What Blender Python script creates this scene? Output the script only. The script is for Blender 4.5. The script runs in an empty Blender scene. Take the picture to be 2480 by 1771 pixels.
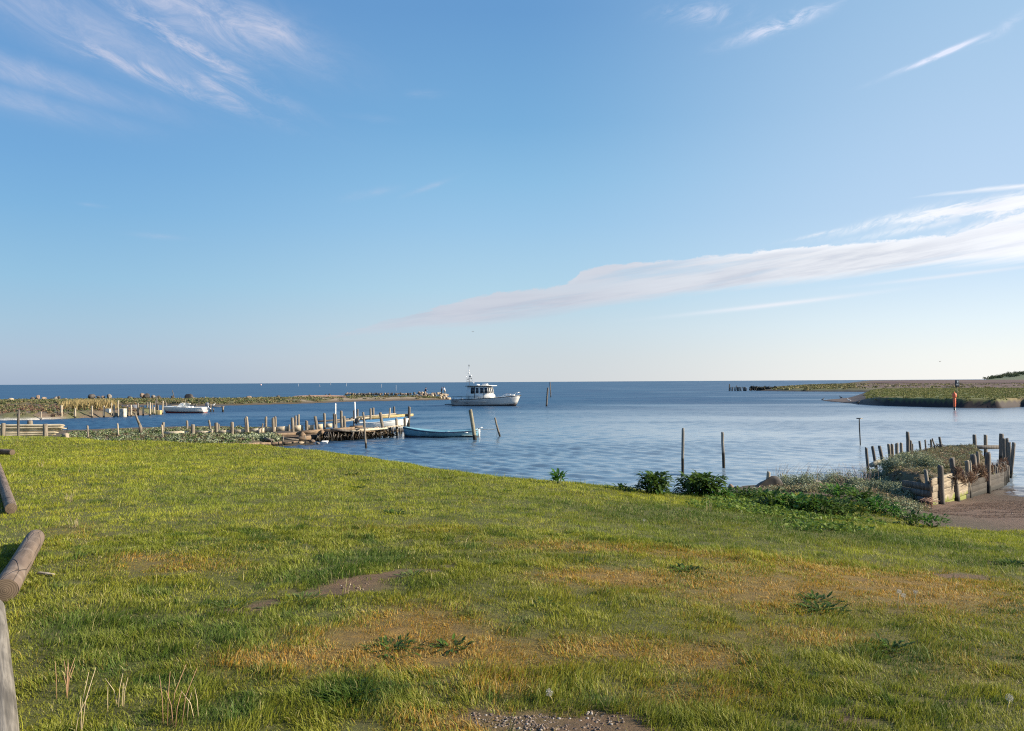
import bpy, math, random
import numpy as np
from mathutils import Vector, Matrix

# ------------------------------------------------------------------ camera
SC = bpy.context.scene
COL = SC.collection
PW, PH = 2480.0, 1771.0
HFOV = math.radians(66.0)
FPX = PW / 2 / math.tan(HFOV / 2)
CAM_H = 3.4
PITCH = math.radians(1.19)
ROLL = -0.0056
CAM_R = Matrix.Rotation(math.pi / 2 + PITCH, 3, 'X') @ Matrix.Rotation(ROLL, 3, 'Z')
CAM_P = Vector((0, 0, CAM_H))
cd = bpy.data.cameras.new("camera")
cam = bpy.data.objects.new("camera", cd)
COL.objects.link(cam)
cam.matrix_world = Matrix.Translation(CAM_P) @ CAM_R.to_4x4()
cd.sensor_width = 36.0
cd.lens = 18.0 / math.tan(HFOV / 2)
cd.clip_start = 0.05
cd.clip_end = 80000
SC.camera = cam

def ray(px, py):
    return CAM_R @ Vector(((px - PW / 2) / FPX, -(py - PH / 2) / FPX, -1.0))
def W(px, py, z=0.0):
    d = ray(px, py); t = (z - CAM_H) / d.z
    return CAM_P + d * t
def D(px, py, y):
    d = ray(px, py); return CAM_P + d * (y / d.y)
def AE(px, py):
    d = ray(px, py).normalized(); return math.atan2(d.x, d.y), math.asin(d.z)

# ------------------------------------------------------------------ light
SUN_EL, SUN_AZ = math.radians(25), math.radians(97)
TO_SUN = Vector((math.cos(SUN_EL) * math.sin(SUN_AZ), math.cos(SUN_EL) * math.cos(SUN_AZ), math.sin(SUN_EL)))
sl = bpy.data.lights.new("sun", 'SUN'); sl.energy = 5.0; sl.angle = math.radians(0.6); sl.color = (1.0, 0.87, 0.68)
so = bpy.data.objects.new("sun", sl); COL.objects.link(so)
so.rotation_euler = TO_SUN.to_track_quat('Z', 'Y').to_euler(); so.location = (60, 10, 40)
SC.view_settings.view_transform = 'Standard'; SC.view_settings.look = 'None'
SC.view_settings.gamma = 1; SC.view_settings.exposure = 1.0
SC.cycles.use_denoising = False; SC.cycles.pixel_filter_type = 'BLACKMAN_HARRIS'; SC.cycles.filter_width = 1.15; SC.cycles.sample_clamp_indirect = 4.0
SC.cycles.max_bounces = 6; SC.cycles.diffuse_bounces = 2; SC.cycles.glossy_bounces = 3
SC.cycles.transmission_bounces = 3; SC.cycles.transparent_max_bounces = 4

# ------------------------------------------------------------------ sky
wd = bpy.data.worlds.new("World"); SC.world = wd; wd.use_nodes = True
NT = wd.node_tree; NT.nodes.clear()
class N:
    tree = NT
def nd(t, **kw):
    n = N.tree.nodes.new(t)
    for k, v in kw.items(): setattr(n, k, v)
    return n
def put(sock, v):
    if isinstance(v, (int, float)): sock.default_value = v
    elif isinstance(v, (tuple, list)): sock.default_value = v
    else: N.tree.links.new(v, sock)
def M(op, a, b=None, c=None, clamp=False):
    n = nd('ShaderNodeMath', operation=op); n.use_clamp = clamp
    put(n.inputs[0], a)
    if b is not None: put(n.inputs[1], b)
    if c is not None: put(n.inputs[2], c)
    return n.outputs[0]
def smooth(x, lo, hi):
    n = nd('ShaderNodeMapRange', interpolation_type='SMOOTHSTEP')
    put(n.inputs[0], x); put(n.inputs[1], lo); put(n.inputs[2], hi); n.inputs[3].default_value = 0; n.inputs[4].default_value = 1
    return n.outputs[0]
def noise(vec, scale=1.0, detail=4.0, rough=0.55, dist=0.0):
    n = nd('ShaderNodeTexNoise'); put(n.inputs['Vector'], vec)
    n.inputs['Scale'].default_value = scale; n.inputs['Detail'].default_value = detail
    n.inputs['Roughness'].default_value = rough; n.inputs['Distortion'].default_value = dist
    return n.outputs[0]
def comb(x, y, z=0.0):
    n = nd('ShaderNodeCombineXYZ'); put(n.inputs[0], x); put(n.inputs[1], y); put(n.inputs[2], z); return n.outputs[0]
def mixc(f, a, b, mode='MIX'):
    n = nd('ShaderNodeMix', data_type='RGBA', blend_type=mode)
    put(n.inputs[0], f); put(n.inputs[6], a); put(n.inputs[7], b); return n.outputs[2]
def fcurve(x, pts):
    n = nd('ShaderNodeFloatCurve'); put(n.inputs['Value'], x)
    c = n.mapping.curves[0]
    n.mapping.use_clip = False
    while len(c.points) < len(pts): c.points.new(0.5, 0.5)
    for p, (u, v) in zip(c.points, pts): p.location = (u, v); p.handle_type = 'AUTO_CLAMPED'
    n.mapping.update()
    return n.outputs[0]

sky = nd('ShaderNodeTexSky', sky_type='NISHITA')
sky.sun_disc = False
sky.sun_elevation = SUN_EL; sky.sun_rotation = SUN_AZ
sky.altitude = 0; sky.air_density = 1.0; sky.dust_density = 0.6; sky.ozone_density = 3.0
tc = nd('ShaderNodeTexCoord'); sp = nd('ShaderNodeSeparateXYZ'); NT.links.new(tc.outputs['Generated'], sp.inputs[0])
AZ = M('ARCTAN2', sp.outputs[0], sp.outputs[1]); EL = M('ARCSINE', sp.outputs[2])
def tnorm(a): return (a + 0.8) / 1.6
T = M('DIVIDE', M('ADD', AZ, 0.8), 1.6)
def line(pts):
    q = sorted((tnorm(AE(x * 1.0906, y * 1.0906)[0]), AE(x * 1.0906, y * 1.0906)[1]) for x, y in pts)
    return fcurve(T, q)
def uv(cx, cy, ang):
    a0, e0 = AE(cx * 1.0906, cy * 1.0906)
    x = M('SUBTRACT', AZ, a0); y = M('SUBTRACT', EL, e0)
    c, s = math.cos(ang), math.sin(ang)
    return M('ADD', M('MULTIPLY', x, c), M('MULTIPLY', y, s)), M('SUBTRACT', M('MULTIPLY', y, c), M('MULTIPLY', x, s))
def blob(cx, cy, rx, ry, ang, k=1.0):
    u, v = uv(cx, cy, ang)
    q = M('ADD', M('POWER', M('ABSOLUTE', M('DIVIDE', u, rx / 2085.0)), 2.0), M('POWER', M('ABSOLUTE', M('DIVIDE', v, ry / 2085.0)), 2.0))
    return M('MULTIPLY', M('EXPONENT', M('MULTIPLY', q, -1.0)), k)
def streak(cx, cy, ang, su, sv, detail=5, rough=0.6, dist=0.0, seed=0.0):
    u, v = uv(cx, cy, ang)
    return noise(comb(M('MULTIPLY', u, su), M('MULTIPLY', v, sv), seed), 1.0, detail, rough, dist)
def band(top, bot, st, sb, nz_t, at, nz_b, ab):
    e = M('ADD', EL, M('MULTIPLY', M('SUBTRACT', nz_t, 0.5), at))
    e2 = M('ADD', EL, M('MULTIPLY', M('SUBTRACT', nz_b, 0.5), ab))
    a = smooth(M('SUBTRACT', line(top), e), 0.0, st)
    b = smooth(M('SUBTRACT', e2, line(bot)), 0.0, sb)
    return M('MULTIPLY', a, b)
def mx(*a):
    r = a[0]
    for b in a[1:]: r = M('MAXIMUM', r, b)
    return r
nf = streak(1700, 600, 0.13, 14, 90, 6, 0.62, 0.3, 1.0)
nb = streak(1700, 600, 0.13, 5, 60, 6, 0.6, 0.2, 4.0)
nf2 = streak(1700, 600, 0.13, 34, 90, 7, 0.68, 0.5, 21.0)
rip = smooth(streak(1950, 480, 0.55, 60, 150, 5, 0.6, 0.8, 31.0), 0.35, 0.62)
nl = streak(1700, 600, 0.10, 3, 26, 5, 0.55, 0.2, 9.0)
L1 = band([(-300, 850), (640, 762), (900, 700), (1100, 648), (1275, 619), (1290, 598), (1500, 574), (1700, 555), (1900, 538), (2100, 520), (2274, 468), (2600, 425)],
          [(-300, 870), (640, 775), (900, 742), (1100, 722), (1280, 694), (1500, 664), (1600, 652), (1800, 634), (2000, 610), (2274, 588), (2600, 560)],
          0.0035, 0.012, nf2, 0.016, nb, 0.030)
L1 = M('MULTIPLY', L1, smooth(AZ, AE(520 * 1.09, 800)[0], AE(1080 * 1.09, 700)[0]))
L1 = M('MULTIPLY', L1, M('SUBTRACT', M('ADD', 0.58, M('MULTIPLY', nl, 0.85)), M('MULTIPLY', smooth(nb, 0.48, 0.68), 0.45)), clamp=True)
L2 = band([(1500, 560), (1780, 525), (1900, 500), (2000, 468), (2100, 452), (2274, 414), (2600, 370)],
          [(1500, 556), (1780, 528), (1900, 512), (2000, 503), (2100, 496), (2274, 478), (2600, 450)],
          0.010, 0.010, nf, 0.040, nf2, 0.034)
L2 = M('MULTIPLY', L2, smooth(AZ, AE(1770 * 1.09, 560)[0], AE(2100 * 1.09, 560)[0]))
L3 = band([(1700, 470), (1950, 445), (2100, 425), (2274, 404), (2600, 370)],
          [(1700, 470), (1950, 447), (2100, 437), (2274, 424), (2600, 400)], 0.004, 0.006, nf, 0.006, nb, 0.010)
L5 = M('MULTIPLY', mx(blob(2150, 465, 150, 14, 0.16, 0.75), blob(1960, 492, 110, 10, 0.2, 0.6), blob(2190, 500, 120, 12, 0.22, 0.7), blob(2040, 505, 130, 8, 0.12, 0.5), blob(1820, 520, 70, 4, 0.15, 0.5)), M('ADD', 0.25, M('MULTIPLY', rip, 0.9)), clamp=True)
L3 = M('MULTIPLY', L3, smooth(AZ, AE(1930 * 1.09, 480)[0], AE(2060 * 1.09, 480)[0]))
th = streak(1750, 680, 0.08, 6, 110, 4, 0.5, 0.0, 3.0)
L4 = M('MULTIPLY', blob(1720, 677, 200, 5, 0.085, 0.75), M('ADD', 0.5, th))
L4b = M('MULTIPLY', blob(2130, 610, 160, 4, 0.06, 0.6), M('ADD', 0.5, th))
# cirrus, upper left
c1 = streak(350, 120, -0.36, 13, 40, 8, 0.72, 0.9, 2.0)
c1f = smooth(c1, 0.30, 0.80)
cir = mx(M('MULTIPLY', blob(430, 110, 200, 22, -0.42, 1.6), c1f),
         M('MULTIPLY', blob(330, 160, 250, 24, -0.24, 1.15), c1f),
         M('MULTIPLY', blob(440, 30, 260, 62, -0.22, 0.85), M('ADD', 0.25, c1f)),
         M('MULTIPLY', blob(590, 60, 110, 34, -0.30, 0.95), M('ADD', 0.25, c1f)),
         M('MULTIPLY', blob(480, 195, 75, 24, -0.40, 1.5), c1f),
         M('MULTIPLY', blob(60, 165, 260, 28, -0.12, 0.45), M('ADD', 0.5, c1f)),
         M('MULTIPLY', blob(40, 225, 210, 28, -0.08, 0.32), M('ADD', 0.5, c1f)),
         M('MULTIPLY', blob(200, 70, 330, 60, -0.25, 0.40), M('ADD', 0.5, c1f)))
c2 = smooth(streak(1700, 60, 0.2, 26, 70, 7, 0.68, 0.8, 6.0), 0.36, 0.72)
cir2 = mx(M('MULTIPLY', blob(1730, 55, 105, 15, 0.20, 1.15), c2), M('MULTIPLY', blob(1560, 30, 90, 22, -0.1, 0.6), c2),
          M('MULTIPLY', blob(2080, 125, 85, 5, 0.24, 1.5), M('ADD', 0.3, c2)), M('MULTIPLY', blob(2240, 55, 60, 10, 0.4, 0.4), c2),
          M('MULTIPLY', blob(955, 415, 55, 6, 0.34, 0.30), M('ADD', 0.4, c2)), M('MULTIPLY', blob(820, 430, 60, 9, 0.22, 0.20), M('ADD', 0.4, c2)),
          M('MULTIPLY', blob(940, 208, 45, 10, 0.02, 0.12), M('ADD', 0.5, c2)), M('MULTIPLY', blob(820, 262, 70, 10, -0.05, 0.06), M('ADD', 0.6, c2)),
          M('MULTIPLY', blob(355, 525, 50, 6, -0.02, 0.16), M('ADD', 0.5, c2)), M('MULTIPLY', blob(205, 456, 25, 4, -0.02, 0.14), M('ADD', 0.5, c2)))
low = M('MULTIPLY', smooth(EL, 0.10, 0.015), M('MULTIPLY', 0.16, M('ADD', 0.5, nl)))
right = smooth(AZ, 0.0, 0.50)
fine = streak(1700, 600, 0.13, 10, 120, 7, 0.65, 0.4, 12.0)
rim = smooth(M('SUBTRACT', line([(-300, 850), (640, 762), (900, 700), (1100, 648), (1275, 619), (1290, 598), (1500, 574), (1700, 555), (1900, 538), (2100, 520), (2274, 468), (2600, 425)]), EL), 0.012, 0.0)
cl_col = mixc(right, (0.315, 0.33, 0.37, 1), (0.48, 0.485, 0.50, 1))
gr = M('MULTIPLY', M('ADD', M('MULTIPLY', smooth(nl, 0.36, 0.60), 0.75), M('MULTIPLY', smooth(nb, 0.40, 0.62), 0.45)), M('SUBTRACT', 1.15, M('MULTIPLY', smooth(fine, 0.35, 0.65), 0.75)), clamp=True)
cl_col = mixc(gr, cl_col, mixc(right, (0.27, 0.29, 0.34, 1), (0.34, 0.355, 0.395, 1)))
cl_col = mixc(M('MULTIPLY', rim, M('MULTIPLY', right, 0.9)), cl_col, (0.50, 0.51, 0.53, 1))
cl_col = mixc(smooth(AZ, 0.42, 0.60), cl_col, mixc(M('MULTIPLY', gr, 0.5), (0.52, 0.53, 0.55, 1), (0.37, 0.38, 0.43, 1)))
bank = mx(M('MULTIPLY', L1, 0.94), M('MULTIPLY', L2, 0.95), M('MULTIPLY', L3, 0.85), L5)
SKY_STR = 0.10
base = nd('ShaderNodeVectorMath', operation='SCALE'); NT.links.new(sky.outputs[0], base.inputs[0]); base.inputs['Scale'].default_value = SKY_STR
def lin(c): return tuple((q / 255 / 12.92 if q / 255 < 0.04045 else ((q / 255 + 0.055) / 1.055) ** 2.4) * 0.5 for q in c) + (1.0,)
def ramp(x, stops):
    n = nd('ShaderNodeValToRGB'); put(n.inputs[0], x); e = n.color_ramp.elements
    while len(e) < len(stops): e.new(0.5)
    for q, (p_, c_) in zip(e, sorted(stops)): q.position = p_; q.color = lin(c_)
    return n.outputs[0]
EN = M('MULTIPLY', EL, 1.0)
def erow(y): return max(0.0, math.atan((925 - y) / FPX)) / 1.0
LEFT = [(erow(y), c) for y, c in ((925, (160, 178, 204)), (870, (168, 187, 211)), (800, (160, 191, 215)), (700, (144, 189, 219)), (545, (122, 176, 218)), (440, (112, 167, 215)), (300, (105, 159, 211)), (20, (99, 150, 205)))] + [(1.0, (84, 132, 194))]
MID = [(erow(y), c) for y, c in ((925, (207, 213, 219)), (870, (202, 212, 220)), (800, (195, 214, 226)), (700, (176, 211, 231)), (545, (153, 198, 231)), (440, (139, 190, 227)), (300, (120, 175, 219)), (20, (103, 156, 208)))] + [(1.0, (86, 134, 195))]
RIGHT = [(erow(y), c) for y, c in ((925, (253, 252, 248)), (870, (247, 250, 248)), (800, (232, 245, 252)), (700, (206, 229, 249)), (545, (190, 216, 242)), (440, (184, 212, 240)), (300, (176, 207, 236)), (20, (160, 197, 230)))] + [(1.0, (100, 148, 204))]
CS = M('COSINE', M('SUBTRACT', AZ, math.radians(81)))
cust = mixc(smooth(CS, -0.42, 0.17), ramp(EN, LEFT), ramp(EN, MID))
cust = mixc(smooth(CS, 0.14, 0.72), cust, ramp(EN, RIGHT))
skyc = mixc(0.92, base.outputs[0], cust)
skyc = mixc(M('MINIMUM', mx(cir, cir2), 0.85), skyc, mixc(right, (0.29, 0.31, 0.39, 1), (0.42, 0.44, 0.52, 1)))
skyc = mixc(bank, skyc, cl_col)
skyc = mixc(mx(L4, L4b), skyc, (0.44, 0.45, 0.48, 1))
bg = nd('ShaderNodeBackground'); NT.links.new(skyc, bg.inputs[0]); bg.inputs[1].default_value = 1.0
wo = nd('ShaderNodeOutputWorld'); NT.links.new(bg.outputs[0], wo.inputs[0])
wd.cycles.sampling_method = 'MANUAL'; wd.cycles.sample_map_resolution = 1024
# ------------------------------------------------------------------ helpers
rng = np.random.default_rng(7)

def tag(o, label=None, cat=None, group=None, kind=None):
    if label: o['label'] = label
    if cat: o['category'] = cat
    if group: o['group'] = group
    if kind: o['kind'] = kind
    return o
def link(name, me, parent=None):
    o = bpy.data.objects.new(name, me); COL.objects.link(o)
    if parent is not None: o.parent = parent
    return o
def empty(name, loc=(0, 0, 0), rz=0.0):
    o = link(name, None); o.location = loc; o.rotation_euler = (0, 0, rz); o.empty_display_size = 0.3
    return o
def np_obj(name, V, F, mat, parent=None, col=None, smooth_=False, extra=None):
    """V (n,3); F an (m,k) array or a list of such arrays"""
    V = np.ascontiguousarray(V, dtype=np.float32)
    Fs = F if isinstance(F, list) else [F]
    Fs = [np.asarray(f, dtype=np.int32) for f in Fs if len(f)]
    me = bpy.data.meshes.new(name)
    me.vertices.add(len(V)); me.vertices.foreach_set('co', V.ravel())
    nl_ = sum(f.size for f in Fs); npoly = sum(len(f) for f in Fs)
    me.loops.add(nl_); me.polygons.add(npoly)
    me.loops.foreach_set('vertex_index', np.concatenate([f.ravel() for f in Fs]))
    tot = np.concatenate([np.full(len(f), f.shape[1], dtype=np.int32) for f in Fs])
    st = np.concatenate([[0], np.cumsum(tot)[:-1]]).astype(np.int32)
    me.polygons.foreach_set('loop_start', st)
    try: me.polygons.foreach_set('loop_total', tot)
    except Exception: pass
    if smooth_: me.polygons.foreach_set('use_smooth', np.ones(npoly, dtype=bool))
    if col is not None:
        a = me.attributes.new('Col', 'FLOAT_COLOR', 'POINT')
        c = np.ones((len(V), 4), dtype=np.float32); c[:, :3] = col
        a.data.foreach_set('color', c.ravel())
    for k, v in (extra or {}).items():
        a = me.attributes.new(k, 'FLOAT', 'POINT'); a.data.foreach_set('value', np.asarray(v, dtype=np.float32))
    me.update(calc_edges=True)
    me.materials.append(mat)
    return link(name, me, parent)

class MB:
    """collects primitive shapes and links them as one mesh"""
    def __init__(s): s.v = []; s.f = {}; s.n = 0
    def add(s, V, F):
        V = np.asarray(V, dtype=float)
        for f in (F if isinstance(F, list) and isinstance(F[0], np.ndarray) else [F]):
            f = np.asarray(f)
            if len(f): s.f.setdefault(f.shape[1], []).append(f + s.n)
        s.v.append(V); s.n += len(V); return s
    def box(s, c, d, rz=0.0, M_=None, taper=1.0):
        x, y, z = [q / 2 for q in d]
        v = np.array([[-x, -y, -z], [x, -y, -z], [x, y, -z], [-x, y, -z], [-x * taper, -y * taper, z], [x * taper, -y * taper, z], [x * taper, y * taper, z], [-x * taper, y * taper, z]])
        ca, sa = math.cos(rz), math.sin(rz)
        if M_ is not None: v = v @ np.array(M_).T
        v = v @ np.array([[ca, sa, 0], [-sa, ca, 0], [0, 0, 1]]) + np.array(c)
        return s.add(v, [[0, 3, 2, 1], [4, 5, 6, 7], [0, 1, 5, 4], [1, 2, 6, 5], [2, 3, 7, 6], [3, 0, 4, 7]])
    def beam(s, a, b, w, h, roll=0.0):
        a = np.array(a, float); b = np.array(b, float); t = b - a; L = np.linalg.norm(t); t /= L
        u = np.cross(t, [0, 0, 1]); u = u / (np.linalg.norm(u) + 1e-9) if np.linalg.norm(u) > 1e-4 else np.array([1., 0, 0]); q = np.cross(u, t)
        P = [c + u * sx * w / 2 + q * sz * h / 2 for c in (a, b) for sx, sz in ((-1, -1), (1, -1), (1, 1), (-1, 1))]
        return s.add(P, [[0, 1, 2, 3], [7, 6, 5, 4], [0, 4, 5, 1], [1, 5, 6, 2], [2, 6, 7, 3], [3, 7, 4, 0]])
    def tube(s, pts, r, k=8, cap=True, jit=0.0, sq=0.0):
        pts = [np.array(p, float) for p in pts]; n = len(pts)
        rs = r if hasattr(r, '__len__') else [r] * n
        base = s.n; V = []
        for i, p in enumerate(pts):
            t = pts[min(i + 1, n - 1)] - pts[max(i - 1, 0)]; t = t / (np.linalg.norm(t) + 1e-9)
            ref = np.array([0, 0, 1.]) if abs(t[2]) < 0.9 else np.array([1., 0, 0])
            u = np.cross(t, ref); u /= np.linalg.norm(u); q = np.cross(t, u)
            for j in range(k):
                a = 2 * math.pi * j / k
                rr = rs[i] * (1 + jit * (rng.random() - 0.5))
                if sq: rr *= 1 + sq * (abs(math.sin(2 * a)) )
                V.append(p + rr * (math.cos(a) * u + math.sin(a) * q))
        F4 = [[i * k + j, i * k + (j + 1) % k, (i + 1) * k + (j + 1) % k, (i + 1) * k + j] for i in range(n - 1) for j in range(k)]
        s.add(V, F4)
        if cap:
            s.f.setdefault(k, []).append(np.array([[base + j for j in range(k)][::-1], [base + (n - 1) * k + j for j in range(k)]]))
        return s
    def lathe(s, prof, c=(0, 0, 0), k=16):
        V = [[c[0] + r * math.cos(2 * math.pi * j / k), c[1] + r * math.sin(2 * math.pi * j / k), c[2] + z] for r, z in prof for j in range(k)]
        return s.add(V, [[i * k + j, i * k + (j + 1) % k, (i + 1) * k + (j + 1) % k, (i + 1) * k + j] for i in range(len(prof) - 1) for j in range(k)])
    def grid(s, P):
        P = np.asarray(P, float); a, b = P.shape[:2]
        return s.add(P.reshape(-1, 3), [[i * b + j, (i + 1) * b + j, (i + 1) * b + j + 1, i * b + j + 1] for i in range(a - 1) for j in range(b - 1)])
    def done(s, name, mat, parent=None, smooth_=False, bevel=0.0, solid=0.0, subsurf=0):
        o = np_obj(name, np.concatenate(s.v), [np.concatenate(f) for f in s.f.values()], mat, parent, smooth_=smooth_)
        if subsurf:
            m = o.modifiers.new('s', 'SUBSURF'); m.levels = m.render_levels = subsurf
        if solid:
            m = o.modifiers.new('t', 'SOLIDIFY'); m.thickness = solid; m.offset = 0
        if bevel:
            m = o.modifiers.new('b', 'BEVEL'); m.width = bevel; m.segments = 2; m.limit_method = 'ANGLE'
        return o

def hash2(ix, iy, s):
    h = (ix.astype(np.int64) * 374761393 + iy.astype(np.int64) * 668265263 + s * 974711) & 0x7fffffff
    h = (h ^ (h >> 13)) * 1274126177 & 0x7fffffff
    return ((h ^ (h >> 16)) & 0xffffff) / float(0xffffff)
def vnoise(x, y, s=0):
    xi = np.floor(x); yi = np.floor(y); fx = x - xi; fy = y - yi
    fx = fx * fx * (3 - 2 * fx); fy = fy * fy * (3 - 2 * fy)
    a = hash2(xi, yi, s); b = hash2(xi + 1, yi, s); c = hash2(xi, yi + 1, s); d = hash2(xi + 1, yi + 1, s)
    return (a * (1 - fx) + b * fx) * (1 - fy) + (c * (1 - fx) + d * fx) * fy
def fbm(x, y, s=0, o=4):
    r = 0; a = 0.5; t = 0
    for i in range(o):
        r = r + a * vnoise(x * 2 ** i, y * 2 ** i, s + i * 17); t += a; a *= 0.5
    return r / t
def sstep(x, a, b):
    t = np.clip((x - a) / (b - a), 0, 1); return t * t * (3 - 2 * t)
def inpoly(x, y, P):
    P = np.asarray(P); r = np.zeros(x.shape, bool)
    for i in range(len(P)):
        x1, y1 = P[i]; x2, y2 = P[i - 1]
        c = ((y1 > y) != (y2 > y)) & (x < (x2 - x1) * (y - y1) / (y2 - y1 + 1e-12) + x1)
        r ^= c
    return r
def edist(x, y, P):
    P = np.asarray(P); r = np.full(x.shape, 1e9)
    for i in range(len(P)):
        a = P[i - 1]; b = P[i]; d = b - a
        t = np.clip(((x - a[0]) * d[0] + (y - a[1]) * d[1]) / (d @ d + 1e-12), 0, 1)
        r = np.minimum(r, np.hypot(x - a[0] - t * d[0], y - a[1] - t * d[1]))
    return r

# ------------------------------------------------------------------ materials
def newmat(name):
    m = bpy.data.materials.new(name); m.use_nodes = True
    nt = m.node_tree; nt.nodes.clear(); N.tree = nt
    out = nd('ShaderNodeOutputMaterial'); b = nd('ShaderNodeBsdfPrincipled')
    nt.links.new(b.outputs[0], out.inputs[0])
    return m, b, out
def bump(b, h, strength=0.4, dist=0.02, prev=None):
    n = nd('ShaderNodeBump'); n.inputs['Strength'].default_value = strength; n.inputs['Distance'].default_value = dist
    N.tree.links.new(h, n.inputs['Height'])
    if prev is not None: N.tree.links.new(prev, n.inputs['Normal'])
    if b is not None: N.tree.links.new(n.outputs[0], b.inputs['Normal'])
    return n.outputs[0]
def pos(): return nd('ShaderNodeNewGeometry').outputs['Position']
def objc(): return nd('ShaderNodeTexCoord').outputs['Object']
def vmul(v, s):
    n = nd('ShaderNodeVectorMath', operation='MULTIPLY'); put(n.inputs[0], v); put(n.inputs[1], s); return n.outputs[0]
def c4(c): return (c[0], c[1], c[2], 1.0)
def solid(name, c, rough=0.5, metal=0.0, var=0.12, scale=6.0, bmp=0.0, spec=None):
    m, b, o = newmat(name)
    n = noise(pos(), scale, 5, 0.6)
    dk = tuple(q * (1 - 2.2 * var) for q in c); lt = tuple(min(1, q * (1 + var)) for q in c)
    put(b.inputs['Base Color'], mixc(smooth(n, 0.3, 0.7), c4(dk), c4(lt)))
    b.inputs['Roughness'].default_value = rough; b.inputs['Metallic'].default_value = metal
    if spec is not None: b.inputs['Specular IOR Level'].default_value = spec
    if bmp: bump(b, noise(pos(), scale * 6, 4, 0.6), bmp, 0.01)
    return m
def wood(name, c1_, c2_, wet=None, algae=None, sc=1.0, axis=(30, 30, 2.5), local=False):
    m, b, o = newmat(name)
    p = objc() if local else pos()
    g = noise(vmul(p, tuple(a * sc for a in axis)), 1.0, 5, 0.6, 0.3)
    g2 = noise(vmul(p, (3.0 * sc, 3.0 * sc, 1.2 * sc)), 1.0, 3, 0.5)
    col = mixc(smooth(g, 0.3, 0.7), c4(c1_), c4(c2_))
    col = mixc(M('MULTIPLY', smooth(g2, 0.45, 0.7), 0.5), col, c4(tuple(q * 0.6 for q in c1_)))
    zz = nd('ShaderNodeSeparateXYZ'); N.tree.links.new(p, zz.inputs[0])
    if algae is not None:
        e = M('ADD', zz.outputs[2], M('MULTIPLY', M('SUBTRACT', g2, 0.5), 0.5))
        col = mixc(smooth(e, algae[1] + 0.12, algae[1]), col, c4(algae[0]))
    if wet is not None:
        e = M('ADD', zz.outputs[2], M('MULTIPLY', M('SUBTRACT', g, 0.5), 0.12))
        col = mixc(smooth(e, wet + 0.10, wet), col, (0.014, 0.013, 0.010, 1))
    put(b.inputs['Base Color'], col); b.inputs['Roughness'].default_value = 0.8
    bump(b, g, 0.5, 0.01)
    return m
def foliage(name, trans=0.35, rough=0.55):
    m, b, out = newmat(name)
    a = nd('ShaderNodeAttribute', attribute_name='Col')
    N.tree.links.new(a.outputs['Color'], b.inputs['Base Color']); b.inputs['Roughness'].default_value = rough
    b.inputs['Specular IOR Level'].default_value = 0.25
    t = nd('ShaderNodeBsdfTranslucent'); N.tree.links.new(a.outputs['Color'], t.inputs[0])
    mx_ = nd('ShaderNodeMixShader'); mx_.inputs[0].default_value = trans
    N.tree.links.new(b.outputs[0], mx_.inputs[1]); N.tree.links.new(t.outputs[0], mx_.inputs[2])
    N.tree.links.new(mx_.outputs[0], out.inputs[0])
    return m
FOL = foliage('leaf_blades')
FOLD = foliage('scrub_leaf', 0.15, 0.7)
W_GREY = wood('weathered_wood', (0.11, 0.09, 0.068), (0.28, 0.24, 0.185), wet=0.22)
W_DARK = wood('dark_wood', (0.06, 0.052, 0.045), (0.17, 0.15, 0.13), wet=0.2)
W_LIGHT = wood('bleached_wood', (0.22, 0.18, 0.13), (0.46, 0.40, 0.30), wet=0.12)
W_BLEACH = wood('bleached_board', (0.38, 0.31, 0.21), (0.62, 0.54, 0.41), wet=0.1)
W_PLANK = wood('plank_wood', (0.36, 0.31, 0.24), (0.60, 0.53, 0.42), wet=0.02, algae=((0.17, 0.20, 0.03), 0.24), axis=(2.5, 2.5, 34))
W_BROWN = wood('brown_timber', (0.12, 0.08, 0.05), (0.27, 0.19, 0.12), wet=0.1, axis=(3, 12, 20))
W_DECK = wood('deck_wood', (0.18, 0.15, 0.12), (0.36, 0.32, 0.26), axis=(3, 20, 20))
# ------------------------------------------------------------------ near land: height field through measured control points
CT = []
def ctl(*pts):
    for p in pts: CT.append(p)
def cw(px, py, z):
    p = W(px, py, z); CT.append((p.x, p.y, z)); return p
ctl(*[(x, y, 1.8) for x in (-9, -4, 0, 4, 9) for y in (-4, 0, 3.5)])
ctl((-14, 2, 1.8), (14, 2, 1.65), (18, -4, 1.7), (-18, -4, 1.8))
for q in ((60, 1250, 1.78), (350, 1250, 1.76), (700, 1250, 1.72), (1240, 1260, 1.64), (1600, 1300, 1.5), (2000, 1360, 1.4), (2480, 1400, 1.3), (2480, 1520, 1.62),
          (2000, 1500, 1.68), (1240, 1450, 1.79), (600, 1120, 1.6), (200, 1110, 1.62), (1000, 1180, 1.55)): cw(*q)
for q in ((-200, 1085, 1.52), (0, 1085, 1.52), (200, 1087, 1.52), (420, 1095, 1.50), (650, 1106, 1.50), (830, 1122, 1.48)): cw(*q)
CREST = [(-250, 1060, 1.42), (0, 1060, 1.42), (200, 1062, 1.42), (420, 1073, 1.40), (650, 1083, 1.40), (800, 1097, 1.40), (900, 1109, 1.40), (1000, 1124, 1.40), (1100, 1143, 1.40),
         (1200, 1155, 1.38), (1300, 1164, 1.35), (1400, 1174, 1.3), (1500, 1183, 1.2), (1600, 1194, 1.08), (1700, 1199, 0.98), (1800, 1204, 0.88)]
CR = [cw(*q) for q in CREST]
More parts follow.
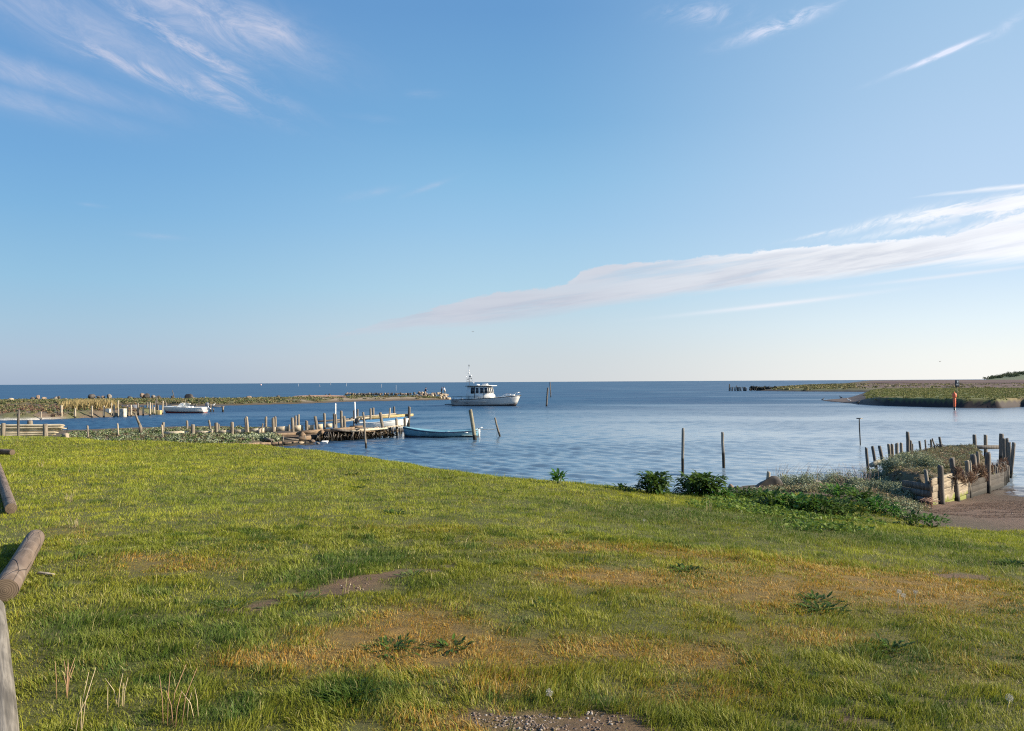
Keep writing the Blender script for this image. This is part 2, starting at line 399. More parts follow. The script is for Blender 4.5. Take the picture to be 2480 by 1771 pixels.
for i, (q, p) in enumerate(zip(CREST, CR)):
    u = Vector((p.x, p.y)).normalized()
    z1, z2 = q[2] - 0.55, -0.25
    if q[0] < 560: z1, z2 = 0.85, 0.42
    if q[0] > 1750: z1, z2 = 0.6, 0.3
    ctl((p.x + u.x * 2.2, p.y + u.y * 2.2, z1), (p.x + u.x * 4.4, p.y + u.y * 4.4, z2))
for q in ((1900, 1222, .8), (2000, 1243, .75), (2100, 1260, .62), (2200, 1276, .58), (2300, 1284, .52), (2480, 1288, .52), (2650, 1288, .5),
          (1850, 1192, .42), (1930, 1195, .5), (2000, 1200, .48), (2100, 1190, .45), (2200, 1225, .4), (1780, 1184, 0.05), (1850, 1174, 0.02), (1950, 1166, 0.0), (2060, 1150, -0.02), (2250, 1238, .28),
          (2290, 1236, .2), (2340, 1216, .10), (2400, 1197, 0.0), (2480, 1204, .0), (2480, 1260, .32), (2300, 1262, .42), (2650, 1215, 0.0), (2650, 1250, .3),
          (1740, 1170, -.3), (1950, 1140, -.4), (2100, 1120, -.4), (2450, 1160, -.3), (2600, 1150, -.5),
          (170, 1068, .5), (300, 1070, .5), (400, 1066, .48), (480, 1072, .45), (300, 1046, .40), (420, 1040, .40), (520, 1060, .42), (600, 1066, .35), (640, 1084, 0.0), (700, 1081, 0.0), (760, 1078, -0.02),
          (200, 1042, -0.05), (420, 1034, -0.2), (-200, 1040, 0.1), (-200, 1052, 0.5), (650, 1034, 0.3), (560, 1034, 0.05), (760, 1045, 0.2), (850, 1060, -.3), (760, 1025, -.4)): cw(*q)
ctl((0, 30, -.8), (8, 32, -.8), (0, 48, -1), (-5, 40, -.8), (16, 42, -.8), (24, 30, -.8), (30, 40, -1), (26, 20, -.6), (-40, 62, -.8), (-20, 62, -1), (-60, 50, -.5), (10, 60, -1), (-50, 36, .6), (30, 12, .4), (30, 0, 1.4), (-40, 20, 1.6), (-30, 0, 1.8))
CT = np.array(CT)
def _phi(r2):
    return -np.sqrt(np.maximum(r2, 0) + 0.05)
_n = len(CT); _A = np.zeros((_n + 3, _n + 3))
_d = ((CT[:, None, :2] - CT[None, :, :2]) ** 2).sum(-1)
_A[:_n, :_n] = _phi(_d) + np.eye(_n) * 0.02
_A[:_n, _n] = 1; _A[:_n, _n + 1:] = CT[:, :2]; _A[_n, :_n] = 1; _A[_n + 1:, :_n] = CT[:, :2].T
_w = np.linalg.solve(_A, np.concatenate([CT[:, 2], [0, 0, 0]]))
def hgt0(x, y):
    x = np.asarray(x, float); y = np.asarray(y, float); sh = x.shape; x = x.ravel(); y = y.ravel(); r = np.empty(len(x))
    for i in range(0, len(x), 20000):
        a = x[i:i + 20000]; b = y[i:i + 20000]
        d = (a[:, None] - CT[None, :, 0]) ** 2 + (b[:, None] - CT[None, :, 1]) ** 2
        r[i:i + 20000] = _phi(d) @ _w[:_n] + _w[_n] + _w[_n + 1] * a + _w[_n + 2] * b
    return np.clip(r, -1.2, 1.83).reshape(sh)
# bilinear table of the height so that a million queries stay cheap
GX0, GX1, GY0, GY1, GS = -46.0, 34.0, -6.0, 66.0, 0.25
_gx = np.arange(GX0, GX1 + GS, GS); _gy = np.arange(GY0, GY1 + GS, GS)
_HX, _HY = np.meshgrid(_gx, _gy)
_HT = hgt0(_HX, _HY)
def hgt(x, y):
    x = np.asarray(x, float); y = np.asarray(y, float)
    u = np.clip((x - GX0) / GS, 0, len(_gx) - 1.001); v = np.clip((y - GY0) / GS, 0, len(_gy) - 1.001)
    i = u.astype(int); j = v.astype(int); fu = u - i; fv = v - j
    h = (_HT[j, i] * (1 - fu) + _HT[j, i + 1] * fu) * (1 - fv) + (_HT[j + 1, i] * (1 - fu) + _HT[j + 1, i + 1] * fu) * fv
    return h + 0.05 * (fbm(x * 0.9, y * 0.9, 3) - 0.5) + 0.035 * (fbm(x * 4, y * 4, 5, 3) - 0.5)
def G(px, py, z0=1.7):
    z = z0
    for _ in range(14):
        p = W(px, py, z); z = 0.5 * z + 0.5 * float(hgt(np.array([p.x]), np.array([p.y]))[0])
    return W(px, py, z)

# what grows where: patches measured in the photograph, laid out on the ground
PT = {'dry': [], 'bare': [], 'lush': [], 'tall': []}
def patch(kind, px, py, rx, ry, k=1.0, ang=0.0):
    p = G(px, py); d = p.y; h = max(CAM_H - p.z, 0.5)
    PT[kind].append((p.x, p.y, rx * d / FPX, ry * d * d / (h * FPX), k, p.x / d))
def pfield(kind, x, y):
    r = np.zeros(x.shape)
    for (cx, cy, rx, ry, k, sk) in PT[kind]:
        v = (y - cy); u = (x - cx) - sk * v
        r += k * np.exp(-(u / rx) ** 2 - (v / ry) ** 2)
    return r
for q in ((760, 1440, 62, 9, 1.5), (850, 1428, 62, 12, 2.0), (930, 1412, 60, 9, 1.7), (1000, 1396, 55, 7, 1.4), (1060, 1380, 40, 5, .8), (660, 1462, 70, 6, .7), (560, 1480, 60, 6, .6), (1230, 1742, 110, 30, 1.5), (1380, 1748, 130, 34, 1.5), (1310, 1715, 70, 18, 1.2), (700, 1755, 80, 16, .7), (2330, 1395, 110, 14, .55), (1900, 1470, 120, 10, .4),
          (830, 1620, 45, 7, .7), (2100, 1775, 60, 12, .6), (2230, 1680, 90, 14, .6), (1650, 1235, 40, 5, .4), (1800, 1222, 50, 4, .5), (2430, 1540, 90, 10, .4), (2260, 1480, 120, 12, .5)):
    patch('bare', *q)
for q in ((1010, 1520, 150, 60, 1.0), (1060, 1560, 130, 35, .9), (760, 1590, 190, 26, .8), (880, 1545, 160, 24, .6), (640, 1600, 120, 20, .5), (1500, 1395, 120, 22, .8), (1380, 1400, 160, 26, .5),
          (2080, 1400, 330, 50, .8), (1850, 1440, 230, 50, .7), (2280, 1440, 200, 60, .7), (1950, 1540, 200, 30, .6), (1700, 1590, 110, 34, .9), (1490, 1570, 130, 26, .8), (1240, 1590, 160, 40, .6), (1500, 1330, 330, 16, .55),
          (1200, 1660, 120, 30, .5), (420, 1370, 160, 20, .5), (350, 1350, 90, 10, .5), (1100, 1760, 140, 40, .5), (1700, 1680, 200, 50, .35), (2350, 1620, 200, 60, .35), (1000, 1280, 200, 14, .3), (200, 1290, 90, 26, .3), (1250, 1760, 200, 30, .5)):
    patch('dry', *q)
for q in ((760, 1400, 170, 26, .8), (900, 1360, 160, 22, .9), (1090, 1350, 200, 16, .9), (1180, 1400, 160, 40, .7), (1000, 1410, 110, 18, .6), (500, 1500, 260, 40, .7), (300, 1520, 160, 80, .7), (120, 1550, 90, 90, .8),
          (600, 1560, 120, 40, .5), (420, 1640, 200, 60, .5), (1800, 1260, 380, 36, 1.0), (2150, 1310, 330, 30, .9), (2400, 1360, 140, 50, .8), (1550, 1240, 220, 22, .6), (1980, 1245, 150, 30, 1.0), (2440, 1370, 60, 14, 1.2),
          (1730, 1400, 120, 24, .5), (2150, 1740, 300, 60, .6), (1480, 1720, 260, 60, .4), (850, 1680, 110, 36, 1.0), (460, 1165, 60, 8, .8), (230, 1215, 60, 8, .9), (440, 1210, 200, 10, .5), (620, 1110, 160, 10, .35), (1650, 1310, 280, 26, .5)):
    patch('lush', *q)
for q in ((800, 1640, 200, 40, .8), (1250, 1660, 120, 40, .8), (1080, 1370, 130, 10, .7), (1400, 1640, 200, 50, .5), (1800, 1350, 300, 20, .6), (2150, 1330, 260, 20, .6), (1980, 1250, 130, 14, .8), (2000, 1680, 200, 60, .5), (300, 1560, 200, 60, .6),
          (1600, 1760, 200, 60, .6), (2400, 1720, 120, 60, .5)):
    patch('tall', *q)

def barefield(x, y):
    wx = x + 0.55 * (fbm(x * 1.7, y * 1.7, 61) - 0.5) + 0.22 * (fbm(x * 7, y * 7, 64) - 0.5); wy = y + 1.1 * (fbm(x * 1.3, y * 1.3, 62) - 0.5) + 0.25 * (fbm(x * 6, y * 6, 63) - 0.5)
    return pfield('bare', wx, wy) * (0.55 + 0.9 * fbm(x * 2.3, y * 2.3, 19)) + 1.1 * (fbm(x * 3.2, y * 3.2, 9, 5) - .5)
# lawn outline on the ground
LAWN = [(p.x + p.x / p.y * 1.6, p.y + 1.6) for p in CR]
for q in ((1860, 1193), (1950, 1197), (2040, 1210), (2120, 1231), (2190, 1256), (2250, 1270), (2330, 1274), (2400, 1282), (2480, 1284), (2700, 1280)):
    p = G(*q); LAWN.append((p.x, p.y))
LAWN += [(18, -3), (-22, -3), (-30, 12)]
LAWN = np.array(LAWN)

def ground_mat():
    m, b, o = newmat('soil_and_turf')
    a = nd('ShaderNodeAttribute', attribute_name='Col'); p = pos()
    n1 = noise(p, 9, 6, 0.65); n2 = noise(p, 60, 4, 0.6)
    col = mixc(M('MULTIPLY', smooth(n1, 0.35, 0.65), 0.5), a.outputs['Color'], (0.055, 0.045, 0.018, 1))
    col = mixc(M('MULTIPLY', smooth(n2, 0.55, 0.75), 0.25), col, (0.24, 0.20, 0.10, 1))
    put(b.inputs['Base Color'], col); b.inputs['Roughness'].default_value = 0.95
    bump(b, M('ADD', n2, noise(p, 220, 3, 0.6)), 0.9, 0.02)
    return m
GRD = ground_mat()
def near_ground():
    xs = np.arange(-44, 32, 0.2); ys = np.arange(-4, 64, 0.2)
    X, Y = np.meshgrid(xs, ys); Z = hgt(X, Y)
    n, mm = Z.shape
    lawn = inpoly(X, Y, LAWN)
    base = np.array([0.105, 0.115, 0.018]); dry = np.array([0.28, 0.165, 0.035]); bare = np.array([0.16, 0.095, 0.052]); scrub = np.array([0.10, 0.075, 0.05]); mud = np.array([0.17, 0.105, 0.08])
    f = np.clip(pfield('dry', X, Y), 0, 1)[..., None]; g = sstep(barefield(X, Y), 0.20, 0.6)[..., None]
    C = base * (1 - f) + dry * f; C = C * (1 - g) + bare * g
    C = np.where(lawn[..., None], C, scrub)
    bx = sstep(X, 9.0, 11.0) * (Y > 12) * (Y < 30) * ~lawn
    C = C * (1 - bx[..., None]) + mud * bx[..., None]
    uw = sstep(Z, 0.16, 0.0)[..., None]; C = C * (1 - uw * 0.55)
    idx = np.arange(n * mm).reshape(n, mm)
    F = np.stack([idx[:-1, :-1], idx[:-1, 1:], idx[1:, 1:], idx[1:, :-1]], -1).reshape(-1, 4)
    keep = (Z.ravel()[F].max(1) > -0.5)
    F = F[keep]
    used = np.unique(F); mp = np.full(n * mm, -1); mp[used] = np.arange(len(used))
    V = np.stack([X.ravel(), Y.ravel(), Z.ravel()], 1)[used]
    o = np_obj('ground', V, mp[F], GRD, col=C.reshape(-1, 3)[used], smooth_=True)
    tag(o, kind='structure')
near_ground()
# sea bed under everything, so the water never shows an empty edge
sb = MB().grid([[[x, y, -3.5] for y in (-30, 30000)] for x in (-30000, 30000)]).done('seabed', solid('sea_bed_mud', (0.05, 0.05, 0.04), 1.0)); tag(sb, kind='structure')

# ------------------------------------------------------------------ grass
def blades(name, x, y, L, w, col, lean, az, segs, z=None, jitter=0.35, mat=None):
    n = len(x); z = hgt(x, y) - 0.01 if z is None else z
    fa = rng.random(n) * 2 * np.pi
    wx, wy = np.cos(fa) * w * 0.5, np.sin(fa) * w * 0.5
    lx, ly = np.cos(az) * lean, np.sin(az) * lean
    V = []; 
    ts = [0, 0.55, 1.0] if segs == 2 else [0, 1.0]
    for t in ts[:-1]:
        bx = x + lx * L * t * t; by = y + ly * L * t * t; bz = z + L * t * (1 - 0.25 * lean * t)
        k = 1.0 if t == 0 else 0.8
        V.append(np.stack([bx - wx * k, by - wy * k, bz], 1)); V.append(np.stack([bx + wx * k, by + wy * k, bz], 1))
    V.append(np.stack([x + lx * L, y + ly * L, z + L * (1 - 0.35 * lean)], 1))
    k = len(V); V = np.stack(V, 1).reshape(-1, 3)
    b = (np.arange(n) * k)[:, None]
    F = []
    if segs == 2:
        F.append(np.concatenate([b, b + 1, b + 3, b + 2], 1)); F.append(np.concatenate([b + 2, b + 3, b + 4], 1))
    else:
        F.append(np.concatenate([b, b + 1, b + 2], 1))
    C = np.repeat(col, k, 0)
    return V, F, C
def polar(n, r0, r1, half, power):
    """points around the lawn viewpoint, density falling with distance as r**-power"""
    q = 2 - power; u = rng.random(n)
    r = (r0 ** q + u * (r1 ** q - r0 ** q)) ** (1 / q)
    a = (rng.random(n) * 2 - 1) * half
    return r * np.sin(a), r * np.cos(a), r
def grass():
    parts = []
    G1 = np.array([0.35, 0.365, 0.030]); G2 = np.array([0.165, 0.225, 0.026]); DRYC = np.array([0.36, 0.26, 0.085]); ORG = np.array([0.42, 0.225, 0.035]); LU = np.array([0.052, 0.108, 0.018]); STR = np.array([0.44, 0.39, 0.17])
    for (n, r0, r1, pw, segs) in ((580000, 2.6, 9.5, 1.5, 2), (960000, 8.5, 36, 1.5, 1)):
        x, y, r = polar(n, r0, r1, 0.84, pw)
        ok = inpoly(x, y, LAWN)
        dry = np.clip(1.2 * pfield('dry', x, y) * (0.5 + fbm(x * 3.5, y * 3.5, 121)) + 0.6 * (fbm(x * 1.6, y * 1.6, 21) - 0.5), 0, 1)
        bare = barefield(x, y)
        lush = np.clip(pfield('lush', x, y) + 1.3 * (fbm(x * 1.3, y * 1.3, 33) - 0.5) + 0.9 * sstep(fbm(x * 4.5, y * 4.5, 133, 3), 0.58, 0.75) * (r < 18), 0, 1)
        tall = np.clip(pfield('tall', x, y) + 0.5 * (fbm(x * 0.8, y * 0.8, 41) - 0.5), 0, 1)
        tuft = fbm(x * 5.5, y * 5.5, 55, 2)
        p = 1 - 0.97 * sstep(bare, 0.26, 0.66) - 0.15 * dry
        p -= 0.22 * sstep(tuft, 0.46, 0.30)
        ok &= rng.random(n) < p
        x, y, r, dry, lush, tall, tuft = (q[ok] for q in (x, y, r, dry, lush, tall, tuft)); n = len(x)
        far = sstep(r, 7, 18)
        L = (0.024 + 0.024 * rng.random(n)) * (1 + 0.7 * tall + 0.25 * lush - 0.35 * dry) * (0.72 + 0.60 * sstep(tuft, 0.3, 0.7)) * (1 + 0.35 * far)
        big = rng.random(n) < 0.02; L = np.where(big, L * (1.5 + 1.2 * rng.random(n)), L)
        w = (0.0030 + 0.0017 * rng.random(n)) * np.maximum(1, (r / 5.5)) ** 0.9
        t = rng.random((n, 1)) ; hue = fbm(x * 0.7, y * 0.7, 77)[:, None]
        C = G1 * (0.75 + 0.5 * t); C = C * (1 - 0.55 * sstep(1 - hue, 0.35, 0.65)) + G2 * 0.55 * sstep(1 - hue, 0.35, 0.65)
        near_olive = (0.55 * sstep(y + 1.5 * (fbm(x * 0.6, y * 0.6, 171) - 0.5) * 4, 10.5, 6.0))[:, None]; C = C * (1 - near_olive) + np.array([0.165, 0.170, 0.026]) * (0.7 + 0.6 * t) * near_olive  # nearer grass mixed toward a darker olive
        C = C * (1 - lush[:, None] * 0.85) + LU * (0.8 + 0.5 * t) * lush[:, None] * 0.85
        dd = np.clip(dry + 0.10, 0, 1) * (rng.random(n) < (0.10 + 0.8 * dry)); dd = dd[:, None]
        dcol = np.where(rng.random((n, 1)) < 0.5, DRYC, ORG) * (0.7 + 0.6 * rng.random((n, 1)))
        dd = np.clip(dd * 1.6, 0, 0.92)
        C = C * (1 - dd) + dcol * dd
        st = (rng.random(n) < 0.045)[:, None]; C = np.where(st, STR * (0.7 + 0.5 * t), C)
        C = C * (0.82 + 0.36 * rng.random((n, 1)))
        lean = 0.15 + 0.65 * rng.random(n) ; 
        ga = 2 * np.pi * fbm(x * 2.2, y * 2.2, 91, 2) * 2.0
        az = ga + rng.normal(0, 0.9, n)
        parts.append(blades('g', x, y, L, w, C, lean, az, segs))
    # flat thatch and moss close to the soil
    n = 420000; x, y, r = polar(n, 2.6, 30, 0.84, 1.6); ok = inpoly(x, y, LAWN)
    bare = barefield(x, y); dry = np.clip(1.2 * pfield('dry', x, y) * (0.5 + fbm(x * 3.5, y * 3.5, 121)) + 0.6 * (fbm(x * 1.6, y * 1.6, 21) - 0.5), 0, 1)
    ok &= rng.random(n) < 1 - 0.93 * sstep(bare, 0.22, 0.62); x, y, r, dry = (q[ok] for q in (x, y, r, dry)); n = len(x)
    pick = rng.random(n)[:, None]; C = np.where(pick < 0.45, np.array([0.20, 0.215, 0.028]), np.where(pick < 0.62, np.array([0.25, 0.20, 0.06]), np.array([0.10, 0.135, 0.02])))
    C = C * (1 - dry[:, None]) + np.where(pick < 0.6, np.array([0.44, 0.25, 0.035]), np.array([0.26, 0.17, 0.055])) * dry[:, None]; C = C * (0.65 + 0.7 * rng.random((n, 1)))
    parts.append(blades('t', x, y, (0.010 + 0.020 * rng.random(n)) * np.maximum(1, r / 8), (0.004 + 0.003 * rng.random(n)) * np.maximum(1, r / 6), C, 0.55 + 0.4 * rng.random(n), rng.random(n) * 6.28, 1))
    off = 0; Vs = []; F3 = []; F4 = []; Cs = []
    for V, F, C in parts:
        for f in F: (F3 if f.shape[1] == 3 else F4).append(f + off)
        Vs.append(V); Cs.append(C); off += len(V)
    o = np_obj('grass', np.concatenate(Vs), [np.concatenate(F4), np.concatenate(F3)], FOL, col=np.concatenate(Cs))
    tag(o, 'sunlit meadow grass, green with dry orange patches, sloping to the water', 'grass', kind='stuff')
grass()
# ------------------------------------------------------------------ water: real waves near, ever coarser towards the horizon
def water():
    na = 860; ang = np.linspace(-0.84, 0.84, na)
    r = [13.0]
    while r[-1] < 30000:
        q = r[-1]; r.append(q * (1.0036 if q < 260 else (1.012 if q < 1500 else 1.05)))
    r = np.array(r); R, A = np.meshgrid(r, ang, indexing='ij')
    X = R * np.sin(A); Y = R * np.cos(A); Z = np.zeros_like(X)
    drr = np.gradient(r)[:, None] * np.ones_like(A); lost = np.zeros_like(X)
    rg = np.random.default_rng(11)
    # gusts: patches where the ripples are stronger or nearly flat
    gust = 0.55 + 0.9 * sstep(fbm(X / 26, Y / 10, 5, 4), 0.32, 0.68)
    calm = np.exp(-((X - 9) / 14) ** 2 - ((Y - 24) / 7) ** 2)
    gust = gust * (1 - 0.35 * calm) * (0.72 + 0.40 * sstep(-X, -16, 12) + 0.55 * sstep(R, 55, 170)) * (1 - 0.22 * sstep(X / R, 0.05, 0.45))
    wd_ = math.radians(248)
    rows = np.where(r < 700)[0][-1]
    for i in range(84):
        lam = 0.30 * (6.0 / 0.30) ** rg.random() if i > 50 else 0.28 + 0.9 * rg.random()
        th_ = wd_ + rg.normal(0, 0.40); k = 2 * math.pi / lam
        slope = 0.0115 if lam < 0.55 else (0.0245 if lam < 1.5 else 0.0175 * (1.5 / lam) ** 1.3); a = slope / k
        ph = rg.random() * 6.28
        res = drr[:rows] * 1.0; fade = sstep(lam / res, 2.0, 4.0)
        q = X[:rows] * math.cos(th_) * k + Y[:rows] * math.sin(th_) * k + ph + 0.9 * math.sin(i) * fbm(X[:rows] / 9, Y[:rows] / 9, 60 + i % 5, 2) * 2.5
        s = np.sin(q)
        Z[:rows] += a * (s + 0.25 * np.cos(2 * q)) * fade * gust[:rows]
        lost += 0.5 * (slope * gust) ** 2
        lost[:rows] -= 0.5 * (slope * gust[:rows]) ** 2 * fade
    near = edist(X[:260], Y[:260], np.array([(p.x, p.y) for p in CR]))
    idx = np.arange(X.size).reshape(X.shape)
    F = np.stack([idx[:-1, :-1], idx[1:, :-1], idx[1:, 1:], idx[:-1, 1:]], -1).reshape(-1, 4)
    V = np.stack([X.ravel(), Y.ravel(), Z.ravel()], 1)
    m, b, o = newmat('sea_water')
    at = nd('ShaderNodeAttribute', attribute_name='rough'); p = pos()
    sp_ = nd('ShaderNodeSeparateXYZ'); N.tree.links.new(p, sp_.inputs[0])
    shallow = noise(vmul(p, (0.05, 0.05, 0.05)), 1.0, 3, 0.5)
    col = mixc(smooth(shallow, 0.35, 0.65), (0.012, 0.048, 0.110, 1), (0.020, 0.070, 0.135, 1))
    lt = M('MULTIPLY', smooth(sp_.outputs[0], -16, 12), smooth(sp_.outputs[1], 140, 40))  # paler base colour: silty shallows, plus bright sky reflection painted in
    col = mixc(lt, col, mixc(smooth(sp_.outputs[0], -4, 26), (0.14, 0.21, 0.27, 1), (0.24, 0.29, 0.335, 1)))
    # the shallow bay in front of the right beach shows its brown bottom
    bx = M('ADD', M('POWER', M('DIVIDE', M('SUBTRACT', sp_.outputs[0], 15.5), 5.0), 2.0), M('POWER', M('DIVIDE', M('SUBTRACT', sp_.outputs[1], 22.0), 3.4), 2.0))
    col = mixc(smooth(M('ADD', bx, M('MULTIPLY', noise(p, 0.8, 3), 0.6)), 1.5, 0.6), col, (0.10, 0.075, 0.06, 1))
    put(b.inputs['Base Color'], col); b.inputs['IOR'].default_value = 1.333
    N.tree.links.new(at.outputs['Fac'], b.inputs['Roughness'])
    n1 = noise(vmul(p, (3.2, 5.5, 1)), 1.0, 3, 0.55, 0.3); n2 = noise(vmul(p, (11, 16, 1)), 1.0, 2, 0.5)
    cd_ = nd('ShaderNodeCameraData')
    near_ = M('DIVIDE', 26.0, M('ADD', sp_.outputs[1], 26.0))
    h = M('ADD', M('MULTIPLY', n1, 0.022), M('MULTIPLY', n2, 0.005))
    bn = nd('ShaderNodeBump'); bn.inputs['Distance'].default_value = 1.0
    N.tree.links.new(h, bn.inputs['Height']); put(bn.inputs['Strength'], M('MULTIPLY', near_, 1.0, clamp=True)); N.tree.links.new(bn.outputs[0], b.inputs['Normal'])
    rough = np.clip(np.sqrt(np.sqrt(2.0 * np.maximum(lost, 0))), 0.04, 0.42)
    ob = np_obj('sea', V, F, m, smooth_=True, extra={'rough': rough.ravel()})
    tag(ob, kind='structure')
water()

# ------------------------------------------------------------------ spits, banks and marsh as height fields inside measured shorelines
def terrain(name, poly, top, slope_w, step, colf, z0=-0.25, bumpy=0.2, nsc=0.2, seed=1, kind='structure', mat=None):
    P = np.array([(p.x, p.y) for p in poly])
    x0, y0 = P.min(0) - 2; x1, y1 = P.max(0) + 2
    X, Y = np.meshgrid(np.arange(x0, x1, step), np.arange(y0, y1, step))
    ins = inpoly(X, Y, P); d = edist(X, Y, P); d = np.where(ins, d, -d) + (fbm(X * nsc * 2, Y * nsc * 2, seed + 8) - 0.5) * slope_w * 0.5
    tp = top(X, Y) if callable(top) else top
    Z = z0 + (tp - z0) * sstep(d, -slope_w * 0.35, slope_w) + bumpy * (fbm(X * nsc * 5, Y * nsc * 5, seed) - 0.5) * sstep(d, 0, slope_w)
    n, mm = Z.shape; idx = np.arange(n * mm).reshape(n, mm)
    F = np.stack([idx[:-1, :-1], idx[:-1, 1:], idx[1:, 1:], idx[1:, :-1]], -1).reshape(-1, 4)
    F = F[(Z.ravel()[F].max(1) > -0.2)]
    used = np.unique(F); mp = np.full(n * mm, -1); mp[used] = np.arange(len(used))
    C = colf(X, Y, Z, d)
    o = np_obj(name, np.stack([X.ravel(), Y.ravel(), Z.ravel()], 1)[used], mp[F], mat or GRD, col=C.reshape(-1, 3)[used], smooth_=True)
    tag(o, kind=kind)
    def h(x, y):
        x = np.asarray(x, float); y = np.asarray(y, float)
        u = np.clip((x - x0) / step, 0, mm - 1.001); v = np.clip((y - y0) / step, 0, n - 1.001); i = u.astype(int); j = v.astype(int); fu = u - i; fv = v - j
        return (Z[j, i] * (1 - fu) + Z[j, i + 1] * fu) * (1 - fv) + (Z[j + 1, i] * (1 - fu) + Z[j + 1, i + 1] * fu) * fv
    return o, h, P
def off(p, d):
    u = Vector((p.x, p.y)).normalized(); return Vector((p.x + u.x * d, p.y + u.y * d, 0))
c_mud = np.array([0.16, 0.115, 0.085]); c_sand = np.array([0.30, 0.235, 0.175]); c_gr = np.array([0.115, 0.12, 0.05]); c_dg = np.array([0.06, 0.055, 0.04]); c_pur = np.array([0.150, 0.100, 0.080]); c_tan = np.array([0.28, 0.20, 0.10])
def mixv(a, b, f): return a * (1 - f[..., None]) + b * f[..., None]

def col_spit(X, Y, Z, d):
    f = fbm(X * 0.12, Y * 0.25, 4); C = mixv(c_gr, c_tan * 0.8, sstep(f, 0.4, 0.65)); C = mixv(C, c_sand, sstep(fbm(X * 0.06, Y * 0.3, 14), 0.56, 0.66) * sstep(X, -58, -40) * .8)
    return mixv(np.broadcast_to(c_mud, C.shape) * 0.50, C, sstep(Z, 0.12, 0.45))
SF = [W(x, y) for x, y in ((-260, 985), (0, 984), (90, 983.2), (150, 984), (300, 983), (400, 981.5), (480, 984), (600, 981.5), (700, 979), (780, 976.5), (860, 973), (960, 971), (1040, 969.8), (1092, 968.8))]
SB = [off(p, q) for p, q in zip(SF, (24, 24, 24, 24, 24, 24, 25, 26, 26, 24, 20, 14, 9, 5))]
o_, H_SPIT, P_SPIT = terrain('spit', SF + SB[::-1], lambda x, y: 0.62 + 0.35 * (fbm(x * 0.05, y * 0.05, 31) - 0.5), 4.0, 0.8, col_spit, bumpy=0.3, nsc=0.15, seed=4)
def col_c(X, Y, Z, d):
    f = fbm(X * 0.5, Y * 0.5, 8); C = mixv(c_mud, c_gr, sstep(f, 0.42, 0.6))
    fo = sstep(X, -44.0, -46.5) * sstep(Z, 0.26, 0.06)
    return mixv(C, np.array([0.62, 0.60, 0.56]) + 0 * C, fo)
CF = [W(x, y) for x, y in ((-260, 1020), (0, 1018.5), (60, 1018), (100, 1016.6), (150, 1014.5), (220, 1012), (300, 1009), (350, 1006), (385, 1003), (392, 1001))]
CB = [W(x, y) for x, y in ((380, 999), (330, 999), (290, 996), (262, 988), (255, 981.5), (150, 981.5), (146, 990), (100, 993.5), (0, 995), (-260, 997))]
o_, H_BANK, P_BANK = terrain('bank', CF + CB, 0.62, 1.6, 0.35, col_c, bumpy=0.3, nsc=0.5, seed=9)

def col_r(X, Y, Z, d):
    r = np.hypot(X, Y); f = fbm(X * 0.08, Y * 0.16, 14)
    C = mixv(np.array([0.135, 0.15, 0.050]) + 0 * X[..., None], np.array([0.21, 0.165, 0.075]), sstep(f, 0.42, 0.65))
    lo = mixv(np.array([0.13, 0.10, 0.085]) + 0 * C, np.array([0.040, 0.030, 0.030]) + 0 * C, sstep(X / Y, 0.455, 0.475))
    return mixv(lo, C, sstep(Z, 0.70, 0.92))
RF = [W(x, y) for x, y in ((1984, 971), (2036, 976), (2100, 981), (2180, 984.5), (2260, 986.5), (2330, 988), (2400, 988.5), (2428, 988.7), (2480, 985.5), (2560, 988), (2750, 990))]
RB = [W(x, y) for x, y in ((2750, 950), (2480, 950), (2280, 950.5), (2130, 952), (2105, 954), (2092, 958), (2060, 963), (2038, 966))]
def top_r(x, y):
    tip = sstep(x / y, 0.422, 0.468); return 0.14 + 0.95 * tip
o_, H_RB, P_RB = terrain('marsh', RF + RB, top_r, 1.0, 0.35, col_r, bumpy=0.16, nsc=0.2, seed=12, mat=FOLD)
def col_m(X, Y, Z, d):
    r = np.hypot(X, Y); a = np.arctan2(X, Y); f = fbm(X * 0.012, Y * 0.03, 24, 5)
    gr = np.array([0.15, 0.15, 0.06]); C = mixv(gr + 0 * X[..., None], c_pur, np.clip(sstep(r, 190, 330) * sstep(a, 0.36, 0.46) + 0.5 * sstep(f, .55, .7), 0, 1))
    C = mixv(C, np.array([0.11, 0.06, 0.065]), 0.6 * sstep(f, 0.52, 0.62) * sstep(r, 250, 400)); C = mixv(C, np.array([0.22, 0.15, 0.10]), 0.4 * sstep(fbm(X * 0.01, Y * 0.05, 94, 4), 0.55, 0.65) * sstep(r, 200, 260))
    return mixv(np.broadcast_to(np.array([0.06, 0.05, 0.045]), C.shape), C, sstep(Z, 0.2, 0.6))
MF = [W(x, y) for x, y in ((1836, 946.6), (1900, 948.2), (2000, 948.8), (2080, 949.4), (2160, 950), (2420, 951), (2750, 953))]
MBk = [W(x, y) for x, y in ((2750, 930), (2480, 930.5), (2300, 931), (2090, 932), (2040, 932.5), (1985, 934), (1950, 935.5), (1900, 938.5), (1860, 942), (1842, 944))]
o_, H_MS, P_MS = terrain('marsh_far', MF + MBk, 0.85, 7, 2.2, col_m, bumpy=0.5, nsc=0.03, seed=15, mat=FOLD)
MF2 = [W(x, y) for x, y in ((2060, 932.2), (2300, 932.4), (2750, 931.5))]
MB2 = [W(x, y) for x, y in ((2750, 919.6), (2480, 920.8), (2300, 922), (2180, 922.6), (2098, 923.2), (2088, 925), (2045, 929))]
o_, H_MS2, P_MS2 = terrain('heath', MF2 + MB2, 1.6, 14, 9.0, col_m, bumpy=1.2, nsc=0.01, seed=18, mat=FOLD)

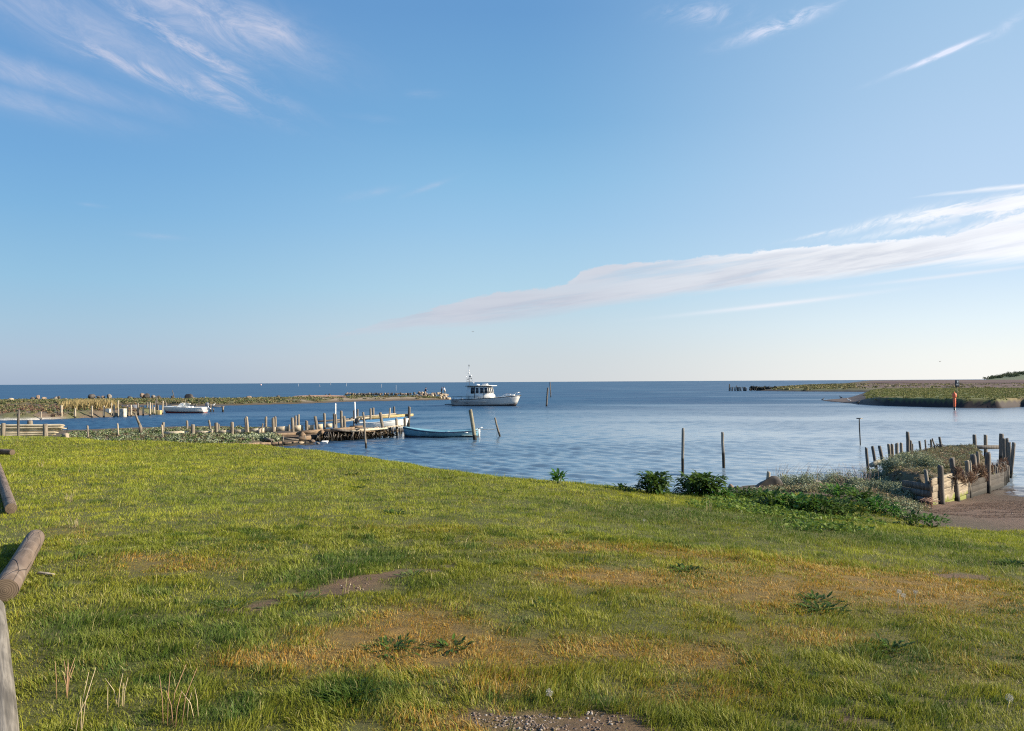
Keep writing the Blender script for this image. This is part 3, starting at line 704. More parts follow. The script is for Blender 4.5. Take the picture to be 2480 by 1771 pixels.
# far hill with a wood on it
def hill():
    xs = np.linspace(0, 1, 90); P = []
    a0, a1 = AE(2384, 915)[0], AE(2760, 915)[0]
    rr = np.linspace(2300, 3300, 26)
    for i, r in enumerate(rr):
        row = []
        for t in xs:
            a = a0 + (a1 - a0) * t
            s = math.sin(math.pi * min(1, (i / 22.0)) * 0.5)
            hh = (5 + 15 * sstep(np.array(t), 0.0, 0.35) + 4 * math.sin(t * 7)) * s * sstep(np.array(t), -0.02, 0.06)
            row.append([r * math.sin(a), r * math.cos(a), float(hh) + (0.0 if i else -2)])
        P.append(row)
    P = np.array(P); C = np.ones(P.shape) * np.array([0.13, 0.16, 0.08])
    C = mixv(C, np.array([0.16, 0.175, 0.095]), sstep(fbm(P[..., 0] * .01, P[..., 1] * .01, 3), .4, .6))
    idx = np.arange(P.shape[0] * P.shape[1]).reshape(P.shape[:2])
    F = np.stack([idx[:-1, :-1], idx[:-1, 1:], idx[1:, 1:], idx[1:, :-1]], -1).reshape(-1, 4)
    o = np_obj('hill', P.reshape(-1, 3), F, FOLD, col=C.reshape(-1, 3), smooth_=True); tag(o, kind='structure')
    return P
HILL = hill()

def leafcloud(name, cx, cy, cz, rad, cnt, size, cols, mat=None, parent=None, flat=0.7, up=0.0, hemi=True, seed=0, asp=1.0):
    """many small leaves around the given clump centres, as one mesh"""
    rg = np.random.default_rng(seed + 100)
    cx, cy, cz, rad = (np.atleast_1d(np.asarray(q, float)) for q in (cx, cy, cz, rad))
    k = len(cx); i = np.repeat(np.arange(k), cnt); n = len(i)
    v = rg.normal(size=(n, 3)); v /= np.linalg.norm(v, axis=1)[:, None]
    if hemi: v[:, 2] = np.abs(v[:, 2])
    rr = rg.random(n) ** 0.35
    lump = 0.75 + 0.5 * vnoise(v[:, 0] * 3 + i * 7.3, v[:, 1] * 3 + v[:, 2] * 2, 5)
    p = np.stack([cx[i], cy[i], cz[i]], 1) + v * (rad[i] * rr * lump)[:, None] * np.array([1, 1, flat])
    t = rg.normal(size=(n, 3)); t[:, 2] += up; t /= np.linalg.norm(t, axis=1)[:, None]
    u = np.cross(t, rg.normal(size=(n, 3))); u /= np.linalg.norm(u, axis=1)[:, None]
    s = size * (0.6 + 0.8 * rg.random(n))[:, None]
    V = np.stack([p - u * s * 0.5 * asp, p + t * s * 0.5 , p + u * s * 0.5 * asp, p - t * s * 0.5], 1) if up < 1 else np.stack([p - u * s * 0.12 * asp, p + t * s, p + u * s * 0.12 * asp], 1)
    kk = V.shape[1]; V = V.reshape(-1, 3); F = np.arange(n * kk).reshape(n, kk)
    cols = np.asarray(cols); ci = (rg.random(k) * len(cols)).astype(int)[i]
    alt = rg.random(n) < 0.3; ci = np.where(alt, (rg.random(n) * len(cols)).astype(int), ci)
    C = cols[ci] * (0.7 + 0.6 * rg.random((n, 1)))
    return np_obj(name, V, F, mat or FOLD, parent, col=np.repeat(C, kk, 0))
# wood on the hill
rg = np.random.default_rng(5)
cl = []
for j in range(260):
    t = rg.random() ; q = HILL[int(8 + rg.random() * 16), int(t * 89)]
    if t < 0.02: continue
    cl.append((q[0] + rg.normal(0, 8), q[1] + rg.normal(0, 12), q[2] + 1.0, 4.5 + 4 * rg.random() * (1.3 if 0.14 < t < 0.24 else 0.8)))
cl = np.array(cl)
o = leafcloud('woodland', cl[:, 0], cl[:, 1], cl[:, 2], cl[:, 3], 130, 1.6, [(0.05, 0.075, 0.035), (0.035, 0.055, 0.03), (0.07, 0.09, 0.04)], flat=1.1, seed=3)
tag(o, 'dark far-off wood along the low hill at the right horizon', 'woodland', kind='stuff')

# scrub on the spits and marsh
def scatter(name, P, h, n, rad, cnt, size, cols, label, cat, zmin=0.35, flat=0.6, seed=1, dens=None, sink=0.1, up=0.0, asp=1.0):
    rg = np.random.default_rng(seed); x0, y0 = P.min(0); x1, y1 = P.max(0)
    x = x0 + rg.random(n * 6) * (x1 - x0); y = y0 + rg.random(n * 6) * (y1 - y0)
    ok = inpoly(x, y, P); z = h(x, y); ok &= z > zmin
    if dens is not None: ok &= rg.random(len(x)) < dens(x, y)
    x, y, z = x[ok][:n], y[ok][:n], z[ok][:n]
    r = rad * (0.6 + 0.8 * rg.random(len(x)))
    o = leafcloud(name, x, y, z - sink * r, r, cnt, size, cols, flat=flat, seed=seed, up=up, asp=asp)
    tag(o, label, cat, kind='stuff'); return o
SCR = [(0.13, 0.15, 0.055), (0.085, 0.11, 0.045), (0.17, 0.15, 0.075), (0.10, 0.12, 0.065), (0.20, 0.155, 0.08)]
scatter('scrub', P_SPIT, H_SPIT, 2700, 0.55, 50, 0.17, SCR, 'low green and tan scrub covering the long spit on the left', 'scrub', zmin=0.26, flat=0.5, seed=3, dens=lambda x, y: 1 - 0.85 * sstep(fbm(x * 0.06, y * 0.3, 14), 0.54, 0.62) * sstep(x, -58, -40))
scatter('scrub', P_BANK, H_BANK, 520, 0.42, 50, 0.13, SCR + [(0.12, 0.07, 0.05), (0.16, 0.09, 0.07)], 'scrub on the muddy bank behind the row of leaning posts', 'scrub', zmin=0.3, flat=0.7, seed=4)
scatter('marsh_grass', P_RB, H_RB, 7500, 0.30, 34, 0.10, [(0.17, 0.19, 0.055), (0.14, 0.165, 0.05), (0.21, 0.20, 0.075), (0.18, 0.175, 0.06)], 'yellow-green grass on the dark-edged marsh bank behind the red beacon', 'marsh grass', zmin=0.72, flat=0.45, seed=6)
scatter('marsh_grass', P_MS, H_MS, 2600, 1.3, 26, 0.5, [(0.17, 0.17, 0.07), (0.14, 0.14, 0.06), (0.22, 0.18, 0.09)], 'distant olive grass and heather on the farther marsh', 'marsh grass', zmin=0.4, flat=0.30, seed=7, dens=lambda x, y: np.where((np.arctan2(x, y) > 0.41) & (np.hypot(x, y) > 150), 0.08, 1.0))
# tan reeds behind the row of posts
p0 = W(182, 1000); 
rx = np.random.default_rng(9); nn = 150
tt = rx.random(nn); cx = []; cy = []
for t in tt:
    q = W(178 + 82 * t, 996 - 3 * rx.random(), 0.5); cx.append(q.x); cy.append(q.y + rx.normal(0, 1.0))
cx = np.array(cx); cy = np.array(cy)
o = leafcloud('reeds', cx, cy, np.full(nn, 0.45), np.full(nn, 0.6), 50, 0.95, [(0.34, 0.26, 0.12), (0.28, 0.22, 0.10), (0.24, 0.20, 0.09)], flat=0.3, up=4.0, seed=12, asp=0.5)
tag(o, 'stand of dry golden reeds on the bank behind the leaning posts', 'reeds', kind='stuff')
o = None
# ------------------------------------------------------------------ posts
def post_mesh(name, a, b, w, mat, parent=None, k=9, slant=0.02, sq=0.0, ragged=0.12):
    a = np.array(a, float); b = np.array(b, float)
    ts = [0, 0.25, 0.5, 0.75, 0.96, 1.0]; pts = [a + (b - a) * t + np.array([rng.normal(0, 0.006), rng.normal(0, 0.006), 0]) * (0 < t < 1) for t in ts]
    rs = [w / 2 * q for q in (1.0, 1.02, 0.98, 1.0, 0.97, 0.86)]
    m = MB().tube(pts, rs, k, jit=ragged, sq=sq)
    V = m.v[0]; top = V[-k:]
    top[:, 2] += (top[:, 0] - top[:, 0].mean()) * rng.normal(0, 0.25) + rng.normal(0, slant, k) * 0.4
    return m.done(name, mat, parent)
def PB(px, py, z=0.0):
    p = W(px, py, z); return p
def post(name, xt, yt, xb, yb, w, mat, label=None, cat='post', group=None, z=0.0, d=None, parent=None, below=0.5, sq=0.0, lean_y=0.0):
    """top pixel, bottom pixel, width in pixels; the foot stands at height z, or at distance d"""
    if d is None: b = W(xb, yb, z); d = b.y
    else: b = D(xb, yb, d)
    t = D(xt, yt, d); t.y += lean_y
    dirn = (b - t); L = dirn.length; b = b + dirn / L * below
    o = post_mesh(name, b, t, w * d / FPX, mat, parent, sq=sq)
    if parent is None: tag(o, label, cat, group)
    return o

ORD = ['first', 'second', 'third', 'fourth', 'fifth', 'sixth', 'seventh', 'eighth', 'ninth', 'tenth', 'eleventh', 'twelfth', 'thirteenth', 'fourteenth', 'fifteenth', 'sixteenth', 'seventeenth', 'eighteenth']

# row of posts along the far bank, beside the white runabout
ROW_A = [  # xt, yt, xb, yb, w
    (99.5, 997, 99.5, 1016.5, 2.6), (149, 982.5, 149, 1014, 5.5), (182.5, 988, 182.5, 1013, 4), (223, 983, 223, 1011.7, 4.4), (251.5, 983, 251.5, 1011, 4.6),
    (270, 976, 270, 1009.5, 2.6), (276.3, 980, 275.5, 1011, 4), (286.4, 970, 286.4, 1011, 3.2), (308.5, 982, 308.8, 1009, 4), (317.5, 981, 318.2, 1009, 4),
    (334, 976, 334.5, 1006.7, 4.2), (347, 982, 347, 1006.7, 4), (363.5, 975, 363.5, 1006.7, 3.8), (368.8, 976, 369, 1004.6, 3), (373.2, 986, 375, 1005, 3.4),
    (379.3, 960, 380, 1003, 3), (394.6, 971, 393.2, 1003, 3.4)]
LA = ['short pale stump at the edge of the white foamy shore', 'thick pale post beside the overturned dark hull', 'post just right of the overturned dark hull, before the reeds', 'post in front of the golden reeds, pale and upright',
      'post just left of the square white concrete block', 'thin post right of the square white concrete block', 'post between the white concrete block and the tall thin post', 'tall thin post left of the wide stained concrete block',
      'post just right of the wide stained concrete block', 'post under the bent hoop of pipe', 'knobbly brown post midway between the hoop and the runabout', 'short post near the middle of the crowded end of the row', 'post with a flat top, left of a close thinner one',
      'thinner post tight against a flat-topped one', 'short leaning post beside the yellow box', 'tallest dark post of the row, beside the yellow box', 'tall pale post just off the bow of the white runabout']
for i, (q, l) in enumerate(zip(ROW_A, LA)):
    post('wooden_post', *q, W_DARK if i == 15 else W_LIGHT if i not in (10, 13) else W_GREY, 'weathered ' + l, group='row of old posts along the far bank')
for (q, l) in (((267.7, 971, 267.7, 1003, 3), 'grey post standing behind the white concrete block'), ((357, 973.6, 357, 1000, 4), 'tall pale post standing behind the crowded end of the row'),
               ((376.8, 972, 376.8, 998, 2.4), 'thin post standing behind the yellow box'), ((383, 982, 383, 999, 3), 'short pale post behind the yellow box'),
               ((403, 975, 403, 996, 3), 'short post behind the bow of the white runabout'), ((401, 968, 401, 994, 1.2), 'thin rod behind the bow of the white runabout'), ((449, 968, 449, 993, 1.4), 'thin pale rod behind the runabout windscreen'),
               ((469.4, 978.5, 469.4, 995, 3), 'stubby dark post behind the runabout, nearer its middle'), ((476.4, 978, 476.4, 995, 2.2), 'thin dark post behind the runabout, close to a stubby one'), ((481.5, 967, 481.5, 994, 1.4), 'thin pale rod behind the runabout outboard')):
    post('wooden_post', *q, W_GREY, l, group='posts behind the far row')
# small staging beyond the runabout
t = empty('mooring_stage', W(525, 997.5)); tag(t, 'small timber mooring stage beyond the stern of the white runabout', 'stage')
dd = t.location.y
def child_post(par, nm, xt, yt, xb, yb, w, mat, d=None, z=0.0, below=0.5, **kw):
    o = post(nm, xt, yt, xb, yb, w, mat, z=z, d=d, below=below, **kw)
    for k in ('label', 'category', 'group'):
        if k in o: del o[k]
    o.parent = par; o.matrix_parent_inverse = par.matrix_world.inverted() if False else Matrix.Translation(-Vector(par.location)) 
    return o
for q in ((510, 979, 510, 997.5, 4.5), (517, 990, 517, 997.5, 3.5), (540, 984, 540, 996.5, 4.5)): child_post(t, 'post', *q, W_GREY, d=dd)
def child(par, o):
    o.parent = par; o.matrix_parent_inverse = Matrix.Translation(-Vector(par.location)); return o
child(t, MB().beam(D(506, 985.5, dd), D(543, 985.5, dd), 0.12, 0.12).done('beam', W_GREY))
# rail behind the runabout
rl = MB().beam(D(393, 983, 99), D(440, 983, 99), 0.06, 0.10).beam(D(393, 986, 99), D(505, 986, 99), 0.05, 0.06).done('rail', W_LIGHT); tag(rl, 'pale wooden rail running behind the white runabout', 'rail')

CONC = solid('concrete', (0.50, 0.46, 0.38), 0.9, var=0.2, scale=3, bmp=0.3)
CONCW = solid('pale_concrete', (0.72, 0.66, 0.56), 0.9, var=0.12, scale=3, bmp=0.3)
def block(x0, x1, yt, yb, th, mat, label, d=None):
    a = W((x0 + x1) / 2, yb) if d is None else D((x0 + x1) / 2, yb, d); dd = a.y
    w = (x1 - x0) * dd / FPX; h = (yb - yt) * dd / FPX
    o = MB().box((0, 0, h / 2 - 0.15), (w, th, h + 0.3), taper=0.97).done('concrete_block', mat, bevel=0.03); o.location = (a.x, a.y + th / 2, a.z); o.rotation_euler.z = rng.normal(0, 0.12)
    tag(o, label, 'block'); return o
block(254.5, 265, 990.5, 1009.5, 0.5, CONCW, 'square white concrete block between two posts of the far row')
block(289, 302.5, 990, 1009.5, 0.6, CONC, 'wide stained concrete block right of the tall thin post')
block(320, 332, 981, 1000, 0.5, solid('grey_paint', (0.32, 0.34, 0.38), 0.7), 'blue-grey box standing behind the far row of posts', d=88)
block(377, 388.5, 994, 1004, 0.4, solid('yellow_box', (0.50, 0.38, 0.16), 0.6), 'yellow box low between the posts near the runabout')
hp = W(323, 1006).y
hoop = MB().tube([D(317 + 1.5 * 0 + 6.5 * (1 - math.cos(a)), 981 - 7.5 * math.sin(a), hp) for a in np.linspace(0, math.pi, 12)], 0.025, 6).done('pipe_hoop', solid('rust', (0.30, 0.16, 0.08), 0.8)); tag(hoop, 'thin bent hoop of pipe above a post in the far row', 'hoop')
# overturned hull lying on the bank
TAR = solid('tarred_hull', (0.075, 0.070, 0.068), 0.75, var=0.25, scale=2, bmp=0.2)
def overturned():
    a = W(147, 1013.5); m = MB(); P = []
    for t in np.linspace(0, 1, 9):
        b = 0.62 * math.sin(math.pi * (0.12 + 0.86 * t)) ** 0.6; h = 0.42 + 0.35 * (1 - t) ** 2
        P.append([[2.1 * (t - 0.5) * 1.0, b * s, h * (1 - abs(s) ** 1.8)] for s in np.linspace(-1, 1, 9)])
    o = m.grid(P).done('overturned_rowboat', TAR, smooth_=True, solid=0.04); o.location = (a.x, a.y + 0.7, 0.02); o.rotation_euler = (0.25, 0, 0.15); tag(o, 'dark overturned rowboat hull lying on the far bank', 'boat'); return o
overturned()

# ------------------------------------------------------------------ rocks
def rock_mesh(name, r, mat, seed, el=(1, 1, 0.75), cut=0.55):
    me_ = bmesh_ico(3); V, F = me_
    rg = np.random.default_rng(seed); V = V.copy()
    for _ in range(7):
        n = rg.normal(size=3); n /= np.linalg.norm(n); c = cut + 0.35 * rg.random()
        d = V @ n; over = np.maximum(d - c, 0); V -= over[:, None] * n
    V += V * ((fbm(V[:, 0] * 3 + seed, V[:, 1] * 3 + V[:, 2] * 2, seed, 3) - 0.5) * 0.25)[:, None]
    V = V * np.array(el) * r
    return np_obj(name, V, F, mat)
_ico = {}
def bmesh_ico(s):
    if s not in _ico:
        import bmesh
        bm = bmesh.new(); bmesh.ops.create_icosphere(bm, subdivisions=s, radius=1.0)
        _ico[s] = (np.array([v.co[:] for v in bm.verts]), np.array([[v.index for v in f.verts] for f in bm.faces])); bm.free()
    return _ico[s]
R_MATS = [solid('rock_grey', (0.20, 0.175, 0.15), 0.85, var=0.25, scale=1.5, bmp=0.4), solid('rock_brown', (0.26, 0.19, 0.14), 0.85, var=0.25, scale=1.5, bmp=0.4), solid('rock_dark', (0.075, 0.068, 0.065), 0.85, var=0.25, scale=1.5, bmp=0.4),
          solid('rock_tan', (0.42, 0.34, 0.24), 0.85, var=0.2, scale=1.5, bmp=0.4)]
_rk = 0
def rock(px, py, wpx, hpx, d, mi, label, group=None, name='boulder', dz=0.0, cut=0.55):
    global _rk; _rk += 1
    p = D(px, py, d); w = wpx * d / FPX / 2; h = hpx * d / FPX / 2
    o = rock_mesh(name, 1.0, R_MATS[mi], _rk, (w, w * 0.85, h * 1.15), cut); o.location = (p.x, p.y, p.z + dz); o.rotation_euler.z = rng.random() * 6.28 if abs(w - h) < 0.5 * w else rng.random() * 0.5
    tag(o, label, 'rock', group); return o
SPR = [(26, 968.5, 13, 7, 3, 'tan wedge-shaped boulder, farthest left on the spit'), (60, 968, 12, 5, 2, 'flat dark boulder left of the two round ones on the spit'), (79, 966, 15, 8, 2, 'broad dark boulder left of the tall pointed one'), (91.5, 962.5, 9, 11, 1, 'tall pointed brown boulder near the left end of the spit'),
       (106, 966, 14, 7, 1, 'rounded boulder right of the tall pointed one'), (135, 965, 13, 7, 0, 'boulder above the narrow pool, left of a smaller one'), (143, 963.5, 7, 7, 2, 'small upright dark boulder above the narrow pool'), (160, 967, 8, 4, 1, 'low brown boulder on the spit left of the reeds'),
       (222, 960.5, 17, 10, 2, 'large dark slanting boulder above the reeds'), (238, 961, 10, 6, 2, 'small dark boulder right of the large slanting one'), (250, 961, 9, 6, 1, 'brown boulder between a small dark and a pale one'), (265, 959, 13, 9, 0, 'pale-topped boulder above the square concrete block'),
       (316, 963, 13, 6, 2, 'low dark boulder above the bent hoop'), (345, 957, 11, 11, 1, 'round pinkish-brown boulder, left one of a close pair'), (356, 958, 14, 10, 2, 'dark boulder, right one of a close pair'), (371, 960, 11, 7, 0, 'grey boulder right of the close pair'), (385, 961, 10, 5, 2, 'low dark boulder behind the tallest post'),
       (417, 961, 7, 7, 2, 'small dark boulder at the foot of the leaning stake'), (458, 956, 22, 15, 2, 'largest dark peaked boulder, behind the runabout'), (466, 960, 12, 9, 1, 'reddish boulder against the largest peaked one'), (483, 962, 12, 5, 1, 'low brown boulder right of the largest peaked one'),
       (503, 959, 14, 7, 2, 'dark humped boulder beyond the mooring stage'), (530, 961, 10, 4, 1, 'small flat boulder between the dark humped and the reddish one'), (560, 957.5, 9, 5, 2, 'small dark boulder just left of the reddish flat one'), (603, 954, 15, 7, 1, 'reddish flat-topped boulder on the middle of the spit'), (613, 955.5, 9, 4, 2, 'dark stone right of the reddish flat-topped boulder'),
       (674, 954.5, 10, 5, 2, 'dark boulder left of the orange gravel bar'), (749.6, 956, 5, 4, 2, 'single small dark stone on the orange gravel bar'), (790, 956, 7, 4, 2, 'dark stone on the right part of the orange gravel bar'), (798, 955.5, 5, 5, 2, 'small dark stone at the right end of the gravel bar')]
for (x, y, w_, h_, mi, l) in SPR:
    f_ = np.interp(x, [-200, 480, 700, 860, 1090], [140, 142, 150, 157, 158]); o = rock(x, y, w_ * 1.08, h_ * 1.15, f_, mi, l, 'boulders along the spit'); hb = float(H_SPIT([o.location.x], [o.location.y])[0]); o.location.z = min(max(o.location.z, hb + 0.15), hb + h_ * f_ / FPX * 0.45 + 0.25)
rg = np.random.default_rng(21)
# low breakwater of boulders towards the tip
for j in range(34):
    x = 838 + j * 4.7 + rg.normal(0, 1.0); w_ = 6 + 4 * rg.random(); h_ = 4 + 2.5 * rg.random()
    rock(x, 955.2 - 0.02 * (x - 840) * 0 - rg.random() * 1.6, w_, h_, 158 - (x - 840) * 0.02 + rg.normal(0, 0.5), int(rg.choice([2, 2, 0, 1])), 'dark boulder in the low line leading out to the breakwater tip', 'low line of boulders before the tip')
for j in range(74):
    x = 1000 + 90 * rg.random(); lay = rg.random()
    top = 951.5 + (0 if x < 1060 else (x - 1060) * 0.25) + (6 if x > 1084 else 0); bot = 968 - (x - 1000) * 0.015
    y = top + (bot - top) * lay
    w_ = 6.5 + 4.5 * rg.random(); h_ = 4.6 + 3 * rg.random(); dd_ = 158.5 - 6.5 * lay
    rock(x, y, w_, h_, dd_, int(rg.choice([3, 1, 0, 2, 1, 3])), 'angular boulder in the heap at the tip of the breakwater', 'heap of boulders at the breakwater tip')
for (x, y, w_, h_) in ((880, 967, 40, 5), (950, 968, 60, 6)):
    pass
st = post('stake', 417, 945.5, 423.5, 968, 1.6, W_DARK, 'thin dark stake leaning left on the spit behind the runabout', 'stake', d=140)
st = post('stake', 1.5 + 1270 / 7.106 * 0 + 418, 951, 420, 966, 1.2, W_DARK, 'short stake beside the thin leaning stake on the spit', 'stake', d=140.6)
# orange gravel bar
gb = []
for t in np.linspace(0, 1, 20):
    gb.append([[*(D(708 + 130 * t, 957.8 - 0.8 * t, 151 + 5 * s)[:2]), 0.78 + 0.26 * math.sin(math.pi * s) * math.sin(math.pi * t) ** 0.4] for s in np.linspace(0, 1, 6)])
o = MB().grid(gb).done('gravel_bar', solid('orange_gravel', (0.38, 0.23, 0.15), 0.95, var=0.2, scale=2, bmp=0.4), smooth_=True); tag(o, kind='structure')

# stakes and marks out at sea
for q, l in (((722.5, 929.5, 722.5, 936, 1.2), 'leftmost faint thin stake out at sea'), ((774, 932, 774.5, 937.5, 1.2), 'thin stake out at sea standing lowest of the faint ones'), ((800.8, 926.5, 800.8, 933, 1.2), 'thin stake crossing the horizon out at sea'),
             ((838.6, 928.6, 838.6, 936, 1.2), 'whitish stake out at sea above the start of the breakwater'), ((924, 930, 924, 940, 1.4), 'thicker pale stake out at sea behind the breakwater'), ((959, 932.6, 959, 947, 1.3), 'tallest pale stake at sea, nearest the standing angler')):
    post('sea_stake', *q, solid('pale_stake', (0.26, 0.30, 0.36), 0.7), l, 'stake', group='stakes out at sea')
post('mooring_pile', 1326.8, 939, 1323.5, 984.5, 4.2, W_DARK, 'dark mooring pile in open water right of the cabin cruiser, nearer one', 'pile')
post('mooring_pile', 1332, 926, 1334, 962, 2.4, W_DARK, 'thinner pile reaching the horizon, beyond the nearer dark pile', 'pile')
b = W(632, 933.2); o = MB().lathe([(0.01, -0.4), (0.7, -0.3), (0.9, 0.1), (0.75, 0.7), (0.35, 1.2), (0.01, 1.5)], k=14).done('buoy', solid('pink_buoy', (0.75, 0.50, 0.46), 0.5), smooth_=True); o.location = b; o.scale = (1.6, 1.6, 1.5); tag(o, 'pale pink buoy floating near the horizon', 'buoy')

# dark rotten piles far right
FP = [(1766.8, 930.5, 1766.4, 947, 3), (1769.8, 938, 1770.2, 947, 1.6), (1772.8, 937.2, 1772.6, 947, 1.7), (1774.8, 937, 1774.6, 947, 1.6), (1777.6, 937.5, 1779, 947, 1.6), (1780.3, 936.6, 1781.2, 947, 1.7), (1783.6, 934, 1785, 947, 2), (1786.4, 937, 1786.5, 947, 2), (1788.6, 937.4, 1788.6, 947, 1.6),
      (1790.6, 937.2, 1790.4, 947, 1.8), (1793, 937.2, 1793.3, 947, 1.8), (1795.2, 938, 1795.2, 947, 1.4), (1798.8, 937, 1801, 947, 2), (1801.4, 937.3, 1803, 947, 2), (1803.5, 937.6, 1804.6, 947, 1.8), (1806.3, 937, 1806.2, 947, 1.8), (1808.4, 940, 1808, 947, 1.5),
      (1817, 940.5, 1817.2, 947, 1.1), (1821, 941.5, 1821.3, 947, 1.1), (1828, 940.8, 1827.2, 947, 1.1), (1831.3, 940.8, 1831.3, 947, 1.1)]
LF = ['tallest', 'second', 'third', 'fourth', 'fifth', 'sixth', 'forked-top seventh', 'eighth', 'ninth', 'tenth', 'eleventh', 'twelfth', 'thirteenth', 'fourteenth', 'fifteenth', 'sixteenth', 'last and shortest']
for i, q in enumerate(FP):
    l = ('%s rotten dark pile from the left in the distant broken row' % LF[i]) if 0 < i < 17 else ('tallest rotten dark pile at the left end of the distant broken row' if i == 0 else ['leftmost', 'second', 'third', 'rightmost'][i - 17] + ' of four small stumps between the broken piles and the far marsh')
    post('rotten_pile', *q, W_DARK, l, 'pile', group='distant broken row of piles' if i < 17 else 'small stumps by the far marsh')
o = leafcloud('dark_bushes', *(np.array([(W(1838 + 6 * i, 947).x, W(1838, 947).y + 4 + rng.random() * 3, 0.2, 1.0 + 0.5 * rng.random()) for i in range(12)]).T), 160, 0.45, [(0.03, 0.035, 0.03), (0.05, 0.05, 0.04)], flat=0.9, seed=31)
tag(o, 'low dark bushes on the tip of the far marsh', 'bushes', kind='stuff')

# ------------------------------------------------------------------ pole stack and its posts at the left edge
POLE = wood('peeled_pole', (0.46, 0.37, 0.24), (0.68, 0.60, 0.44), axis=(2.0, 24, 24))
FD = 30.0
for q, l, mt in (((8, 1025, 8, 1063, 10), 'stout grey post at the left edge, holding the stack of poles', W_GREY), ((45, 993, 45, 1063, 5.6), 'tall thin dark post in front of the stack of poles', W_DARK), ((110, 1027, 111, 1064, 11), 'stout grey post near the pointed ends of the stacked poles', W_GREY)):
    post('wooden_post', *q, mt, l, d=FD - 0.3, group='posts around the stack of poles')
post('wooden_post', 73, 1019, 73, 1040, 11, W_GREY, 'square-topped post standing just behind the stack of poles', d=FD + 1.2, sq=0.2, group='posts around the stack of poles')
rg = np.random.default_rng(8)
for r_ in range(6):
    for c_ in range(2):
        y = 1054.5 - r_ * 5.0 - c_ * 1.2; xe = 116 + 14 * rg.random() + (12 + 3 * r_ if r_ > 1 else 4); ye = y - 1.2 - 1.5 * rg.random() if r_ < 4 else y + 1.2
        d0 = FD + 0.1 + 0.16 * c_
        a = D(-70 - 30 * rg.random(), y + 3.0 + rg.normal(0, .4), d0 + rg.normal(0, 0.03)); b = D(xe, ye, d0 + 0.1 + rg.normal(0, 0.05)); mm = (a + b) / 2 + Vector((0, 0, rg.normal(0, 0.01)))
        o = MB().tube([a, mm, b, b + (b - a).normalized() * 0.16], [0.046, 0.043, 0.040, 0.012], 8, jit=0.08).done('wooden_pole', POLE, smooth_=True)
        tag(o, '%s pole, %s one, in the stack of peeled poles at the left edge' % (['lowest', 'second lowest', 'third lowest', 'third highest', 'second highest', 'topmost'][r_], ['front', 'back'][c_]), 'pole', 'stack of peeled poles')
o = rock(160, 1056, 22, 17, 28.6, 3, 'pale pointed rock at the crest beside the stack of poles', dz=-0.03)
post('iron_stake', 163, 1034, 161.5, 1051, 1.5, solid('iron', (0.02, 0.02, 0.022), 0.6, metal=0.5), 'short thin iron stake with a hooked top behind the pale pointed rock', 'stake', d=30)

# ------------------------------------------------------------------ logs along the lawn edge
def log_mat():
    m, b, o = newmat('log_bark')
    p = objc(); g = noise(vmul(p, (2.2, 14, 14)), 1.0, 5, 0.6, 0.4); g2 = noise(vmul(p, (7, 3, 3)), 1.0, 4, 0.6, 0.6); g3 = noise(p, 2.2, 3, 0.5)
    col = mixc(smooth(g, 0.3, 0.7), (0.085, 0.060, 0.042, 1), (0.185, 0.135, 0.10, 1)); col = mixc(M('MULTIPLY', smooth(g2, 0.5, 0.7), 0.6), col, (0.22, 0.175, 0.14, 1)); col = mixc(M('MULTIPLY', smooth(g3, 0.5, 0.65), 0.5), col, (0.12, 0.085, 0.065, 1))
    vv = nd('ShaderNodeTexVoronoi', feature='DISTANCE_TO_EDGE'); put(vv.inputs['Vector'], vmul(p, (1.5, 9, 9))); vv.inputs['Scale'].default_value = 1.0
    cr = smooth(vv.outputs['Distance'], 0.035, 0.0)
    col = mixc(M('MULTIPLY', cr, smooth(g3, 0.42, 0.6)), col, (0.02, 0.014, 0.01, 1))
    put(b.inputs['Base Color'], col); b.inputs['Roughness'].default_value = 0.85
    hh = M('SUBTRACT', M('ADD', g, g2), M('MULTIPLY', cr, 0.8)); bump(b, hh, 0.7, 0.012); return m
def end_mat():
    m, b, o = newmat('log_end'); p = objc(); w_ = nd('ShaderNodeTexWave', wave_type='RINGS', rings_direction='Z'); put(w_.inputs['Vector'], p); w_.inputs['Scale'].default_value = 22; w_.inputs['Distortion'].default_value = 2.0
    col = mixc(w_.outputs['Fac'], (0.06, 0.042, 0.028, 1), (0.13, 0.095, 0.065, 1)); put(b.inputs['Base Color'], col); b.inputs['Roughness'].default_value = 0.9; return m
LOGM, LOGE = log_mat(), end_mat()
GLOG = wood('pale_log', (0.09, 0.078, 0.062), (0.24, 0.215, 0.18), axis=(2.5, 45, 45), local=True)
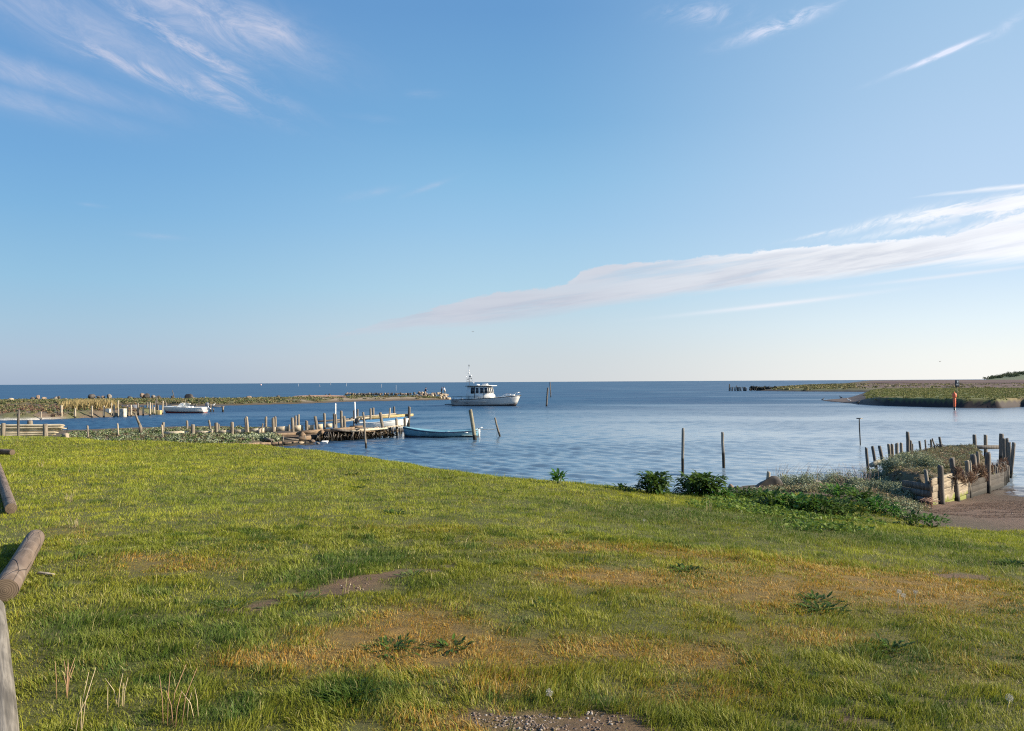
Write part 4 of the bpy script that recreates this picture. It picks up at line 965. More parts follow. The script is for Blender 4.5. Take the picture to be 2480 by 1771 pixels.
def log(a, b, r, label, mat=None, seed=0, r2=None):
    a, b = Vector(a), Vector(b); L = (b - a).length; r2 = r2 or r
    k = 28; n = 40; V = []
    for i in range(n):
        t = i / (n - 1)
        for j in range(k):
            an = 2 * math.pi * j / k
            rr = (r + (r2 - r) * t) * (1 + 0.10 * (float(vnoise(np.array([t * L * 2.2]), np.array([j / k * 6 if j < k / 2 else (1 - j / k) * 6]), seed)[0]) - 0.5))
            if t > 0.98 or t < 0.02: rr *= 0.96
            V.append([t * L, rr * math.cos(an), rr * math.sin(an)])
    F = [[i * k + j, i * k + (j + 1) % k, (i + 1) * k + (j + 1) % k, (i + 1) * k + j] for i in range(n - 1) for j in range(k)]
    root = empty('log', a); root.rotation_euler = (b - a).to_track_quat('X', 'Z').to_euler()
    np_obj('bark', V, np.array(F), mat or LOGM, root, smooth_=True)
    for x, s in ((0, -1), (L, 1)):
        rr_ = (r if s < 0 else r2) * 0.955
        MB().lathe([(0.001, 0.012), (rr_ * 0.5, 0.006), (rr_, 0.0)], k=k).done('cut_end', LOGE, root).rotation_euler = (0, s * math.pi / 2, 0)
        root.children[-1].location = (x, 0, 0)
    tag(root, label, 'log', 'logs lying along the lawn edge'); return root
LZ = 1.8
def lp(px, py, z): return W(px, py, z)
log(lp(12, 1430, LZ + .075), lp(86, 1303, LZ + .07), 0.088, 'thick brown cracked log with its cut end facing the viewer', seed=3, r2=0.085)
log(lp(27, 1232, LZ + .055), lp(-26, 1072, LZ + .0), 0.068, 'thinner dark log lying further back at the left edge', seed=6)
log(lp(30, 1096, LZ - 0.10), lp(-60, 1090, LZ - 0.08), 0.075, 'short dark log end lying crosswise at the back left', seed=8)
log(lp(-6, 1830, LZ + .05), lp(-22, 1478, LZ + .05), 0.085, 'pale grey split log running out of the bottom left corner', mat=GLOG, seed=9)
a = G(93, 1391); b = G(131, 1396)
o = MB().beam((a.x, a.y, a.z + 0.012), (b.x, b.y, b.z + 0.012), 0.03, 0.02).done('wood_scrap', W_LIGHT, bevel=0.004); tag(o, 'small pale scrap of board lying in the grass beside the brown log', 'board')
# ------------------------------------------------------------------ boats
GEL = solid('white_gelcoat', (0.78, 0.77, 0.73), 0.25, var=0.03, scale=1.2)
GELG = solid('grey_white_hull', (0.60, 0.60, 0.58), 0.3, var=0.04, scale=1.0)
BLK = solid('black_trim', (0.015, 0.016, 0.018), 0.4, var=0.1)
NAVY = solid('navy_trim', (0.012, 0.02, 0.06), 0.4, var=0.1)
RED = solid('red_antifoul', (0.22, 0.03, 0.022), 0.6, var=0.15)
ANTI = solid('dark_antifoul', (0.02, 0.016, 0.022), 0.6, var=0.15)
BLUE = solid('light_blue_paint', (0.15, 0.33, 0.44), 0.4, var=0.10, scale=1.5)
STEEL = solid('steel', (0.55, 0.56, 0.58), 0.3, metal=0.9, var=0.03)
GLASS = solid('dark_glass', (0.03, 0.035, 0.045), 0.08, var=0.02)
TEAK = solid('teak', (0.34, 0.22, 0.12), 0.6, var=0.15, scale=8)
def glassm():
    m, b, o = newmat('clear_glass'); b.inputs['Base Color'].default_value = (0.75, 0.85, 0.9, 1); b.inputs['Roughness'].default_value = 0.05; b.inputs['Alpha'].default_value = 0.35; return m
CLR = glassm()

class Hull:
    def __init__(s, L, beam, sheer, keel, fine=0.55, transom=0.8, flare=0.75, chine=0.35, n=22, double=False, rake=0.0, tail=0.0):
        s.L, s.n = L, n; s.st = []
        for i in range(n):
            t = i / (n - 1)
            if double: b = (max(0.0, math.sin(math.pi * (0.02 + 0.96 * t)))) ** fine
            else: b = (transom + (1 - transom) * min(1, t / 0.35)) * (1 - max(0, (t - 0.45) / 0.55) ** 2.3) ** 0.75
            b = max(b, 0.012) * beam / 2
            zs = sheer(t); zk = keel(t); x = L * (t - 0.5)
            pts = []
            for u in (0, 0.18, 0.36, 0.52, 0.68, 0.84, 1.0):
                bb = b * (u ** 0.5) * (flare + (1 - flare) * u) if u > 0 else 0.0
                z = zk + (zs - zk) * (u ** 1.15)
                xo = rake * (u ** 1.0) * max(0, (t - 0.6) / 0.4) ** 2 - tail * u * max(0, (0.3 - t) / 0.3) ** 2
                pts.append((x + xo, bb, z))
            s.st.append(pts)
    def rows(s, a, b):  # u index range, both sides
        P = np.array(s.st); out = []
        for sg in (-1, 1):
            Q = P[:, a:b + 1].copy(); Q[..., 1] *= sg; out.append(Q)
        return out
    def skin(s, name, mat, parent, a, b, scale=1.0, transom=True):
        m = MB()
        for Q in s.rows(a, b): m.grid(Q)
        if transom:
            P = np.array(s.st)[0, a:b + 1]; m.grid([[[p[0], -p[1], p[2]], [p[0], p[1], p[2]]] for p in P])
        return m.done(name, mat, parent, smooth_=False, solid=0.02)
    def rail(s, name, mat, parent, r=0.03, u=6, dz=0.0):
        m = MB(); P = np.array(s.st)[:, u]
        for sg in (-1, 1): m.tube([[p[0], p[1] * sg, p[2] + dz] for p in P], r, 6)
        return m.done(name, mat, parent, smooth_=True)
    def deck(s, name, mat, parent, t0, t1, dz=-0.02, camber=0.03, k=0.98):
        m = MB(); P = np.array(s.st)[:, 6]; G_ = []
        for i in range(s.n):
            t = i / (s.n - 1)
            if t0 <= t <= t1: G_.append([[P[i][0], P[i][1] * k * q, P[i][2] + dz + camber * (1 - q * q)] for q in np.linspace(-1, 1, 9)])
        return m.grid(G_).done(name, mat, parent, smooth_=True)

def win(m_frame, m_glass, corners, parent, fr=0.03, n_out=(0, 0, 0)):
    """a window: pane part with its frame as sub-part"""
    c = [np.array(q, float) + np.array(n_out) for q in corners]
    pane = MB().grid([[c[0], c[1]], [c[3], c[2]]]).done('window', m_glass, parent, solid=0.012)
    f = MB()
    for i in range(4): f.beam(c[i], c[(i + 1) % 4], fr, fr)
    f.done('frame', m_frame, pane)
    return pane

def cruiser():
    p = W(1173, 983.2); L = 9.4
    root = empty('cabin_cruiser', (p.x, p.y, 0.0), math.radians(-19)); tag(root, 'grey-white cabin cruiser with a tall mast, motoring past the breakwater tip', 'motorboat')
    H = Hull(L, 3.0, lambda t: 0.92 + 0.05 * t + 0.55 * t ** 2.2, lambda t: -0.45 + 0.35 * t ** 5, transom=0.86, flare=0.8, rake=0.75)
    H.skin('hull', GELG, root, 2, 6); H.skin('bottom_paint', ANTI, root, 0, 2)
    H.rail('rub_rail', BLK, root, 0.05, dz=-0.03); H.deck('foredeck', GEL, root, 0.62, 1.0, 0.0, 0.06)
    MB().grid([[[-L / 2, -1.2, 0.55], [-L / 2, 1.2, 0.55]], [[0.2, -1.2, 0.55], [0.2, 1.2, 0.55]]]).done('cockpit_floor', TEAK, root)
    MB().box((-0.95, 0, 0.80), (3.6, 2.5, 0.5)).done('side_deck', GELG, root)
    MB().box((-L / 2 - 0.45, 0, 0.22), (1.0, 2.4, 0.10)).done('swim_platform', BLK, root)
    # cabin
    cx0, cx1, w0, zt, zb = -2.45, 1.15, 1.12, 2.78, 0.95
    m = MB()
    prof = [(cx0, zb), (cx0 + 0.15, 1.9), (cx0 + 0.25, zt)]
    front = [(cx1 + 0.35, zb), (cx1 + 0.22, 1.55), (cx1 - 0.05, 1.72), (cx1 - 0.28, zt)]
    G_ = []
    for (xa, za), (xb, zb_) in zip([prof[0], (cx0 + .1, 1.55), (cx0 + .12, 1.72), prof[2]], front):
        wz = w0 - 0.10 * (za - zb) / 1.8
        G_.append([[xa, -wz, za], [(xa + xb) / 2, -wz, (za + zb_) / 2], [xb - 0.25, -wz, zb_], [xb, -wz * 0.62, zb_], [xb + 0.05, 0, zb_], [xb, wz * 0.62, zb_], [xb - 0.25, wz, zb_], [(xa + xb) / 2, wz, (za + zb_) / 2], [xa, wz, za], [xa, 0, za], [xa, -wz, za]])
    MB().grid(G_).done('cabin', GEL, root, solid=0.02)
    wt = w0 - 0.02
    for (x0, x1, xb0, xb1) in ((-1.55, -1.12, -1.62, -1.12), (-0.88, -0.42, -0.88, -0.42), (-0.22, 0.28, -0.22, 0.34), (0.42, 0.88, 0.42, 1.0)):
        for sg in (-1, 1): win(GEL if x0 > -1 else BLK, GLASS, [(xb0, sg * 1.085, 1.80), (xb1, sg * 1.085, 1.80), (x1, sg * 1.065, 2.62), (x0, sg * 1.065, 2.62)], root, 0.05, (0, sg * 0.025, 0))
    for (y0, y1) in ((-0.66, -0.06), (0.06, 0.66)):
        win(GEL, GLASS, [(1.16, y0, 1.80), (1.18, y1, 1.80), (0.98, y1, 2.62), (0.96, y0, 2.62)], root, 0.05, (0.03, 0, 0))
    for sg in (-1, 1): win(GEL, GLASS, [(0.92, sg * 1.0, 1.80), (1.12, sg * 0.72, 1.80), (0.94, sg * 0.70, 2.62), (0.76, sg * 0.98, 2.62)], root, 0.04, (0.03, sg * 0.03, 0))
    MB().box((-0.62, 0, 2.83), (3.75, 2.35, 0.08)).done('roof', BLK, root, bevel=0.02)
    MB().box((1.28, 0, 2.86), (0.55, 2.2, 0.08)).done('visor', GEL, root, bevel=0.02)
    h = MB().box((-0.6, 0, 2.90), (3.3, 2.0, 0.06)).done('roof_top', GEL, root)
    MB().lathe([(0.32, 0), (0.34, 0.06), (0.26, 0.15), (0.01, 0.19)], (-0.9, -0.3, 2.94)).done('radar', GEL, root, smooth_=True)
    MB().box((0.15, 0.0, 3.05), (0.75, 0.6, 0.22)).done('liferaft', GEL, root, bevel=0.05)
    sd = MB().beam((-1.05, -1.14, 0.95), (-1.05, -1.10, 2.7), 0.05, 0.04).beam((0.36, -1.14, 0.95), (0.36, -1.10, 2.7), 0.05, 0.04).done('grab_rail', BLK, root)
    rr = MB().tube([(-4.7, -1.25, 1.30), (-3.4, -1.27, 1.34), (-2.4, -1.30, 1.40), (-0.5, -1.32, 1.44), (-0.25, -1.34, 1.0)], 0.028, 6)
    for x in (-4.2, -3.0, -1.9): rr.tube([(x, -1.27, 0.9), (x, -1.28, 1.36)], 0.02, 5)
    rr.tube([(-4.7, 1.25, 1.30), (-3.4, 1.27, 1.34), (-2.4, 1.30, 1.40)], 0.028, 6); rr.done('side_rail', BLK, root)
    pu = MB(); P = [H.st[i][6] for i in range(15, H.n)]
    for sg in (-1, 1):
        pu.tube([[q[0], q[1] * sg * 0.93, q[2] + 0.10 + 0.32 * min(1, (i + 0) / 2.0)] for i, q in enumerate(P)], 0.018, 5)
        for q in P[1::2]: pu.tube([[q[0], q[1] * sg * 0.93, q[2]], [q[0], q[1] * sg * 0.93, q[2] + 0.42]], 0.013, 5)
    pu.done('bow_rail', STEEL, root)
    MB().box((3.9, 0, 1.55), (1.3, 0.6, 0.12)).done('deck_hatch', GEL, root, bevel=0.03)
    MB().tube([(5.2, 0, 1.42), (5.55, 0, 1.50)], [0.10, 0.06], 8).done('anchor', BLK, root)
    mt = MB().tube([(-2.25, -0.1, 2.7), (-2.28, -0.1, 4.4), (-2.30, -0.1, 5.95)], [0.06, 0.045, 0.022], 8).done('mast', STEEL, root)
    MB().beam((-2.65, -0.1, 3.45), (-1.85, -0.1, 3.45), 0.06, 0.05).beam((-2.5, -0.1, 3.95), (-2.0, -0.1, 3.95), 0.04, 0.04).beam((-2.5, -0.1, 4.65), (-2.28, -0.1, 4.6), 0.03, 0.03).done('crosstree', BLK, mt)
    MB().lathe([(0.02, 0), (0.15, 0.04), (0.17, 0.12), (0.1, 0.2), (0.01, 0.23)], (-2.02, -0.1, 4.22), 10).done('scanner', GEL, mt, smooth_=True)
    MB().box((-2.14, -0.1, 4.18), (0.22, 0.16, 0.10)).box((-2.29, -0.1, 5.78), (0.10, 0.10, 0.22)).box((-2.24, -0.1, 5.0), (0.08, 0.1, 0.1)).box((-2.46, -0.1, 3.78), (0.12, 0.1, 0.12)).box((-1.92, -0.1, 3.90), (0.12, 0.1, 0.10)).done('lamp', BLK, mt)
    MB().tube([(-2.22, -0.1, 4.3), (-1.6, -0.1, 3.4), (-1.45, -0.1, 2.95)], 0.02, 5).tube([(-2.55, -0.3, 2.9), (-2.65, -0.35, 5.0)], 0.012, 5).done('stay', STEEL, mt)
    MB().box((-3.9, 0, 0.9), (0.9, 1.4, 0.35)).done('seat', GEL, root, bevel=0.05)
    m = MB()
    for (x, w_) in ((-4.35, 0.10), (-4.20, 0.10), (-4.05, 0.08), (-3.92, 0.10), (-3.77, 0.08), (-3.62, 0.10)): m.box((x, -1.40, 0.72), (w_, 0.05, 0.10))
    m.done('hull_lettering', NAVY, root)
    m = MB()
    for x in (-2.2, -2.02): m.box((x, -1.43, 0.40), (0.13, 0.05, 0.07))
    m.done('exhaust_port', BLK, root)
    return root
cruiser()

def runabout():
    p = W(450.5, 1000.3); L = 4.75
    root = empty('runabout', (p.x, p.y, 0.02), math.radians(180 - 4)); tag(root, 'white open runabout with a windscreen and grey outboard, moored by the posts', 'motorboat')
    H = Hull(L, 1.85, lambda t: 0.60 + 0.05 * t + 0.10 * t * t, lambda t: -0.18 + 0.12 * t ** 5, transom=0.88, flare=0.82, rake=0.4)
    H.skin('hull', GEL, root, 2, 6); H.skin('bottom_paint', RED, root, 0, 2); H.rail('rub_rail', GEL, root, 0.025)
    H.deck('foredeck', GEL, root, 0.56, 1.0, 0.0, 0.05)
    MB().grid([[[-2.3, -0.8, 0.18], [-2.3, 0.8, 0.18]], [[0.6, -0.8, 0.18], [0.6, 0.8, 0.18]]]).done('floor', GELG, root)
    m = MB(); g = MB()
    a = [(0.15, -0.80, 0.66), (0.85, -0.62, 0.70), (1.05, 0.0, 0.74), (0.85, 0.62, 0.70), (0.15, 0.80, 0.66)]
    b = [(-0.20, -0.72, 1.06), (0.35, -0.55, 1.12), (0.50, 0.0, 1.14), (0.35, 0.55, 1.12), (-0.20, 0.72, 1.06)]
    for i in range(5): m.beam(a[i], b[i], 0.035, 0.035)
    for i in range(4): m.beam(b[i], b[i + 1], 0.035, 0.03); m.beam(a[i], a[i + 1], 0.03, 0.03)
    ws = MB().grid([a, b]).done('windscreen', CLR, root); m.done('frame', GEL, ws)
    for y in (-0.4, 0.4): MB().box((-0.35, y, 0.38), (0.45, 0.42, 0.2)).box((-0.58, y, 0.58), (0.10, 0.42, 0.36)).done('seat', GEL, root, bevel=0.03)
    om = MB().box((-2.52, 0, 0.98), (0.42, 0.34, 0.42), taper=0.7).done('outboard_motor', solid('grey_cowl', (0.16, 0.17, 0.19), 0.35), root, bevel=0.06)
    MB().box((-2.62, 0, 0.60), (0.16, 0.12, 0.5)).beam((-2.5, 0, 0.72), (-2.95, 0, 0.42), 0.08, 0.12).done('motor_leg', STEEL, om)
    return root
runabout()

def dinghy():
    p = W(1070, 1058.6); L = 4.45
    root = empty('rowing_boat', (p.x, p.y, 0.0), math.radians(180 + 3)); tag(root, 'light blue open wooden boat tied between the jetty and a leaning pile', 'rowing boat')
    H = Hull(L, 1.55, lambda t: 0.36 + 0.95 * (t - 0.45) ** 2 * (1.0 if t > 0.45 else 0.6), lambda t: -0.14 + 0.18 * max(0, t - 0.8) ** 1, transom=0.55, flare=0.72, rake=0.18, fine=0.6)
    H.skin('hull', BLUE, root, 2, 6); H.skin('bottom_paint', ANTI, root, 0, 2); H.rail('rub_rail', NAVY, root, 0.026, dz=-0.05); H.rail('gunwale', BLUE, root, 0.022, dz=0.01)
    H.deck('foredeck', GEL, root, 0.88, 1.0, -0.02, 0.02)
    MB().grid([[[-2.1, -0.5, 0.10], [-2.1, 0.5, 0.10]], [[1.5, -0.4, 0.10], [1.5, 0.4, 0.10]]]).done('floor', GELG, root)
    for x, w_ in ((-1.5, 0.6), (-0.35, 0.72), (0.85, 0.6)): MB().box((x, 0, 0.30), (0.24, w_ * 2, 0.035)).done('thwart', GEL, root)
    ru = MB().box((-2.30, 0, 0.20), (0.16, 0.04, 0.62)).beam((-2.3, 0, 0.50), (-2.52, 0, 0.58), 0.06, 0.06).done('rudder', GEL, root)
    MB().box((-2.18, 0, 0.40), (0.06, 0.75, 0.22)).done('transom_board', GEL, root)
    return root
dinghy()

def moored_boat():
    d = 54.5; c = D(922, 1030, d)
    root = empty('moored_boat', (c.x, c.y, 0.0), math.radians(8)); tag(root, 'white boat with a blue cover, half hidden behind the jetty boards', 'boat')
    H = Hull(3.1, 1.25, lambda t: 0.66 + 0.22 * t * t, lambda t: -0.1, transom=0.8, flare=0.82, rake=0.35)
    H.skin('hull', GEL, root, 2, 6); H.skin('bottom_paint', ANTI, root, 0, 2); H.rail('rub_rail', GEL, root, 0.03)
    cv = MB(); P = np.array(H.st)[:, 6]; 
    G_ = [[[P[i][0], P[i][1] * q, P[i][2] + 0.02 + 0.16 * (1 - abs(q) ** 1.5)] for q in np.linspace(-1, 1, 7)] for i in range(4, H.n - 1)]
    cv.grid(G_).done('cover', solid('blue_cover', (0.10, 0.25, 0.40), 0.7), root, smooth_=True)
    om = MB().box((-1.6, 0, 0.80), (0.34, 0.3, 0.34), taper=0.75).done('outboard_motor', BLK, root, bevel=0.05); MB().box((-1.65, 0, 0.45), (0.12, 0.1, 0.45)).done('motor_leg', STEEL, om)
    return root
moored_boat()
# ------------------------------------------------------------------ left jetty
def sub(par, xt, yt, xb, yb, w, mat, d, name='post', below=0.6, sq=0.0):
    b = D(xb, yb, d); t = D(xt, yt, d); L = (b - t).length; b = b + (b - t) / L * below
    return child(par, post_mesh(name, b, t, w * d / FPX, mat, sq=sq))
def boards(x0, x1, y0, y1, d0, d1, z_of, n, th, par, mat, name='deck_board', gap=0.15):
    pass
# bulkhead: plank wall with its posts, holding the green earth spit
j0 = W(500, 1062, 0.45); BH = empty('timber_bulkhead', (D(560, 1055, 46).x, 46, 0)); tag(BH, 'pale plank bulkhead with square posts holding the scrubby spit left of the jetty deck', 'bulkhead')
def bd(px): return np.interp(px, [380, 500, 830], [44.5, 45.5, 49.5])
for (x0, x1, yt0, yt1, yb0, yb1) in ((392, 455, 1046, 1044, 1054, 1052), (470, 525, 1043, 1045, 1056, 1053), (527, 563, 1043, 1041, 1051, 1050), (566, 598, 1041, 1040, 1050, 1049), (604, 640, 1039, 1036.5, 1048, 1047), (641, 668, 1036.5, 1034.5, 1046.5, 1046),
                                     (667, 700, 1034, 1032.5, 1046, 1045), (709, 734, 1031.5, 1029.5, 1044, 1043), (742, 760, 1030, 1029, 1043, 1041), (768, 781, 1028, 1027, 1041, 1039), (789, 804, 1026.5, 1026, 1035, 1034.5)):
    d = bd((x0 + x1) / 2); 
    a = D(x0, yt0, bd(x0)); b = D(x1, yt1, bd(x1)); c = D(x1, yb1 + 1, bd(x1)); e = D(x0, yb0 + 1, bd(x0))
    wn = Vector((0, 0.07, 0)); P = [a, b, c, e]; Q = [p + wn for p in P]
    o = MB().add([tuple(p) for p in P + Q], [[0, 3, 2, 1], [4, 5, 6, 7], [0, 1, 5, 4], [1, 2, 6, 5], [2, 3, 7, 6], [3, 0, 4, 7]]).done('plank', W_BLEACH); child(BH, o)
for (xt, yt, xb, yb, w, mt) in ((467, 1028, 467, 1061, 9.5, W_GREY), (523.5, 1024, 524, 1055, 8.5, W_GREY), (513, 1041, 513, 1053, 6, W_LIGHT), (562, 1022, 562.5, 1051, 8, W_GREY), (594, 1012, 595, 1045, 4.5, W_DARK), (597.7, 1009, 600.5, 1052, 6, W_LIGHT),
                               (628.5, 1041, 629, 1051, 7.5, W_LIGHT), (636.5, 1025.6, 633, 1049, 3.2, W_GREY), (661, 1012, 662, 1048, 7.2, W_GREY), (700.6, 1029, 699.5, 1045, 4.5, W_GREY), (707.5, 1011.5, 709.5, 1043.5, 7.5, W_GREY), (742.7, 1019, 742.7, 1042, 7.5, W_GREY), (763, 1008, 767.5, 1040, 7.2, W_GREY)):
    sub(BH, xt, yt, xb, yb, w, mt, bd(xt) - 0.12)
for q, l, d_ in (((212, 1031, 212.5, 1048, 4.6), 'short stub poking up from the scrub, left of the leaning broken pole', 42), ((285, 1026, 286, 1046, 4.0), 'small stub half buried in scrub near the leaning broken pole', 44), ((395.4, 1023, 395.4, 1046, 6.4), 'short dark post behind a thin pale stick on the scrub spit', 47.5),
                 ((391.5, 1029, 394.5, 1060, 4.0), 'thin pale leaning stick in front of a short dark post', 42), ((452.6, 1019, 453, 1042, 5.6), 'post behind the stout square-cut bulkhead post', 49), ((506, 1017.6, 509.5, 1040, 5), 'post leaning left on the back edge of the scrub spit', 49.5),
                 ((530, 1027, 530, 1042, 3.4), 'small dark stub behind the bulkhead, right of a stout post', 49), ((644, 1010, 643.5, 1034, 6.2), 'post behind the bulkhead, leftmost of the back pair', 52.5), ((667.5, 1009, 667.5, 1034, 5.4), 'post behind the bulkhead, right one of the back pair', 53),
                 ((715.5, 1007, 716, 1032, 5.4), 'dark post tight left of a pale one on the back edge', 53.5), ((722.8, 1004.4, 723.5, 1032, 5.8), 'pale post tight right of a dark one on the back edge', 53.7), ((785.5, 1000.7, 786, 1026, 6), 'dark post at the left end of the back gangway', 56)):
    post('wooden_post', *q, W_GREY if q[4] != 4.0 else W_LIGHT, l, d=d_, group='old posts along the scrub spit')
lb = D(340, 1048, 43.5); kn = D(338, 1028, 43.5); tp = D(327.5, 1003, 43.2)
o = MB().tube([lb, D(340.5, 1036, 43.5), kn], [0.10, 0.10, 0.075], 8, jit=0.1).tube([kn, D(334, 1019, 43.4), tp], [0.07, 0.06, 0.05], 8, jit=0.1).done('broken_pole', W_GREY); tag(o, 'broken grey pole leaning left over the creek above the scrub', 'pole', 'old posts along the scrub spit')

JT = empty('jetty', (D(860, 1045, 47.5).x, 47.5, 0)); tag(JT, 'rickety timber jetty with grey deck boards, long beams and weathered posts', 'jetty')
def jd(px): return np.interp(px, [640, 860, 1000], [44.3, 46.8, 50.0])
def seg(name, x0, y0, x1, y1, w, h, mat, dx=0.0, par=JT, d0=None, d1=None):
    a = D(x0, y0, (jd(x0) if d0 is None else d0) + dx); b = D(x1, y1, (jd(x1) if d1 is None else d1) + dx)
    return child(par, MB().beam(a, b, w, h).done(name, mat))
seg('beam', 612, 1056, 728, 1050, 0.16, 0.16, W_BROWN); seg('beam', 726, 1048.5, 782, 1044, 0.20, 0.22, W_BROWN, -0.1); seg('beam', 776, 1044, 858, 1037.5, 0.18, 0.18, W_BROWN)
seg('cross_beam', 728, 1050, 735, 1057, 0.25, 0.3, W_BROWN, -0.2); seg('cross_beam', 776, 1045, 782, 1049, 0.25, 0.25, W_BROWN, -0.2)
# grey deck boards lying across, from the dark end at the left to the piles
a0, a1 = D(786, 1034, jd(786)), D(968, 1032, jd(968)); 
n = 26; zt = 0.66
for i in range(n):
    f = i / (n - 1); px = 792 + (968 - 792) * f
    d = jd(px); zz = 0.60 if px < 850 else 0.64
    p = D(px, 1040, d); wy = 1.5
    if px < 850 and i % 3 == 0: zz += 0.03
    o = MB().box((p.x, d + wy / 2, zz + rng.normal(0, 0.008)), (0.155, wy * (1 + rng.normal(0, 0.03)), 0.04), rz=rng.normal(0, 0.015)).done('deck_board', W_DECK); child(JT, o)
seg('fascia_board', 851, 1044.5, 918, 1038.5, 0.05, 0.13, W_BLEACH, -0.12); seg('fascia_board', 902, 1041, 938, 1037, 0.05, 0.09, W_BLEACH, -0.05); seg('fascia_board', 934, 1034.5, 970, 1032.5, 0.05, 0.10, W_BLEACH, 0.3)
seg('joist', 800, 1040, 852, 1044, 0.10, 0.12, W_DARK, -0.05); seg('joist', 862, 1046, 908, 1044.5, 0.06, 0.06, W_BROWN, 0.0)
o = MB().box((D(862, 1036, 46.8).x, 46.9, 0.78), (0.75, 0.3, 0.14), rz=0.03).done('deck_plank', W_BROWN); child(JT, o)
# back gangway
seg('beam', 772, 1021, 860, 1014, 0.14, 0.12, W_DARK, par=JT, d0=56.5, d1=59); seg('beam', 852, 1011.5, 958, 1002.5, 0.20, 0.10, W_LIGHT, d0=59, d1=61.5); seg('beam', 862, 1015, 1000, 1005, 0.16, 0.20, wood('yellow_timber', (0.26, 0.20, 0.08), (0.44, 0.35, 0.18), axis=(3, 12, 20)), d0=58.8, d1=62)
seg('beam', 806, 1024.5, 900, 1010.5, 0.10, 0.10, W_LIGHT, d0=56, d1=59); seg('beam', 936, 1006, 992, 1003.5, 0.12, 0.10, W_DARK, d0=61.3, d1=62.2)
for (xt, yt, xb, yb, w, d, mt) in ((809.3, 1002, 809.7, 1034, 6.2, 50.5, W_DARK), (813, 1003, 814.5, 1034, 4, 50.5, W_LIGHT), (826.5, 995, 827.5, 1031, 6.8, 55.5, W_GREY), (833, 1008, 834.5, 1032, 7, 51, W_GREY), (856.8, 994, 857, 1016, 4, 58.5, W_DARK), (865.8, 991.5, 866, 1024, 5, 60, W_DARK),
                                  (897.3, 990, 897, 1018, 5.4, 58, W_GREY), (904, 987.5, 904, 1020, 5.6, 61, W_GREY), (920.5, 999.5, 931, 1059, 7.4, 49.2, W_GREY), (935.5, 1036, 933, 1058, 3.4, 49.6, W_LIGHT), (944.8, 988.6, 942, 1012, 4.2, 59, W_LIGHT), (954.8, 985, 955, 1020, 4.8, 62.5, W_DARK),
                                  (960, 1014, 962, 1057, 6.2, 50, W_GREY), (979.5, 1012, 982, 1055.7, 6.5, 50.6, W_DARK), (991.8, 985, 989, 1034, 6.8, 61.5, W_DARK), (944.5, 1036, 945, 1059, 5.5, 49.8, W_DARK), (951, 1036, 951, 1056, 4.6, 51.5, W_DARK), (968.3, 1036, 968.5, 1056, 3.5, 51, W_DARK), (972, 1036, 972.5, 1054, 3, 52, W_DARK),
                                  (910, 1038, 910, 1060, 4, 49.0, W_DARK), (918, 1038, 918.5, 1060, 4, 49.2, W_DARK), (880, 1040, 880, 1064, 4, 48.4, W_DARK)):
    sub(JT, xt, yt, xb, yb, w, mt, d)
# weed-hung rotten stakes and roots under the deck
m = MB()
for i in range(90):
    px = 765 + 180 * rng.random(); d = jd(px) - 0.25 + 0.5 * rng.random(); top = D(px, 1045, d); bz = W(px, 1066, 0)
    pts = [(top.x + rng.normal(0, 0.05), d + 0.2 + rng.normal(0, 0.1), 0.52 * (0.6 + 0.5 * rng.random())), (top.x + rng.normal(0, 0.06), d + rng.normal(0, 0.08), 0.28), (top.x + rng.normal(0, 0.10), d - 0.1, 0.02)]
    m.tube(pts, [0.035, 0.025, 0.018], 5, jit=0.3)
child(JT, m.done('rotten_stakes', W_DARK))
w_ = leafcloud('seaweed', *(np.array([(D(770 + 175 * t, 1050, jd(770 + 175 * t)).x, jd(770 + 175 * t) + 0.25, 0.05 + 0.25 * rng.random(), 0.32) for t in np.linspace(0, 1, 40)]).T), 90, 0.10, [(0.03, 0.022, 0.012), (0.06, 0.04, 0.02), (0.02, 0.018, 0.012)], flat=0.8, seed=77)
tag(w_, 'dark brown seaweed and roots hanging beneath the jetty deck', 'seaweed', kind='stuff')
bk = MB()
for f in np.linspace(0, 1, 16):
    pass
P = [[[*(D(px, 1050, jd(px) + s)[:2]), z + 0.05 * math.sin(px)] for s, z in ((0.35, -0.3), (0.45, 0.30), (0.8, 0.50), (2.6, 0.50), (3.0, -0.3))] for px in np.linspace(640, 905, 24)]
o = MB().grid(P).done('earth_mound', solid('dark_earth', (0.075, 0.055, 0.04), 0.95, var=0.3, scale=3, bmp=0.6)); tag(o, 'dark earth core beneath the jetty timbers', 'earth mound', kind='structure')
# outlying timbers at the water's edge, left of the jetty
LT = empty('timber_kerb', tuple(W(690, 1083, 0.0))); tag(LT, 'low line of rotten timbers and short stakes at the waterline below the bulkhead', 'timbers')
def sub2(par, nm, x0, y0, x1, y1, w, h, mat, d0, d1): return child(par, MB().beam(D(x0, y0, d0), D(x1, y1, d1), w, h).done(nm, mat))
sub2(LT, 'timber', 612, 1076, 656, 1075.5, 0.20, 0.18, W_BROWN, 41.8, 42.2); sub2(LT, 'timber', 658, 1076, 682, 1073, 0.2, 0.16, W_BROWN, 42.4, 42.9); sub2(LT, 'timber', 688, 1076, 718, 1073, 0.22, 0.20, W_BROWN, 42.9, 43.6); sub2(LT, 'timber', 640, 1062, 662, 1067.5, 0.12, 0.12, W_GREY, 43, 42.8); sub2(LT, 'timber', 670, 1060, 722, 1066, 0.10, 0.10, W_GREY, 43.6, 43.2)
sub2(LT, 'timber', 626, 1076, 560, 1079, 0.2, 0.18, W_BROWN, 41.7, 40.5)
